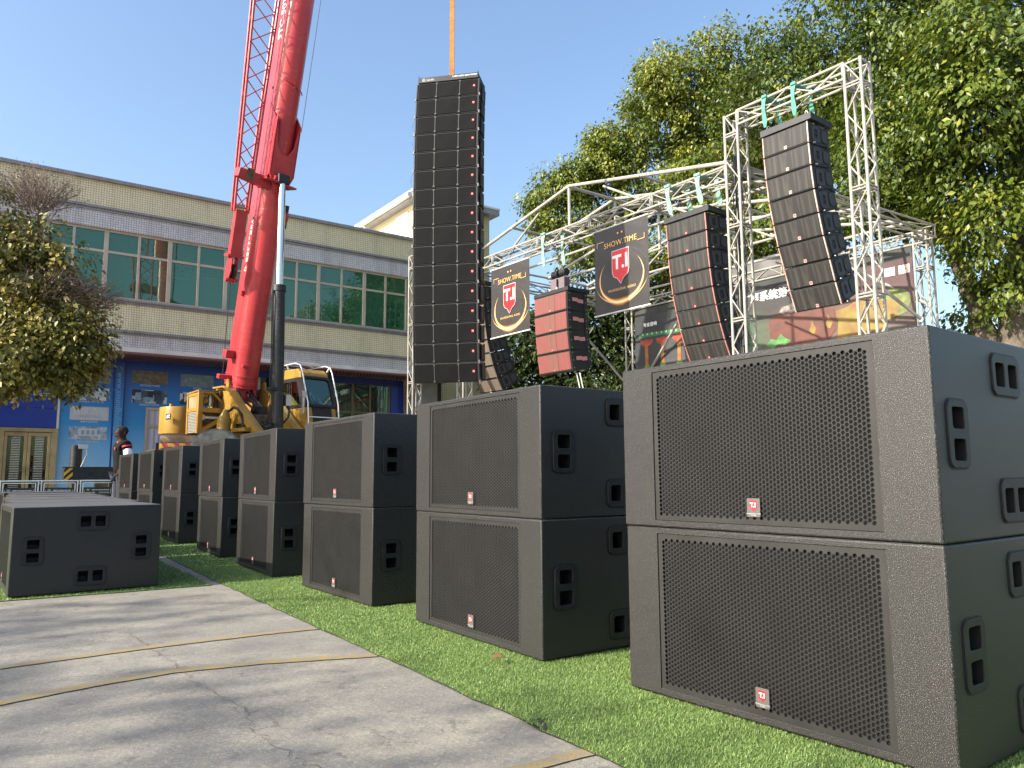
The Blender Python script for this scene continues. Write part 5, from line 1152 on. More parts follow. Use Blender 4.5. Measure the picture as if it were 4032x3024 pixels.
b = put('logo_badge', plate('logo_badge', [rrect(0, 0, 0.05, 0.055, 0.003, 2), rrect(0, 0.0, 0.042, 0.046, 0.003, 2)], 0.001, M_WHITE), tf, frame((-0.001, Wt - 0.11, 0.052), (0, -1, 0), (0, 0, 1))); obj('lettering', ME_SBT, b, (0, 0, 0.0005))
cl = thing('thin_cable_loops', 'thin wire loops standing out along the edges of the tall line array', 'cables', pc)
for i in range(12):
    sd = 1 if i % 3 else -1; i0 = 1 + i; x, z = pts[min(i0, 15)]
    a = fr * (x + 0.05) + lf_ * (sd * (Wt / 2 + 0.02)) + Vector((0, 0, z)); L = 0.09 * random.uniform(.6, 1.2)
    MB().path([a, a + lf_ * sd * L * .7 + Vector((0, 0, -0.06)), a + lf_ * sd * L + Vector((0, 0, -0.16)), a + lf_ * sd * L * .6 + Vector((0, 0, -0.25)), a + Vector((0, 0, -0.30))], 0.003, 4).build('wire', M_BLACKSTEEL, cl, fix=False)
HOOK = pc + fr * (pts[0][0] + 0.27) + Vector((0, 0, pts[0][1] + 0.11))
os_ = thing('orange_sling', 'orange webbing sling running from the tall line array up to the crane hook', 'sling', HOOK, TA)
sg = MB(); sg.bb((-0.010, -0.045, 0), (0.010, 0.045, 4.3)); sg.build('webbing', mat('orange_webbing', (0.36, 0.15, 0.04), 0.85, var=0.25, vscale=6, bump=0.4, bscale=60), os_)
# green netted scrap under the bottom box
# ---------------------------------------------------------------- truck crane
M_CY = mat('crane_yellow', (0.36, 0.205, 0.035), 0.42, var=0.18, vscale=2.5, bump=0.05, bscale=8); M_CYD = mat('crane_grime', (0.10, 0.075, 0.04), 0.7, var=0.5, vscale=8)
def boom_red():
    t = NT('crane_red', rough=0.30, spec=0.5)
    v = t.mapping(scale=(1.2, 1.2, 30)); x = t.xyz()
    sc_ = t.ramp(t.noise(1.4, 5, 0.62, vec=v, dist=0.8), [(0.60, 0.0), (0.68, 0.75)])
    sc2 = t.ramp(t.noise(0.7, 3), [(0.35, 0.15), (0.6, 1.0)])
    front = t.ramp(x['X'], [(0.08, 0.0), (0.28, 1.0)])
    k = t.math('MULTIPLY', t.math('MULTIPLY', sc_, sc2), front)
    c = t.ramp(t.noise(1.2, 5), [(0.3, (0.43, 0.032, 0.040)), (0.7, (0.52, 0.048, 0.056))])
    t.col(t.mix(t.math('MULTIPLY', k, 0.75), c, (0.62, 0.33, 0.30))); t.link(t.ramp(t.noise(2.0, 4), [(0.3, 0.22), (0.7, 0.42)]), t.p.inputs['Roughness']); return t.m
M_BR = boom_red(); M_CR = mat('crane_red_plain', (0.45, 0.035, 0.042), 0.36, var=0.15, vscale=3)
M_CHROME = mat('chrome_rod', (0.80, 0.81, 0.82), 0.12, 1.0)
def scratched_black():
    t = NT('scratched_black', rough=0.42)
    v = t.mapping(scale=(1, 1, 9)); k = t.ramp(t.noise(7, 6, 0.72, vec=v, dist=1.5), [(0.55, 0.0), (0.70, 0.8)])
    t.col(t.mix(k, (0.014, 0.014, 0.015), (0.16, 0.16, 0.16))); return t.m
M_CYL = scratched_black(); M_HOSE = mat('rubber_hose', (0.014, 0.014, 0.015), 0.55); M_TYRE = mat('grey_tyre', (0.26, 0.25, 0.225), 0.9, var=0.3, vscale=9, bump=0.5, bscale=40)
CA = math.atan2(-0.987, 0.163)
cr = thing('truck_crane', 'yellow truck crane with a raised red telescopic boom parked in front of the building', 'crane', (5.355, 18.73, 0.0), CA)
EL = R(76); AX = Vector((math.cos(EL), 0, math.sin(EL))); AM = Vector((math.sin(EL), 0, -math.cos(EL)))
PV = Vector((0, 0, 3.043))
# boom: its own axes are x = underside (m), y = left, z = along the boom
BM = Matrix((AM, Vector((0, 1, 0)), AX)).transposed().to_4x4()
assert BM.to_3x3().determinant() > 0
BM.translation = PV
Rb, Fb = 0.295, 0.175
sec = [(Fb + Rb * math.cos(R(a)), Rb * math.sin(R(a))) for a in range(90, -91, -12)] + [(-Fb - 0.10, -Rb + 0.02), (-Fb - 0.17, -Rb + 0.10), (-Fb - 0.17, Rb - 0.10), (-Fb - 0.10, Rb - 0.02)]
def boom_sec(t0, t1, k=1.0):
    return MB().prism([(x * k, y * k) for x, y in sec], lambda u, v, t: (u, v, t), t0, t1)
bo = boom_sec(-0.10, 11.2).build('boom', M_BR, cr, smooth=True); bo.matrix_local = BM
for k, (t0, t1) in enumerate(((11.2, 18.0), (18.0, 25.0), (25.0, 31.6))):
    o = boom_sec(t0, t1, 0.88 - 0.11 * k).build('boom_section', M_BR, bo, smooth=True)
# head with the rope that carries the array
hd = MB().bb((-0.25, -0.30, 31.5), (0.55, 0.30, 32.0)); hd.build('boom_head', M_CR, bo)
# collars and small fittings on the boom
for t_, w_ in ((-0.02, 0.07), (0.16, 0.03)):
    cl = MB().prism([(x * 1.05, y * 1.05) for x, y in sec], lambda u, v, t: (u, v, t), t_, t_ + w_); cl.build('collar', M_CR, bo, smooth=True)
MB().bb((-0.10, -0.52, 0.55), (0.12, -0.29, 0.75)).build('lug', M_CR, bo, bevel=0.03); MB().bb((-0.05, -0.60, 0.05), (0.10, -0.29, 0.16)).build('lug', M_CR, bo, bevel=0.02)
MB().bb((0.05, -0.36, 2.05), (0.12, -0.29, 2.18)).build('lug', M_CR, bo, bevel=0.01)
MB().bb((0.38, -0.24, 0.42), (0.50, -0.06, 0.47)).build('step', M_CR, bo)
for t_ in (3.9, 6.95): 
    s_ = MB().tube((0.0, -0.302, t_), (0.0, -0.296, t_), 0.035, 10); s_.build('slot', M_POCKET, bo)
for t_ in (7.05, 9.35):      # rope guides across the belly
    MB().path([(0.42, -0.20, t_ + 0.05), (0.50, -0.02, t_), (0.46, 0.20, t_ - 0.10), (0.30, 0.31, t_ - 0.12)], 0.014, 6).build('guide_bar', M_CR, bo); MB().bb((0.455, -0.02, t_ - 0.09), (0.50, 0.03, t_ + 0.08)).build('guide_bracket', M_CR, bo)
M_BT = mat('boom_lettering', (0.80, 0.66, 0.62), 0.5)
fb = lambda t_, x=0.0: frame((x, -0.2975, t_), (0, 0, 1), (-1, 0, 0))
put('lettering', text_mesh('STC-50T', 0.27, M_BT, 0.001, 'CENTER', bold=0.008), bo, fb(8.55, 0.02))
put('lettering', text_mesh('起重臂下严禁站人', 0.115, M_BT, 0.001, 'LEFT', bold=0.002, space=1.25), bo, fb(2.85, 0.0))
put('warning_triangle', plate('warning_triangle', [[(-0.07, -0.06), (0.07, -0.06), (0, 0.07)], [(-0.04, -0.042), (0.04, -0.042), (0, 0.035)]], 0.002, M_BT), bo, fb(2.70, 0.0) @ Matrix.Rotation(R(-90), 4, 'Z'))
# bracket below the boom that takes the lifting cylinder
pl = [(0.305, 4.96), (0.10, 4.52), (-0.10, 4.52), (-0.305, 4.96), (-0.305, 6.10), (-0.285, 6.15), (-0.20, 5.62), (-0.08, 5.42), (0.08, 5.42), (0.20, 5.62), (0.285, 6.25), (0.305, 6.3)]
MB().prism(pl, lambda u, v, t: (t, -u, v), 0.46, 0.52).build('cylinder_bracket', M_CR, bo, bevel=0.006, seg=1)
for y in (-0.305, 0.275): MB().prism([(0.0, 4.6), (0.52, 4.96), (0.52, 6.15), (0.05, 6.6)], lambda u, v, t: (u, t, v), y, y + 0.03).build('bracket_cheek', M_CR, bo)
MB().prism([(-0.42, 4.78), (0.34, 4.70), (0.34, 4.74), (-0.42, 4.82)], lambda u, v, t: (t, u, v), 0.20, 0.66).build('bracket_flange', M_CR, bo)
MB().tube((0.20, 0.30, 4.05), (0.20, 0.40, 4.05), 0.16, 14).build('sheave', M_CR, bo, smooth=True); MB().bb((0.1, 0.32, 3.8), (0.24, 0.44, 4.35)).build('sheave_guard', M_BLACKSTEEL, bo)
MB().bb((0.0, 0.33, 11.0), (0.30, 0.50, 11.12)).build('sensor', M_BLACKSTEEL, bo)
rp = MB(); rp.tube((0.32, 0.42, 6.1), (0.30, 0.42, 11.2), 0.008, 5); rp.build('hoist_rope', M_STEEL, bo)
# lattice fly jib stowed along the right side
def jx(t_): return -0.49, -0.79 - 0.052 * (t_ - 3.4)
jb = obj('fly_jib', None, bo)
for t0, t1 in ((3.95, 12.0),):
    for x_ in (-0.02, 0.13):
        for e_ in (0, 1):
            MB().tube((x_, jx(t0)[e_], t0), (x_, jx(t1)[e_], t1), 0.030, 8).build('jib_chord', M_CR, jb, smooth=True)
    lz = MB(); k = 0; t_ = t0
    while t_ < t1 - 0.5:
        n_ = t_ + 0.42
        a0, b0 = jx(t_); a1, b1 = jx(n_); a2, b2 = jx(t_ + .21)
        for x_, sw in ((-0.02, k % 2), (0.13, (k + 1) % 2)):
            if sw: lz.tube((x_, a0, t_), (x_, b1, n_), 0.013, 6)
            else: lz.tube((x_, b0, t_), (x_, a1, n_), 0.013, 6)
        if k % 2 == 0:
            for yy in (a0, b0): lz.tube((-0.02, yy, t_), (0.13, yy, n_), 0.011, 6)
        t_ = n_; k += 1
    lz.build('jib_lacing', M_CR, jb, smooth=True)
a0, b0 = jx(3.0)
MB().bb((-0.02, b0 + 0.00, 2.95), (0.13, a0 + 0.00, 4.0)).build('jib_tip_box', M_CR, jb, bevel=0.008, seg=1); MB().bb((-0.06, b0 - 0.06, 2.90), (0.17, a0 + 0.04, 2.95)).build('jib_tip_flange', M_CR, jb)
for y in (b0 + 0.03, a0 - 0.10): MB().prism([(-0.06, 2.9), (0.18, 2.9), (0.20, 2.55), (0.10, 2.32), (-0.02, 2.30), (-0.10, 2.5)], lambda u, v, t: (u, t, v), y, y + 0.03).build('jib_cheek', M_CR, jb, bevel=0.01)
MB().tube((0.05, (a0 + b0) / 2 - 0.03, 2.58), (0.05, (a0 + b0) / 2 + 0.03, 2.58), 0.17, 18).build('jib_sheave', M_BLACKSTEEL, jb, smooth=True); MB().tube((0.06, b0, 2.38), (0.06, a0, 2.38), 0.05, 12).build('jib_pin', M_CR, jb, smooth=True)
MB().prism([(0.12, 4.52), (0.12, 4.80), (-0.35, 4.86), (-0.95, 4.90), (-0.98, 4.70), (-0.35, 4.60)], lambda u, v, t: (t, u, v), 0.16, 0.42).build('jib_clamp', M_CR, bo, bevel=0.01)
MB().bb((0.14, -0.78, 4.67), (0.44, -0.64, 4.93)).build('clamp_pad', M_CYD, bo)
MB().prism([(-0.2, 9.75), (-0.2, 10.0), (-0.95, 10.12), (-0.95, 9.9)], lambda u, v, t: (t, u, v), -0.05, 0.35).build('jib_clamp', M_CR, bo)
rp = MB(); rp.tube((0.0, -0.62, 2.4), (-0.05, -0.42, -0.35), 0.010, 5); rp.build('jib_rope', M_HOSE, bo)
# lifting cylinder
cy = MB().tube((1.84, 0, 1.95), (1.745, 0, 5.02), 0.135, 20); cyl = cy.build('lift_cylinder', M_CYL, cr, smooth=True)
MB().tube((1.746, 0, 4.96), (1.742, 0, 5.10), 0.155, 20).build('gland', M_BLACKSTEEL, cyl, smooth=True); MB().tube((1.743, 0, 5.08), (1.735, 0, 7.55), 0.083, 20).build('rod', M_CHROME, cyl, smooth=True)
MB().bb((1.63, -0.14, 7.50), (1.84, 0.14, 7.72)).build('rod_eye', M_BLACKSTEEL, cyl, bevel=0.03); MB().tube((1.74, -0.2, 7.62), (1.74, 0.2, 7.62), 0.05, 10).build('pin', M_CR, cyl)
MB().bb((1.72, -0.10, 1.70), (1.96, 0.10, 2.05)).build('base_eye', M_BLACKSTEEL, cyl, bevel=0.04)
for dy, r_ in ((-0.155, 0.014), (-0.19, 0.012)):
    MB().path([(1.78, dy + 0.02, 4.98), (1.80, dy - 0.02, 4.8), (1.81, dy, 4.0), (1.84, dy, 3.4), (1.88, dy - 0.04, 2.9), (1.90, dy - 0.02, 2.3), (1.90, dy - 0.1, 1.95), (1.7, dy - 0.25, 1.82)], r_, 6).build('hose', M_HOSE, cyl, smooth=True)
MB().path([(1.92, 0.16, 2.45), (1.97, 0.22, 2.3), (1.97, 0.2, 2.1), (1.9, 0.1, 1.95)], 0.026, 8).build('hose', M_HOSE, cyl, smooth=True); MB().bb((1.85, 0.13, 2.35), (1.99, 0.25, 2.60)).build('valve', M_STEEL, cyl, bevel=0.01)
MB().bb((1.70, -0.22, 2.68), (1.94, 0.15, 2.76)).build('hose_clamp', M_BLACKSTEEL, cyl)
# slewing superstructure
prof = [(-0.70, 1.8), (-0.70, 2.55), (-0.22, 2.90), (0.33, 2.89), (0.67, 2.74), (1.21, 2.33), (2.05, 1.76), (1.5, 1.76), (1.2, 1.98), (0.75, 1.98), (0.72, 1.8)]
for r_, nm in ((0.42, 'side_plate'), (-0.48, 'side_plate')):
    p = MB().prism(prof, lambda u, v, t: (u, -t, v), r_, r_ + 0.05).build(nm, M_CY, cr)
    fl = MB()
    for (u0, v0), (u1, v1) in zip(prof[2:6], prof[3:7]):
        d = Vector((u1 - u0, 0, v1 - v0)).normalized(); n_ = Vector((d.z, 0, -d.x))
        a, b = Vector((u0, 0, v0)), Vector((u1, 0, v1)); y0, y1 = (-r_ - 0.17, -r_ + 0.02) if r_ > 0 else (-r_ - 0.07, -r_ + 0.12)
        fl.add([(q.x, y, q.z) for y in (y0, y1) for q in (a, b, b + n_ * 0.035, a + n_ * 0.035)], [(0, 1, 2, 3), (4, 5, 6, 7), (0, 1, 5, 4), (2, 3, 7, 6), (0, 3, 7, 4), (1, 2, 6, 5)])
    fl.build('flange', M_CY, p)
    MB().prism([(0.36, 2.84), (0.30, 2.99), (0.36, 3.05), (0.44, 3.03), (0.47, 2.93), (0.46, 2.82)], lambda u, v, t: (u, -t, v), r_ + 0.06, r_ + 0.09).build('lifting_eye', M_CY, p)
MB().tube((0, -0.55, 2.72), (0, 0.55, 2.72), 0.10, 14).build('boom_pivot', M_CYD, cr, smooth=True); MB().bb((-0.22, -0.26, 2.55), (0.30, 0.26, 2.95)).build('boom_foot', M_CR, cr, bevel=0.02)
MB().bb((-0.6, -0.40, 1.8), (1.1, 0.42, 2.2)).build('winch_housing', M_CYD, cr, bevel=0.02)
for k in range(3): MB().bb((0.75 + 0.06 * k, -0.12 + 0.03 * k, 2.2), (0.98 + 0.04 * k, 0.16, 2.25 + 0.07 * k)).build('valve_block', M_BLACKSTEEL, cr, bevel=0.01)
for k in range(5):
    y = random.uniform(-.25, .3)
    MB().path([(0.15 + .05 * k, y, 2.85), (0.45, y + random.uniform(-.1, .1), 2.6), (0.75 + .08 * k, y + random.uniform(-.12, .12), 2.35), (1.0, y, 2.1), (1.3 + .1 * k, y + .1, 1.85)], 0.020 if k < 3 else 0.03, 7).build('hose', M_HOSE, cr, smooth=True)
MB().path([(0.85, -0.66, 2.26), (0.95, -0.60, 2.34), (1.08, -0.52, 2.28), (1.16, -0.47, 2.05), (1.18, -0.46, 1.9)], 0.035, 8).build('hose', M_HOSE, cr, smooth=True)
sl_ = MB().tube((0.72, -0.72, 1.78), (0.74, -0.70, 2.10), 0.15, 16); sl_.tube((0.74, -0.70, 2.10), (0.76, -0.68, 2.30), 0.13, 16, r2=0.06); sl_.build('slew_motor', M_CY, cr, smooth=True)
MB().bb((0.55, -0.62, 1.78), (1.55, -0.40, 1.86)).build('deck_step', M_CY, cr, bevel=0.01); MB().bb((-2.0, -0.55, 1.50), (0.9, 1.45, 1.78)).build('slew_deck', M_CY, cr, bevel=0.02)
MB().tube((0, 0, 1.3), (0, 0, 1.5), 0.75, 28).build('slew_ring', M_CYD, cr, smooth=True)
# engine enclosure to the right of the boom foot
r0, r1, z0, z1 = 0.36, 1.02, 1.79, 2.82
fm = plate('engine_frame', [[(-r1, z0), (-r0, z0), (-r0, z1 - 0.08), (-r0 - 0.05, z1), (-r1, z1 - 0.06)],
    [(-r1 + 0.10, 2.38), (-r0 - 0.05, 2.38), (-r0 - 0.05, 2.44), (-r1 + 0.32, 2.72), (-r1 + 0.10, 2.72)], [(-r0 - 0.05, 2.50), (-r0 - 0.05, 2.74), (-r1 + 0.36, 2.74)],
    [(-r1 + 0.10, 2.28), (-r1 + 0.10, 1.90), (-r0 - 0.05, 2.22), (-r0 - 0.05, 2.28)], [(-r1 + 0.16, 1.84), (-r0 - 0.05, 1.84), (-r0 - 0.05, 2.12)]], 0.05, M_CY, 0.004)
enf = put('engine_frame', fm, cr, frame((0.0, 0, 0), (0, 1, 0), (0, 0, 1)))
MB().prism([(-0.62, z1 - 0.10), (0.05, z1 - 0.06), (0.05, z1 - 0.03), (-0.62, z1 - 0.07)], lambda u, v, t: (u, -t, v), r0, r1 + 0.01).build('engine_roof', M_CY, cr)
MB().bb((-0.62, -r1, z0), (-0.55, -r1 + 0.06, z1 - 0.12)).build('engine_post', M_CY, cr); MB().bb((-0.06, -r1 - 0.002, z0), (0.0, -r1 + 0.06, z1 - 0.08)).build('engine_post', M_CY, cr)
MB().bb((-0.55, -r1 + 0.005, 2.30), (-0.06, -r1 + 0.05, 2.38)).build('engine_rail', M_CY, cr); MB().bb((-0.55, -r1 + 0.005, 2.66), (-0.06, -r1 + 0.05, z1 - 0.09)).build('engine_rail', M_CY, cr)
MB().bb((-0.55, -r1 + 0.02, 2.38), (-0.06, -r1 + 0.03, 2.66)).build('engine_panel', mat('tan_panel', (0.36, 0.25, 0.13), 0.5, var=.2, vscale=4), cr)
lv = MB()
for k in range(14): lv.bb((-0.55, -r1 + 0.015, z0 + 0.02 + k * 0.035), (-0.06, -r1 + 0.028, z0 + 0.043 + k * 0.035))
lv.build('radiator_louvre', mat('louvre_grey', (0.30, 0.28, 0.25), 0.5), cr)
MB().bb((-0.52, -r1 + 0.10, z0), (-0.10, -r0, 2.30)).build('engine_block', M_CYD, cr, bevel=0.03); MB().tube((-0.15, -0.62, 2.55), (-0.15, -0.85, 2.55), 0.09, 14).build('air_filter', M_CY, cr, smooth=True)
MB().tube((-0.08, -0.70, 2.42), (-0.08, -0.70, 2.62), 0.05, 10).build('pump', M_STEEL, cr, smooth=True); MB().tube((-0.06, -0.95, 2.16), (-0.06, -0.45, 2.16), 0.035, 10).build('pipe', M_TRIM, cr, smooth=True); MB().bb((-0.08, -0.94, 2.10), (-0.02, -0.84, 2.22)).build('pipe_flange', M_STEEL, cr)
for k in range(4): MB().path([(-0.08, -0.5 - .08 * k, 2.7), (-0.05, -0.55 - .06 * k, 2.55), (-0.1, -0.5 - .1 * k, 2.4)], 0.012, 6).build('hose', M_HOSE, cr, smooth=True)
# counterweight
cw = MB().prism(rrect(-1.75, 0, 0.95, 2.35, 0.42, 8), lambda u, v, t: (u, v, t), 1.84, 2.50).build('counterweight', M_CY, cr, smooth=True, bevel=0.01)
MB().tube((-1.55, -1.02, 2.50), (-1.55, -1.02, 2.57), 0.045, 12).build('lifting_eye', M_CY, cw, smooth=True)
st = MB().bb((-1.42, -1.182, 2.16), (-1.14, -1.174, 2.30)); st.build('sticker', M_BLACKSTEEL, cw)
put('lettering', text_mesh('STC', 0.11, M_WHITE, 0.0008, bold=0.004), cw, frame((-1.28, -1.183, 2.23), (1, 0, 0), (0, 0, 1)))
# operator's cab on the left of the boom
c0, c1 = 0.68, 1.42
def cabp(poly, name, m, r_a=c0, r_b=c1, bevel=0.02, par=None):
    return MB().prism(poly, lambda u, v, t: (u, t, v), r_a, r_b).build(name, m, par or cr, bevel=bevel)
cab = cabp([(0.25, 1.80), (1.86, 1.80), (1.98, 1.92), (1.99, 2.10), (1.93, 2.36), (0.25, 2.36)], 'cab', M_CY)
cabp([(1.865, 1.82), (1.99, 1.93), (2.005, 2.12), (1.95, 2.37), (1.90, 2.37)], 'cab_nose', M_PLASTIC, c0 + 0.12, c1 - 0.12, 0.01, cab)
cabp([(0.25, 3.05), (1.62, 3.05), (1.58, 3.20), (1.44, 3.30), (0.25, 3.34)], 'cab_roof', M_CY, par=cab, bevel=0.04)
sd = plate('cab_side', [[(0.25, 2.36), (1.95, 2.36), (1.64, 3.08), (0.25, 3.08)], [(0.72, 2.44), (1.62, 2.44), (1.42, 3.00), (0.72, 3.00)]], 0.03, M_PLASTIC, 0.004)
put('cab_side', sd, cab, frame((0, c0 + 0.03, 0), (1, 0, 0), (0, 0, 1))); put('cab_side', sd, cab, frame((0, c1, 0), (1, 0, 0), (0, 0, 1)))
M_CGL = glass('cab_glass', (0.42, 0.50, 0.52), 0.16, body=(0.02, 0.03, 0.03), bmix=0.12)
for y in (c0 + 0.012, c1 - 0.012): MB().add([(0.72, y, 2.44), (1.62, y, 2.44), (1.42, y, 3.00), (0.72, y, 3.00)], [(0, 1, 2, 3)]).build('side_window', M_CGL, cab)
MB().tube((1.12, c0 + 0.0, 2.44), (1.12, c0 + 0.0, 3.0), 0.015, 6).build('window_bar', M_PLASTIC, cab)
ws = plate('windscreen_frame', [rrect(0, 0, c1 - c0, 0.80, 0.10, 5), rrect(0, 0, c1 - c0 - 0.11, 0.69, 0.08, 5)], 0.03, M_PLASTIC, 0.004)
wo_, wu = Vector((1.80, (c0 + c1) / 2, 2.735)), Vector((-0.40, 0, 0.92))
put('windscreen_frame', ws, cab, frame(wo_, (0, 1, 0), wu)); put('windscreen', plate('windscreen', [rrect(0, 0, c1 - c0 - 0.10, 0.70, 0.08, 5)], 0.006, M_CGL), cab, frame(wo_ - Vector((0.012, 0, 0.005)), (0, 1, 0), wu))
MB().bb((0.28, c0 + 0.03, 2.36), (0.32, c1 - 0.03, 3.06)).build('rear_panel', M_PLASTIC, cab); MB().bb((0.6, 0.85, 2.2), (0.75, 1.25, 2.95)).build('seat', M_FOAM, cab, bevel=0.04); MB().bb((0.7, 0.85, 2.2), (1.15, 1.25, 2.45)).build('seat', M_FOAM, cab, bevel=0.04)
wp = MB(); wp.path([(1.98, c0 + 0.22, 2.33), (1.90, c0 + 0.12, 2.60), (1.80, c0 + 0.10, 2.78)], 0.008, 5); wp.path([(1.99, c0 + 0.36, 2.30), (1.92, c0 + 0.24, 2.55)], 0.012, 5); wp.build('wiper', M_BLACKSTEEL, cab)
for y in (c0 - 0.03, c1 + 0.02):
    MB().path([(0.3, y, 3.42), (1.40, y, 3.42), (1.62, y, 3.36), (1.72, y, 3.22), (2.02, y, 2.45), (2.08, y, 1.85)], 0.016, 8).build('guard_rail', M_ALU, cab, smooth=True)
MB().tube((2.05, c0 - .03, 2.13), (2.05, c1 + .02, 2.13), 0.014, 8).build('guard_rail', M_ALU, cab, smooth=True); MB().tube((0.4, c0 - .03, 3.42), (0.4, c1 + .02, 3.42), 0.014, 8).build('guard_rail', M_ALU, cab, smooth=True)
for f_ in (0.55, 0.9, 1.25): MB().path([(f_, c0 - .03, 3.42), (f_ - 0.05, c0 + .12, 3.49), (f_ - 0.05, c1 - .15, 3.49), (f_, c1 + .02, 3.42)], 0.011, 7).build('guard_rail', M_ALU, cab, smooth=True)
MB().tube((1.0, c0 + 0.02, 3.32), (1.0, c0 - 0.03, 3.42), 0.02, 6).build('rail_stay', M_TRIM, cab); MB().tube((1.55, c1 - 0.02, 3.25), (1.6, c1 + 0.02, 3.36), 0.02, 6).build('rail_stay', M_TRIM, cab)
MB().tube((2.02, 1.14, 1.98), (2.09, 1.14, 1.98), 0.055, 12).build('work_lamp', M_TRIM, cab, smooth=True)
gl = MB().tube((2.05, c0 + 0.28, 1.80), (2.05, c0 + 0.28, 1.94), 0.05, 12).build('beacon', mat('green_beacon', (0.12, 0.70, 0.30), 0.3), cab, smooth=True)
for r_, f_, sz in ((-0.58, 1.95, 0.035), (-0.60, 1.86, 0.02)): MB().tube((f_, -r_, 2.2), (f_, -r_, 2.66), sz * .6, 8).build('lamp_post', M_STEEL, cr)
MB().bb((1.90, 0.53, 2.58), (1.98, 0.63, 2.72)).build('work_lamp', M_STEEL, cr, bevel=0.01)
# carrier (world axes: it stands across the picture), its own frame turned back
cf = obj('carrier', None, cr); cf.rotation_euler = (0, 0, -CA)
def wl(x, y, z): return Vector((x - 5.355, y - 18.73, z))
def wbox(name, lo, hi, m, par=None, bevel=0.01):
    return MB().bb(wl(*lo), wl(*hi)).build(name, m, par or cf, bevel=bevel)
wbox('chassis', (3.55, 17.45, 0.75), (13.0, 19.9, 1.35), M_CY); wbox('deck', (3.55, 17.40, 1.35), (11.0, 19.95, 1.42), M_CYD)
tm = mat('old_timber', (0.30, 0.20, 0.13), 0.85, var=0.3, vscale=6)
MB().box(wl(3.98, 18.15, 1.62), (0.95, 0.16, 0.15), Matrix.Rotation(R(-34), 3, 'Z')).build('timber_block', tm, cf, bevel=0.01)
def hazard():
    t = NT('hazard_stripes', rough=0.4); x = t.xyz()
    s1 = t.math('FRACT', t.math('MULTIPLY', t.math('ADD', t.math('ADD', x['X'], t.math('MULTIPLY', x['Y'], -0.7)), x['Z']), 3.2)); t.col(t.mix(t.math('GREATER_THAN', s1, 0.5), (0.55, 0.03, 0.03), (0.75, 0.45, 0.03))); return t.m
MB().box(wl(3.90, 18.13, 1.45), (0.90, 0.02, 0.15), Matrix.Rotation(R(-34), 3, 'Z')).build('hazard_board', hazard(), cf)
MB().box(wl(3.50, 18.40, 1.42), (0.06, 0.06, 0.24)).build('board_post', M_BLACKSTEEL, cf)
def tyre(c, rad, wid, ang):
    m = MB(); n = 40; prof_ = [(0.56, -0.42), (0.60, -0.5), (0.93, -0.5), (1.0, -0.40), (1.0, 0.40), (0.93, 0.5), (0.60, 0.5), (0.56, 0.42)]; k = len(prof_)
    vs_ = []
    for i in range(n):
        a = 2 * math.pi * i / n
        for r_, y in prof_: vs_.append((rad * r_ * math.cos(a), wid * y, rad * r_ * math.sin(a)))
    fs_ = [(i * k + j, i * k + (j + 1) % k, ((i + 1) % n) * k + (j + 1) % k, ((i + 1) % n) * k + j) for i in range(n) for j in range(k)]
    m.add(vs_, fs_)
    for i in range(n * 2):
        a = 2 * math.pi * (i + 0.25) / (n * 2); Mx = Matrix.Rotation(-a, 3, 'Y')
        m.box(Mx @ Vector((rad * 1.0, 0, 0)), (rad * 0.05, wid * 0.92, rad * 0.045), Mx)
    o = m.build('tyre', M_TYRE, cf, smooth=False); o.location = c; o.rotation_euler = (0, 0, ang)
    h = MB().tube((0, -wid * 0.3, 0), (0, wid * 0.3, 0), rad * 0.57, 24).build('rim', M_CYD, o, smooth=True)
    MB().tube((0, -wid * 0.42, 0), (0, -wid * 0.28, 0), rad * 0.2, 16).build('hub', M_CYD, o, smooth=True); return o
tyre(wl(4.58, 17.62, 1.22), 0.60, 0.33, R(-34))
for x in (4.7, 6.2, 9.6, 11.2): tyre(wl(x, 17.62, 0.56), 0.54, 0.30, 0)
wbox('outrigger_beam', (1.74, 18.38, 0.74), (3.7, 18.72, 1.00), M_BLACKSTEEL); wbox('outrigger_lip', (1.72, 18.36, 0.985), (3.7, 18.74, 1.01), M_BLACKSTEEL)
def stripes():
    t = NT('yellow_black_stripes', rough=0.45); x = t.xyz()
    s1 = t.math('FRACT', t.math('MULTIPLY', t.math('SUBTRACT', x['X'], x['Z']), 7.0)); t.col(t.mix(t.math('GREATER_THAN', s1, 0.5), (0.012, 0.012, 0.012), (0.70, 0.38, 0.02))); return t.m
wbox('stripe_plate', (1.745, 18.372, 0.74), (1.90, 18.379, 0.985), stripes())
MB().tube(wl(1.96, 18.55, 0.10), wl(1.96, 18.55, 1.46), 0.115, 18).build('outrigger_jack', M_BLACKSTEEL, cf, smooth=True); MB().bb(wl(1.98, 18.42, 1.38), wl(2.16, 18.56, 1.48)).build('jack_valve', M_STEEL, cf, bevel=0.01)
MB().path([wl(2.12, 18.44, 1.40), wl(2.14, 18.42, 1.25), wl(2.08, 18.41, 1.10), wl(2.05, 18.43, 1.0)], 0.016, 6).build('hose', M_STEEL, cf, smooth=True); MB().bb(wl(1.72, 18.3, 0.0), wl(2.2, 18.8, 0.10)).build('outrigger_pad', M_BLACKSTEEL, cf)
MB().tube(wl(2.22, 18.376, 0.86), wl(2.22, 18.384, 0.86), 0.045, 14).build('beam_hole', M_POCKET, cf)
MB().bb(wl(2.35, 18.40, 0.40), wl(3.6, 18.7, 0.735)).build('outrigger_box', M_CYD, cf)
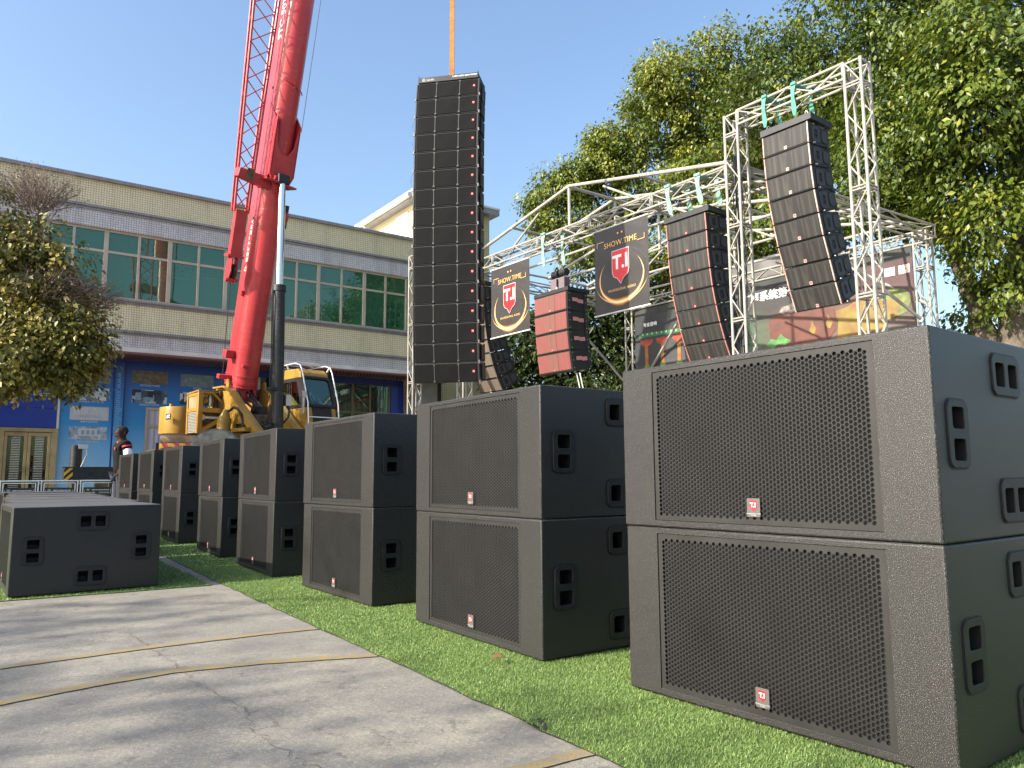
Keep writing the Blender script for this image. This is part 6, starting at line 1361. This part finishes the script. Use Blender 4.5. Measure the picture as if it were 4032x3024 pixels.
# hoist rope and hook block above the sling
hk = thing('hook_block', 'red crane hook block and hoist rope high above the tall line array', 'hook', HOOK + Vector((0, 0, 4.3)), TA)
MB().bb((-0.15, -0.2, 0.1), (0.15, 0.2, 0.9)).build('block', M_CR, hk, bevel=0.05); MB().path([(0, 0, 0.1), (0, 0.08, -0.02), (0, 0.02, -0.10), (0, -0.07, -0.04)], 0.03, 8).build('hook', M_BLACKSTEEL, hk, smooth=True)
for y in (-0.1, 0.1): MB().tube((0, y, 0.9), (0.1, y, 19.0), 0.012, 6).build('rope', M_STEEL, hk)
# ---------------------------------------------------------------- trees
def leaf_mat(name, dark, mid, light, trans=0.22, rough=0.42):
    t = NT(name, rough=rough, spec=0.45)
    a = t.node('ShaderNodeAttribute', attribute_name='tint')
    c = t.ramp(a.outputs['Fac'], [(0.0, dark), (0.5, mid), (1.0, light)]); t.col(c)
    tr = t.node('ShaderNodeBsdfTranslucent'); t.link(t.mix(0.5, c, (1.0, 0.9, 0.2), 'OVERLAY'), tr.inputs['Color']); mx = t.node('ShaderNodeMixShader'); mx.inputs[0].default_value = trans
    t.link(t.p.outputs[0], mx.inputs[1]); t.link(tr.outputs[0], mx.inputs[2]); t.link(mx.outputs[0], t.out.inputs[0]); return t.m
M_LF1 = leaf_mat('fig_leaves', (0.035, 0.065, 0.010), (0.105, 0.15, 0.018), (0.27, 0.28, 0.04))
M_LF2 = leaf_mat('mixed_olive_leaves', (0.038, 0.058, 0.014), (0.145, 0.145, 0.03), (0.42, 0.34, 0.10), 0.2)
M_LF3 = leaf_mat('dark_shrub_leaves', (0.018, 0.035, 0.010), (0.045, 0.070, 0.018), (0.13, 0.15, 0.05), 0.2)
M_LFD = leaf_mat('withered_leaves', (0.10, 0.065, 0.04), (0.17, 0.115, 0.075), (0.28, 0.20, 0.14), 0.15)
M_BARK = mat('grey_bark', (0.135, 0.110, 0.082), 0.9, var=0.3, vscale=6, bump=0.9, bscale=18, bdist=0.03); M_TWIG = mat('dry_twigs', (0.20, 0.15, 0.12), 0.9)
def unit(n):
    v = rng.normal(size=(n, 3)); return v / np.linalg.norm(v, axis=1)[:, None]
def leaves(blobs, per, size, shell=0.55, droop=0.75, clump=26, cr=0.42, tmean=0.45, tsd=0.20, asp=0.55, lump=0.0, core=0.12):
    """blobs: (centre, radii, weight). With LUMP > 0 each blob first breaks up into boughs (lumps of about that radius) with gaps
    between them; leaves hang in sprays round each lump and face outwards, so that every bough has a light and a dark side"""
    Cn, Sd, Tc = [], [], []
    for (c, r, k) in blobs:
        c = np.array(c, float); r = np.array(r, float); n = max(3, int(per * k))
        if lump > 0 and r.min() > lump * 0.8:
            vol = float(r.mean() ** 2); nl = max(4, int(5.2 * vol / lump ** 2 * 0.62))
            u = unit(nl); lc = c + u * r * (0.60 + 0.36 * rng.random(nl))[:, None]; lr = lump * rng.uniform(0.62, 1.35, nl)
            pick = rng.choice(nl, n, p=lr ** 2 / (lr ** 2).sum()); v = unit(n); v[:, 2] = v[:, 2] * 0.9 + 0.12
            P_ = lc[pick] + v * (lr[pick] * rng.uniform(0.62, 1.0, n))[:, None]
            Cn.append(P_); Sd.append(v * 0.85 + u[pick] * 0.45); Tc.append(rng.normal(0, 0.10, nl)[pick])
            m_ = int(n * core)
            if m_: q = unit(m_); Cn.append(c + q * r * (0.25 + 0.4 * rng.random(m_))[:, None]); Sd.append(q); Tc.append(np.full(m_, -0.18))  # inner leaves tinted darker, painting shade into the heart of the crown
        else:
            u = unit(n); rad = shell + (1 - shell) * rng.random(n) ** 0.6
            rad *= 1 + 0.12 * np.sin(u[:, 0] * 5 + c[0] * 3) * np.cos(u[:, 2] * 5 + c[1] * 3) + rng.normal(0, 0.05, n)
            Cn.append(c + u * rad[:, None] * r); Sd.append(u); Tc.append(np.zeros(n))
    Cn = np.concatenate(Cn); Sd = np.concatenate(Sd); Sd /= np.linalg.norm(Sd, axis=1)[:, None]; n = len(Cn)
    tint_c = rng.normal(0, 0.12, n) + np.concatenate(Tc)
    idx = np.repeat(np.arange(n), clump); m = len(idx)
    off = rng.normal(size=(m, 3)) * cr * np.array([0.5, 0.5, 0.42]); along = rng.random(m)[:, None] * cr * 0.9
    d_out = Sd[idx] * np.array([1, 1, 0.3]); P_ = Cn[idx] + off + d_out * along; P_[:, 2] -= (along[:, 0] ** 2) * 0.9 * droop
    tip = d_out * 0.7 + rng.normal(size=(m, 3)) * 0.50; tip[:, 2] -= droop; tip /= np.linalg.norm(tip, axis=1)[:, None]
    nv = rng.normal(size=(m, 3)) * 0.55 + Sd[idx] * 1.5 + np.array([0, 0, 0.45]); s = np.cross(tip, nv); s /= (np.linalg.norm(s, axis=1)[:, None] + 1e-9); nn = np.cross(s, tip)
    L = size * rng.uniform(0.55, 1.35, m)[:, None]; W_ = L * asp * rng.uniform(0.8, 1.2, m)[:, None]
    a = P_; b = P_ + tip * L * 0.42 + s * W_ * 0.5 + nn * L * 0.10; c = P_ + tip * L; d = P_ + tip * L * 0.42 - s * W_ * 0.5 + nn * L * 0.10
    V = np.stack([a, b, c, d], 1).reshape(-1, 3)
    T = np.clip(tmean + tint_c[idx] + rng.normal(0, tsd, m), 0, 1)
    return V, T
LF = [(0, 1, 2), (0, 2, 3)]
def foliage(parent, blobs, per, size, m, name='foliage', **kw):
    V, T = leaves(blobs, per, size, **kw); V = V - np.array(parent.location)
    return tag(obj(name, tri_mesh(name, V, T, m, 4, LF), parent), kind='stuff')
def limb(parent, pts, r0, r1, m=M_BARK, name='limb', n=10):
    q = [Vector(p) - parent.location for p in pts]; out = []
    for a, b in zip(q[:-1], q[1:]):
        for i in range(4): out.append(a.lerp(b, i / 4) + Vector((random.gauss(0, r0 * .12), random.gauss(0, r0 * .12), 0)))
    out.append(q[-1]); k = len(out)
    return MB().path(out, [r0 + (r1 - r0) * i / (k - 1) for i in range(k)], n).build(name, m, parent, smooth=True, fix=True)
# the big spreading fig on the right
T0 = Vector((18.9, 7.5, 0))
bt = thing('fig_tree', 'huge spreading fig tree with a pale double trunk filling the upper right', 'tree', T0)
limb(bt, [(18.80, 7.80, 0), (18.80, 7.74, 3.4), (18.76, 7.84, 4.26), (18.68, 8.05, 5.26), (18.6, 8.3, 6.2), (18.5, 8.6, 7.2), (18.5, 9.2, 8.8)], 0.30, 0.10, name='trunk'); limb(bt, [(18.95, 7.25, 0), (18.95, 7.25, 3.6), (19.0, 7.15, 4.7), (19.05, 6.99, 5.9), (19.1, 6.9, 7.2), (19.2, 7.0, 9.5)], 0.36, 0.16, name='trunk')
limb(bt, [(18.85, 7.6, 4.4), (18.95, 7.1, 5.4), (19.0, 6.7, 6.3)], 0.14, 0.05); limb(bt, [(18.62, 8.25, 5.9), (18.9, 8.15, 7.2), (19.0, 8.2, 8.6)], 0.13, 0.05); limb(bt, [(18.55, 8.5, 6.9), (18.9, 10.0, 8.2), (19.4, 12.0, 9.8)], 0.13, 0.04)
limb(bt, [(18.5, 9.2, 8.8), (18.8, 10.2, 10.6), (19.4, 11.4, 12.4)], 0.10, 0.04); limb(bt, [(19.2, 7.0, 9.5), (18.9, 7.6, 11.2), (19.0, 8.4, 12.6)], 0.13, 0.05); limb(bt, [(19.1, 6.9, 7.2), (18.2, 6.5, 8.6), (17.6, 6.4, 9.6)], 0.12, 0.04)
big = [((19.97, 13.31, 12.89), 2.1, 1.0), ((19.31, 10.53, 12.52), 2.5, 1.3), ((19.34, 8.18, 11.74), 2.5, 1.3), ((18.09, 8.52, 9.12), 2.0, 1.0), ((17.74, 6.8, 8.45), 2.0, 1.1), ((19.75, 11.79, 9.9), 2.1, 1.1), ((17.78, 6.7, 6.5), (1.1, 1.2, 0.9), 0.5),
       ((19.46, 14.04, 11.09), 1.6, 0.7), ((19.44, 12.3, 8.1), (1.2, 1.4, 0.9), 0.5), ((18.4, 7.83, 8.1), (1.1, 1.2, 0.8), 0.4), ((18.75, 7.45, 5.5), (0.7, 0.75, 0.7), 0.18), ((18.85, 7.9, 4.55), (0.45, 0.45, 0.55), 0.07), ((18.5, 6.95, 4.8), (0.6, 0.6, 0.55), 0.14), ((17.0, 5.92, 9.17), 1.6, 0.8), ((19.6, 5.2, 10.5), 2.6, 1.0), ((21.5, 9.0, 12.5), 2.6, 0.8), ((19.0, 5.0, 7.0), (1.6, 1.5, 1.4), 0.5), ((18.08, 9.67, 7.3), (0.85, 0.9, 0.6), 0.28), ((18.46, 8.91, 7.1), (0.7, 0.75, 0.5), 0.2), ((18.75, 8.28, 6.7), (0.45, 0.5, 0.35), 0.08), ((17.37, 11.79, 7.5), (0.85, 1.0, 0.7), 0.3), ((17.76, 12.98, 7.1), (0.8, 1.0, 0.65), 0.3), ((18.73, 9.5, 8.1), (1.1, 1.2, 0.8), 0.4), ((18.72, 15.0, 7.9), (1.0, 1.2, 0.8), 0.4)]
big = [(c, (r, r, r * 0.92) if not hasattr(r, '__len__') else r, k) for c, r, k in big]
big = [(c, tuple(q * 0.94 for q in r), k) for c, r, k in big]
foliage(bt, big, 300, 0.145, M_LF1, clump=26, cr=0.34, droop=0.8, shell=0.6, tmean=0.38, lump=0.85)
# a second fig whose crown rises behind the stage roof
T1 = Vector((20.3, 18.6, 0)); b2 = thing('fig_tree', 'lighter green fig tree whose crown rises behind the stage roof frame', 'tree', T1)
limb(b2, [(20.3, 18.6, 0), (20.2, 18.5, 4.5), (20.0, 18.0, 8.0), (20.0, 17.2, 12.0)], 0.36, 0.1, name='trunk'); limb(b2, [(20.2, 18.5, 4.5), (19.0, 19.4, 8.0), (18.2, 20.2, 10.8)], 0.19, 0.05); limb(b2, [(20.0, 18.0, 8.0), (20.8, 16.6, 10.5)], 0.14, 0.05)
mid = [((19.72, 16.94, 14.1), 1.45, 0.8), ((19.69, 18.47, 13.4), 1.75, 1.0), ((20.42, 16.1, 14.3), 1.4, 0.7), ((18.86, 19.32, 12.2), 1.5, 0.9), ((18.0, 20.12, 11.6), 1.1, 0.5), ((17.23, 20.78, 11.2), (0.95, 0.95, 0.8), 0.36), ((16.44, 21.42, 10.7), (0.62, 0.62, 0.5), 0.14), ((21.14, 16.8, 12.05), 1.8, 1.0), ((20.29, 17.81, 10.66), 1.6, 0.9), ((18.59, 19.58, 10.2), (1.3, 1.4, 1.1), 0.6), ((17.35, 20.69, 9.7), (1.0, 1.0, 0.8), 0.34), ((20.68, 15.76, 9.62), 1.5, 0.8), ((19.22, 17.51, 15.0), (0.7, 0.7, 0.6), 0.18), ((16.6, 21.3, 9.9), (0.55, 0.55, 0.4), 0.10), ((17.9, 20.0, 8.6), (1.1, 1.4, 0.8), 0.4), ((19.6, 18.0, 8.2), (1.6, 1.8, 1.0), 0.7)]
mid = [(c, (r, r, r * 0.95) if not hasattr(r, '__len__') else r, k) for c, r, k in mid]
mid = [(c, tuple(q * 0.86 for q in r), k) for c, r, k in mid]
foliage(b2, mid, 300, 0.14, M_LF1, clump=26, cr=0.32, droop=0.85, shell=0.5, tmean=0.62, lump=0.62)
# dark glossy shrubs in the shade behind the stage
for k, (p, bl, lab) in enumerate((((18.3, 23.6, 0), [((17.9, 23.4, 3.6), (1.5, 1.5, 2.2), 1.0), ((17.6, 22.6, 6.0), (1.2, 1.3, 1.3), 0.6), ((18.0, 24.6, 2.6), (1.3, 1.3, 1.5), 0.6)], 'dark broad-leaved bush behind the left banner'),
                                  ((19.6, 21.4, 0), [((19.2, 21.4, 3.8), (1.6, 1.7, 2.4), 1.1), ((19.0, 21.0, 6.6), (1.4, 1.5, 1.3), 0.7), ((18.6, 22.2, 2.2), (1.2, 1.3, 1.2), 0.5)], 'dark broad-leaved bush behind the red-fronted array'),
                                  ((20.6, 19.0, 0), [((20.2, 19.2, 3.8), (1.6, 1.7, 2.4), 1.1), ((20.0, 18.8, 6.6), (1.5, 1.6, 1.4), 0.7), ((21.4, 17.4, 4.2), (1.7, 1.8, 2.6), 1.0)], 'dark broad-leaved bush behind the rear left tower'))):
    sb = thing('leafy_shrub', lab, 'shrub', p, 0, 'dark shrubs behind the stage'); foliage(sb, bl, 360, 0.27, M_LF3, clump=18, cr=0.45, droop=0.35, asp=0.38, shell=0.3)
    for j in range(4): limb(sb, [(p[0] + random.uniform(-.5, .5), p[1] + random.uniform(-.6, .6), 0), (p[0] + random.uniform(-.6, .6), p[1] + random.uniform(-.8, .8), 2.2), (p[0] + random.uniform(-.9, .9), p[1] + random.uniform(-1, 1), 4.0)], 0.06, 0.02, name='stem')
sp = thing('small_tree', 'small green treetop peeping over the speakers beside the rear right tower', 'tree', (24.0, 10.9, 0)); foliage(sp, [((24.0, 10.9, 4.4), (0.95, 0.95, 0.55), 0.5), ((24.3, 10.6, 3.8), (0.9, 0.9, 0.6), 0.4)], 150, 0.14, M_LF1, clump=16, cr=0.3, droop=0.5, tmean=0.3); limb(sp, [(24.2, 10.7, 0), (24.1, 10.8, 2), (24.0, 10.9, 4.2)], 0.09, 0.03, name='trunk')
# the clipped tree at the left edge, half of it withered
T2 = Vector((0.25, 17.9, 0)); lt = thing('clipped_tree', 'olive green tree at the left picture edge with withered grey twigs among the leaves', 'tree', T2)
limb(lt, [(-0.15, 18.3, 0), (0.05, 18.1, 1.2), (0.55, 17.8, 2.35), (0.75, 17.5, 3.2), (0.85, 17.4, 4.6), (0.95, 17.2, 5.9)], 0.13, 0.04, name='trunk'); limb(lt, [(0.55, 17.8, 2.35), (1.2, 17.3, 3.3), (1.8, 16.9, 3.9)], 0.06, 0.02); limb(lt, [(0.6, 17.7, 2.6), (-0.2, 17.9, 3.4), (-0.8, 18.0, 4.2)], 0.06, 0.02)
lo = [((0.9, 17.2, 3.15), (1.15, 1.0, 0.72), 1.0), ((1.45, 16.9, 3.35), (0.75, 0.75, 0.62), 0.5), ((0.2, 17.6, 3.3), (1.0, 1.0, 0.75), 0.7), ((0.5, 17.3, 4.7), (0.95, 0.9, 0.85), 0.55), ((1.05, 17.0, 4.95), (0.62, 0.7, 0.55), 0.3), ((0.35, 17.5, 5.65), (0.85, 0.8, 0.45), 0.3), ((-0.5, 18.0, 4.2), (0.9, 0.9, 1.2), 0.4), ((1.75, 16.8, 3.75), (0.5, 0.5, 0.35), 0.12)]
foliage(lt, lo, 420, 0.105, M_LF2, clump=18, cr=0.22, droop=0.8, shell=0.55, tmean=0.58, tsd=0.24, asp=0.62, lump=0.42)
def withered(c, r, n, seed, base):
    rg = random.Random(seed); m = MB()
    for i in range(n):
        u = Vector((rg.gauss(0, 1), rg.gauss(0, 1), rg.gauss(0.3, 1))).normalized(); k = rg.random() ** 0.4
        e_ = Vector((c[0] + u.x * r[0] * k, c[1] + u.y * r[1] * k, c[2] + u.z * r[2] * k)); s = Vector(base).lerp(e_, rg.uniform(0.25, 0.7)) + Vector((rg.gauss(0, .06), rg.gauss(0, .06), rg.gauss(0, .06)))
        md = s.lerp(e_, 0.5) + Vector((rg.gauss(0, .04), rg.gauss(0, .04), rg.gauss(0, .04))); m.path([s - T2, md - T2, e_ - T2], [0.007, 0.005, 0.003], 3)
        for j in range(2):
            f = e_ + Vector((rg.gauss(0, .10), rg.gauss(0, .10), rg.gauss(0.03, .08))); m.path([md.lerp(e_, rg.random()) - T2, f - T2], [0.004, 0.002], 3)
    tag(m.build('dry_twigs', M_TWIG, lt, fix=False), kind='stuff')
    V, T = leaves([(c, r, 1.0)], max(10, n // 5), 0.05, shell=0.2, clump=9, cr=0.14, droop=0.4); tag(obj('withered_foliage', tri_mesh('withered_foliage', V - np.array(T2), T, M_LFD, 4, LF), lt), kind='stuff')
withered((0.85, 17.2, 6.35), (0.85, 0.8, 0.45), 300, 1, (0.95, 17.2, 5.8)); withered((0.7, 17.0, 5.25), (0.5, 0.6, 0.30), 150, 2, (0.9, 17.3, 4.9)); withered((1.35, 16.6, 4.35), (0.9, 0.8, 0.36), 300, 3, (0.9, 17.2, 4.2)); withered((2.0, 16.4, 4.2), (0.55, 0.5, 0.4), 130, 4, (1.5, 16.8, 4.0))
# a tree that stands left of the camera and throws dappled shade over the concrete
T3 = Vector((-11.5, 3.3, 0)); st3 = thing('shade_tree', 'loose street tree left of the picture that dapples the concrete', 'tree', T3)
limb(st3, [(-11.5, 3.3, 0), (-11.4, 3.2, 3.0), (-11.6, 3.0, 6.2)], 0.2, 0.06, name='trunk'); limb(st3, [(-11.4, 3.2, 3.0), (-11.0, 1.6, 5.6)], 0.1, 0.03); limb(st3, [(-11.4, 3.2, 3.2), (-11.6, 5.0, 5.6)], 0.1, 0.03)
foliage(st3, [((-11.5, 2.9, 6.55), (1.5, 1.75, 0.62), 0.8), ((-11.4, 1.2, 6.3), (1.2, 1.0, 0.55), 0.4), ((-11.8, 4.9, 6.2), (1.0, 0.8, 0.45), 0.22), ((-11.6, 6.05, 6.75), (1.1, 0.7, 0.75), 0.4)], 100, 0.17, M_LF1, clump=13, cr=0.42, droop=0.5, shell=0.2)  # last clump is added for its shade, in place of an unseen speaker stack's
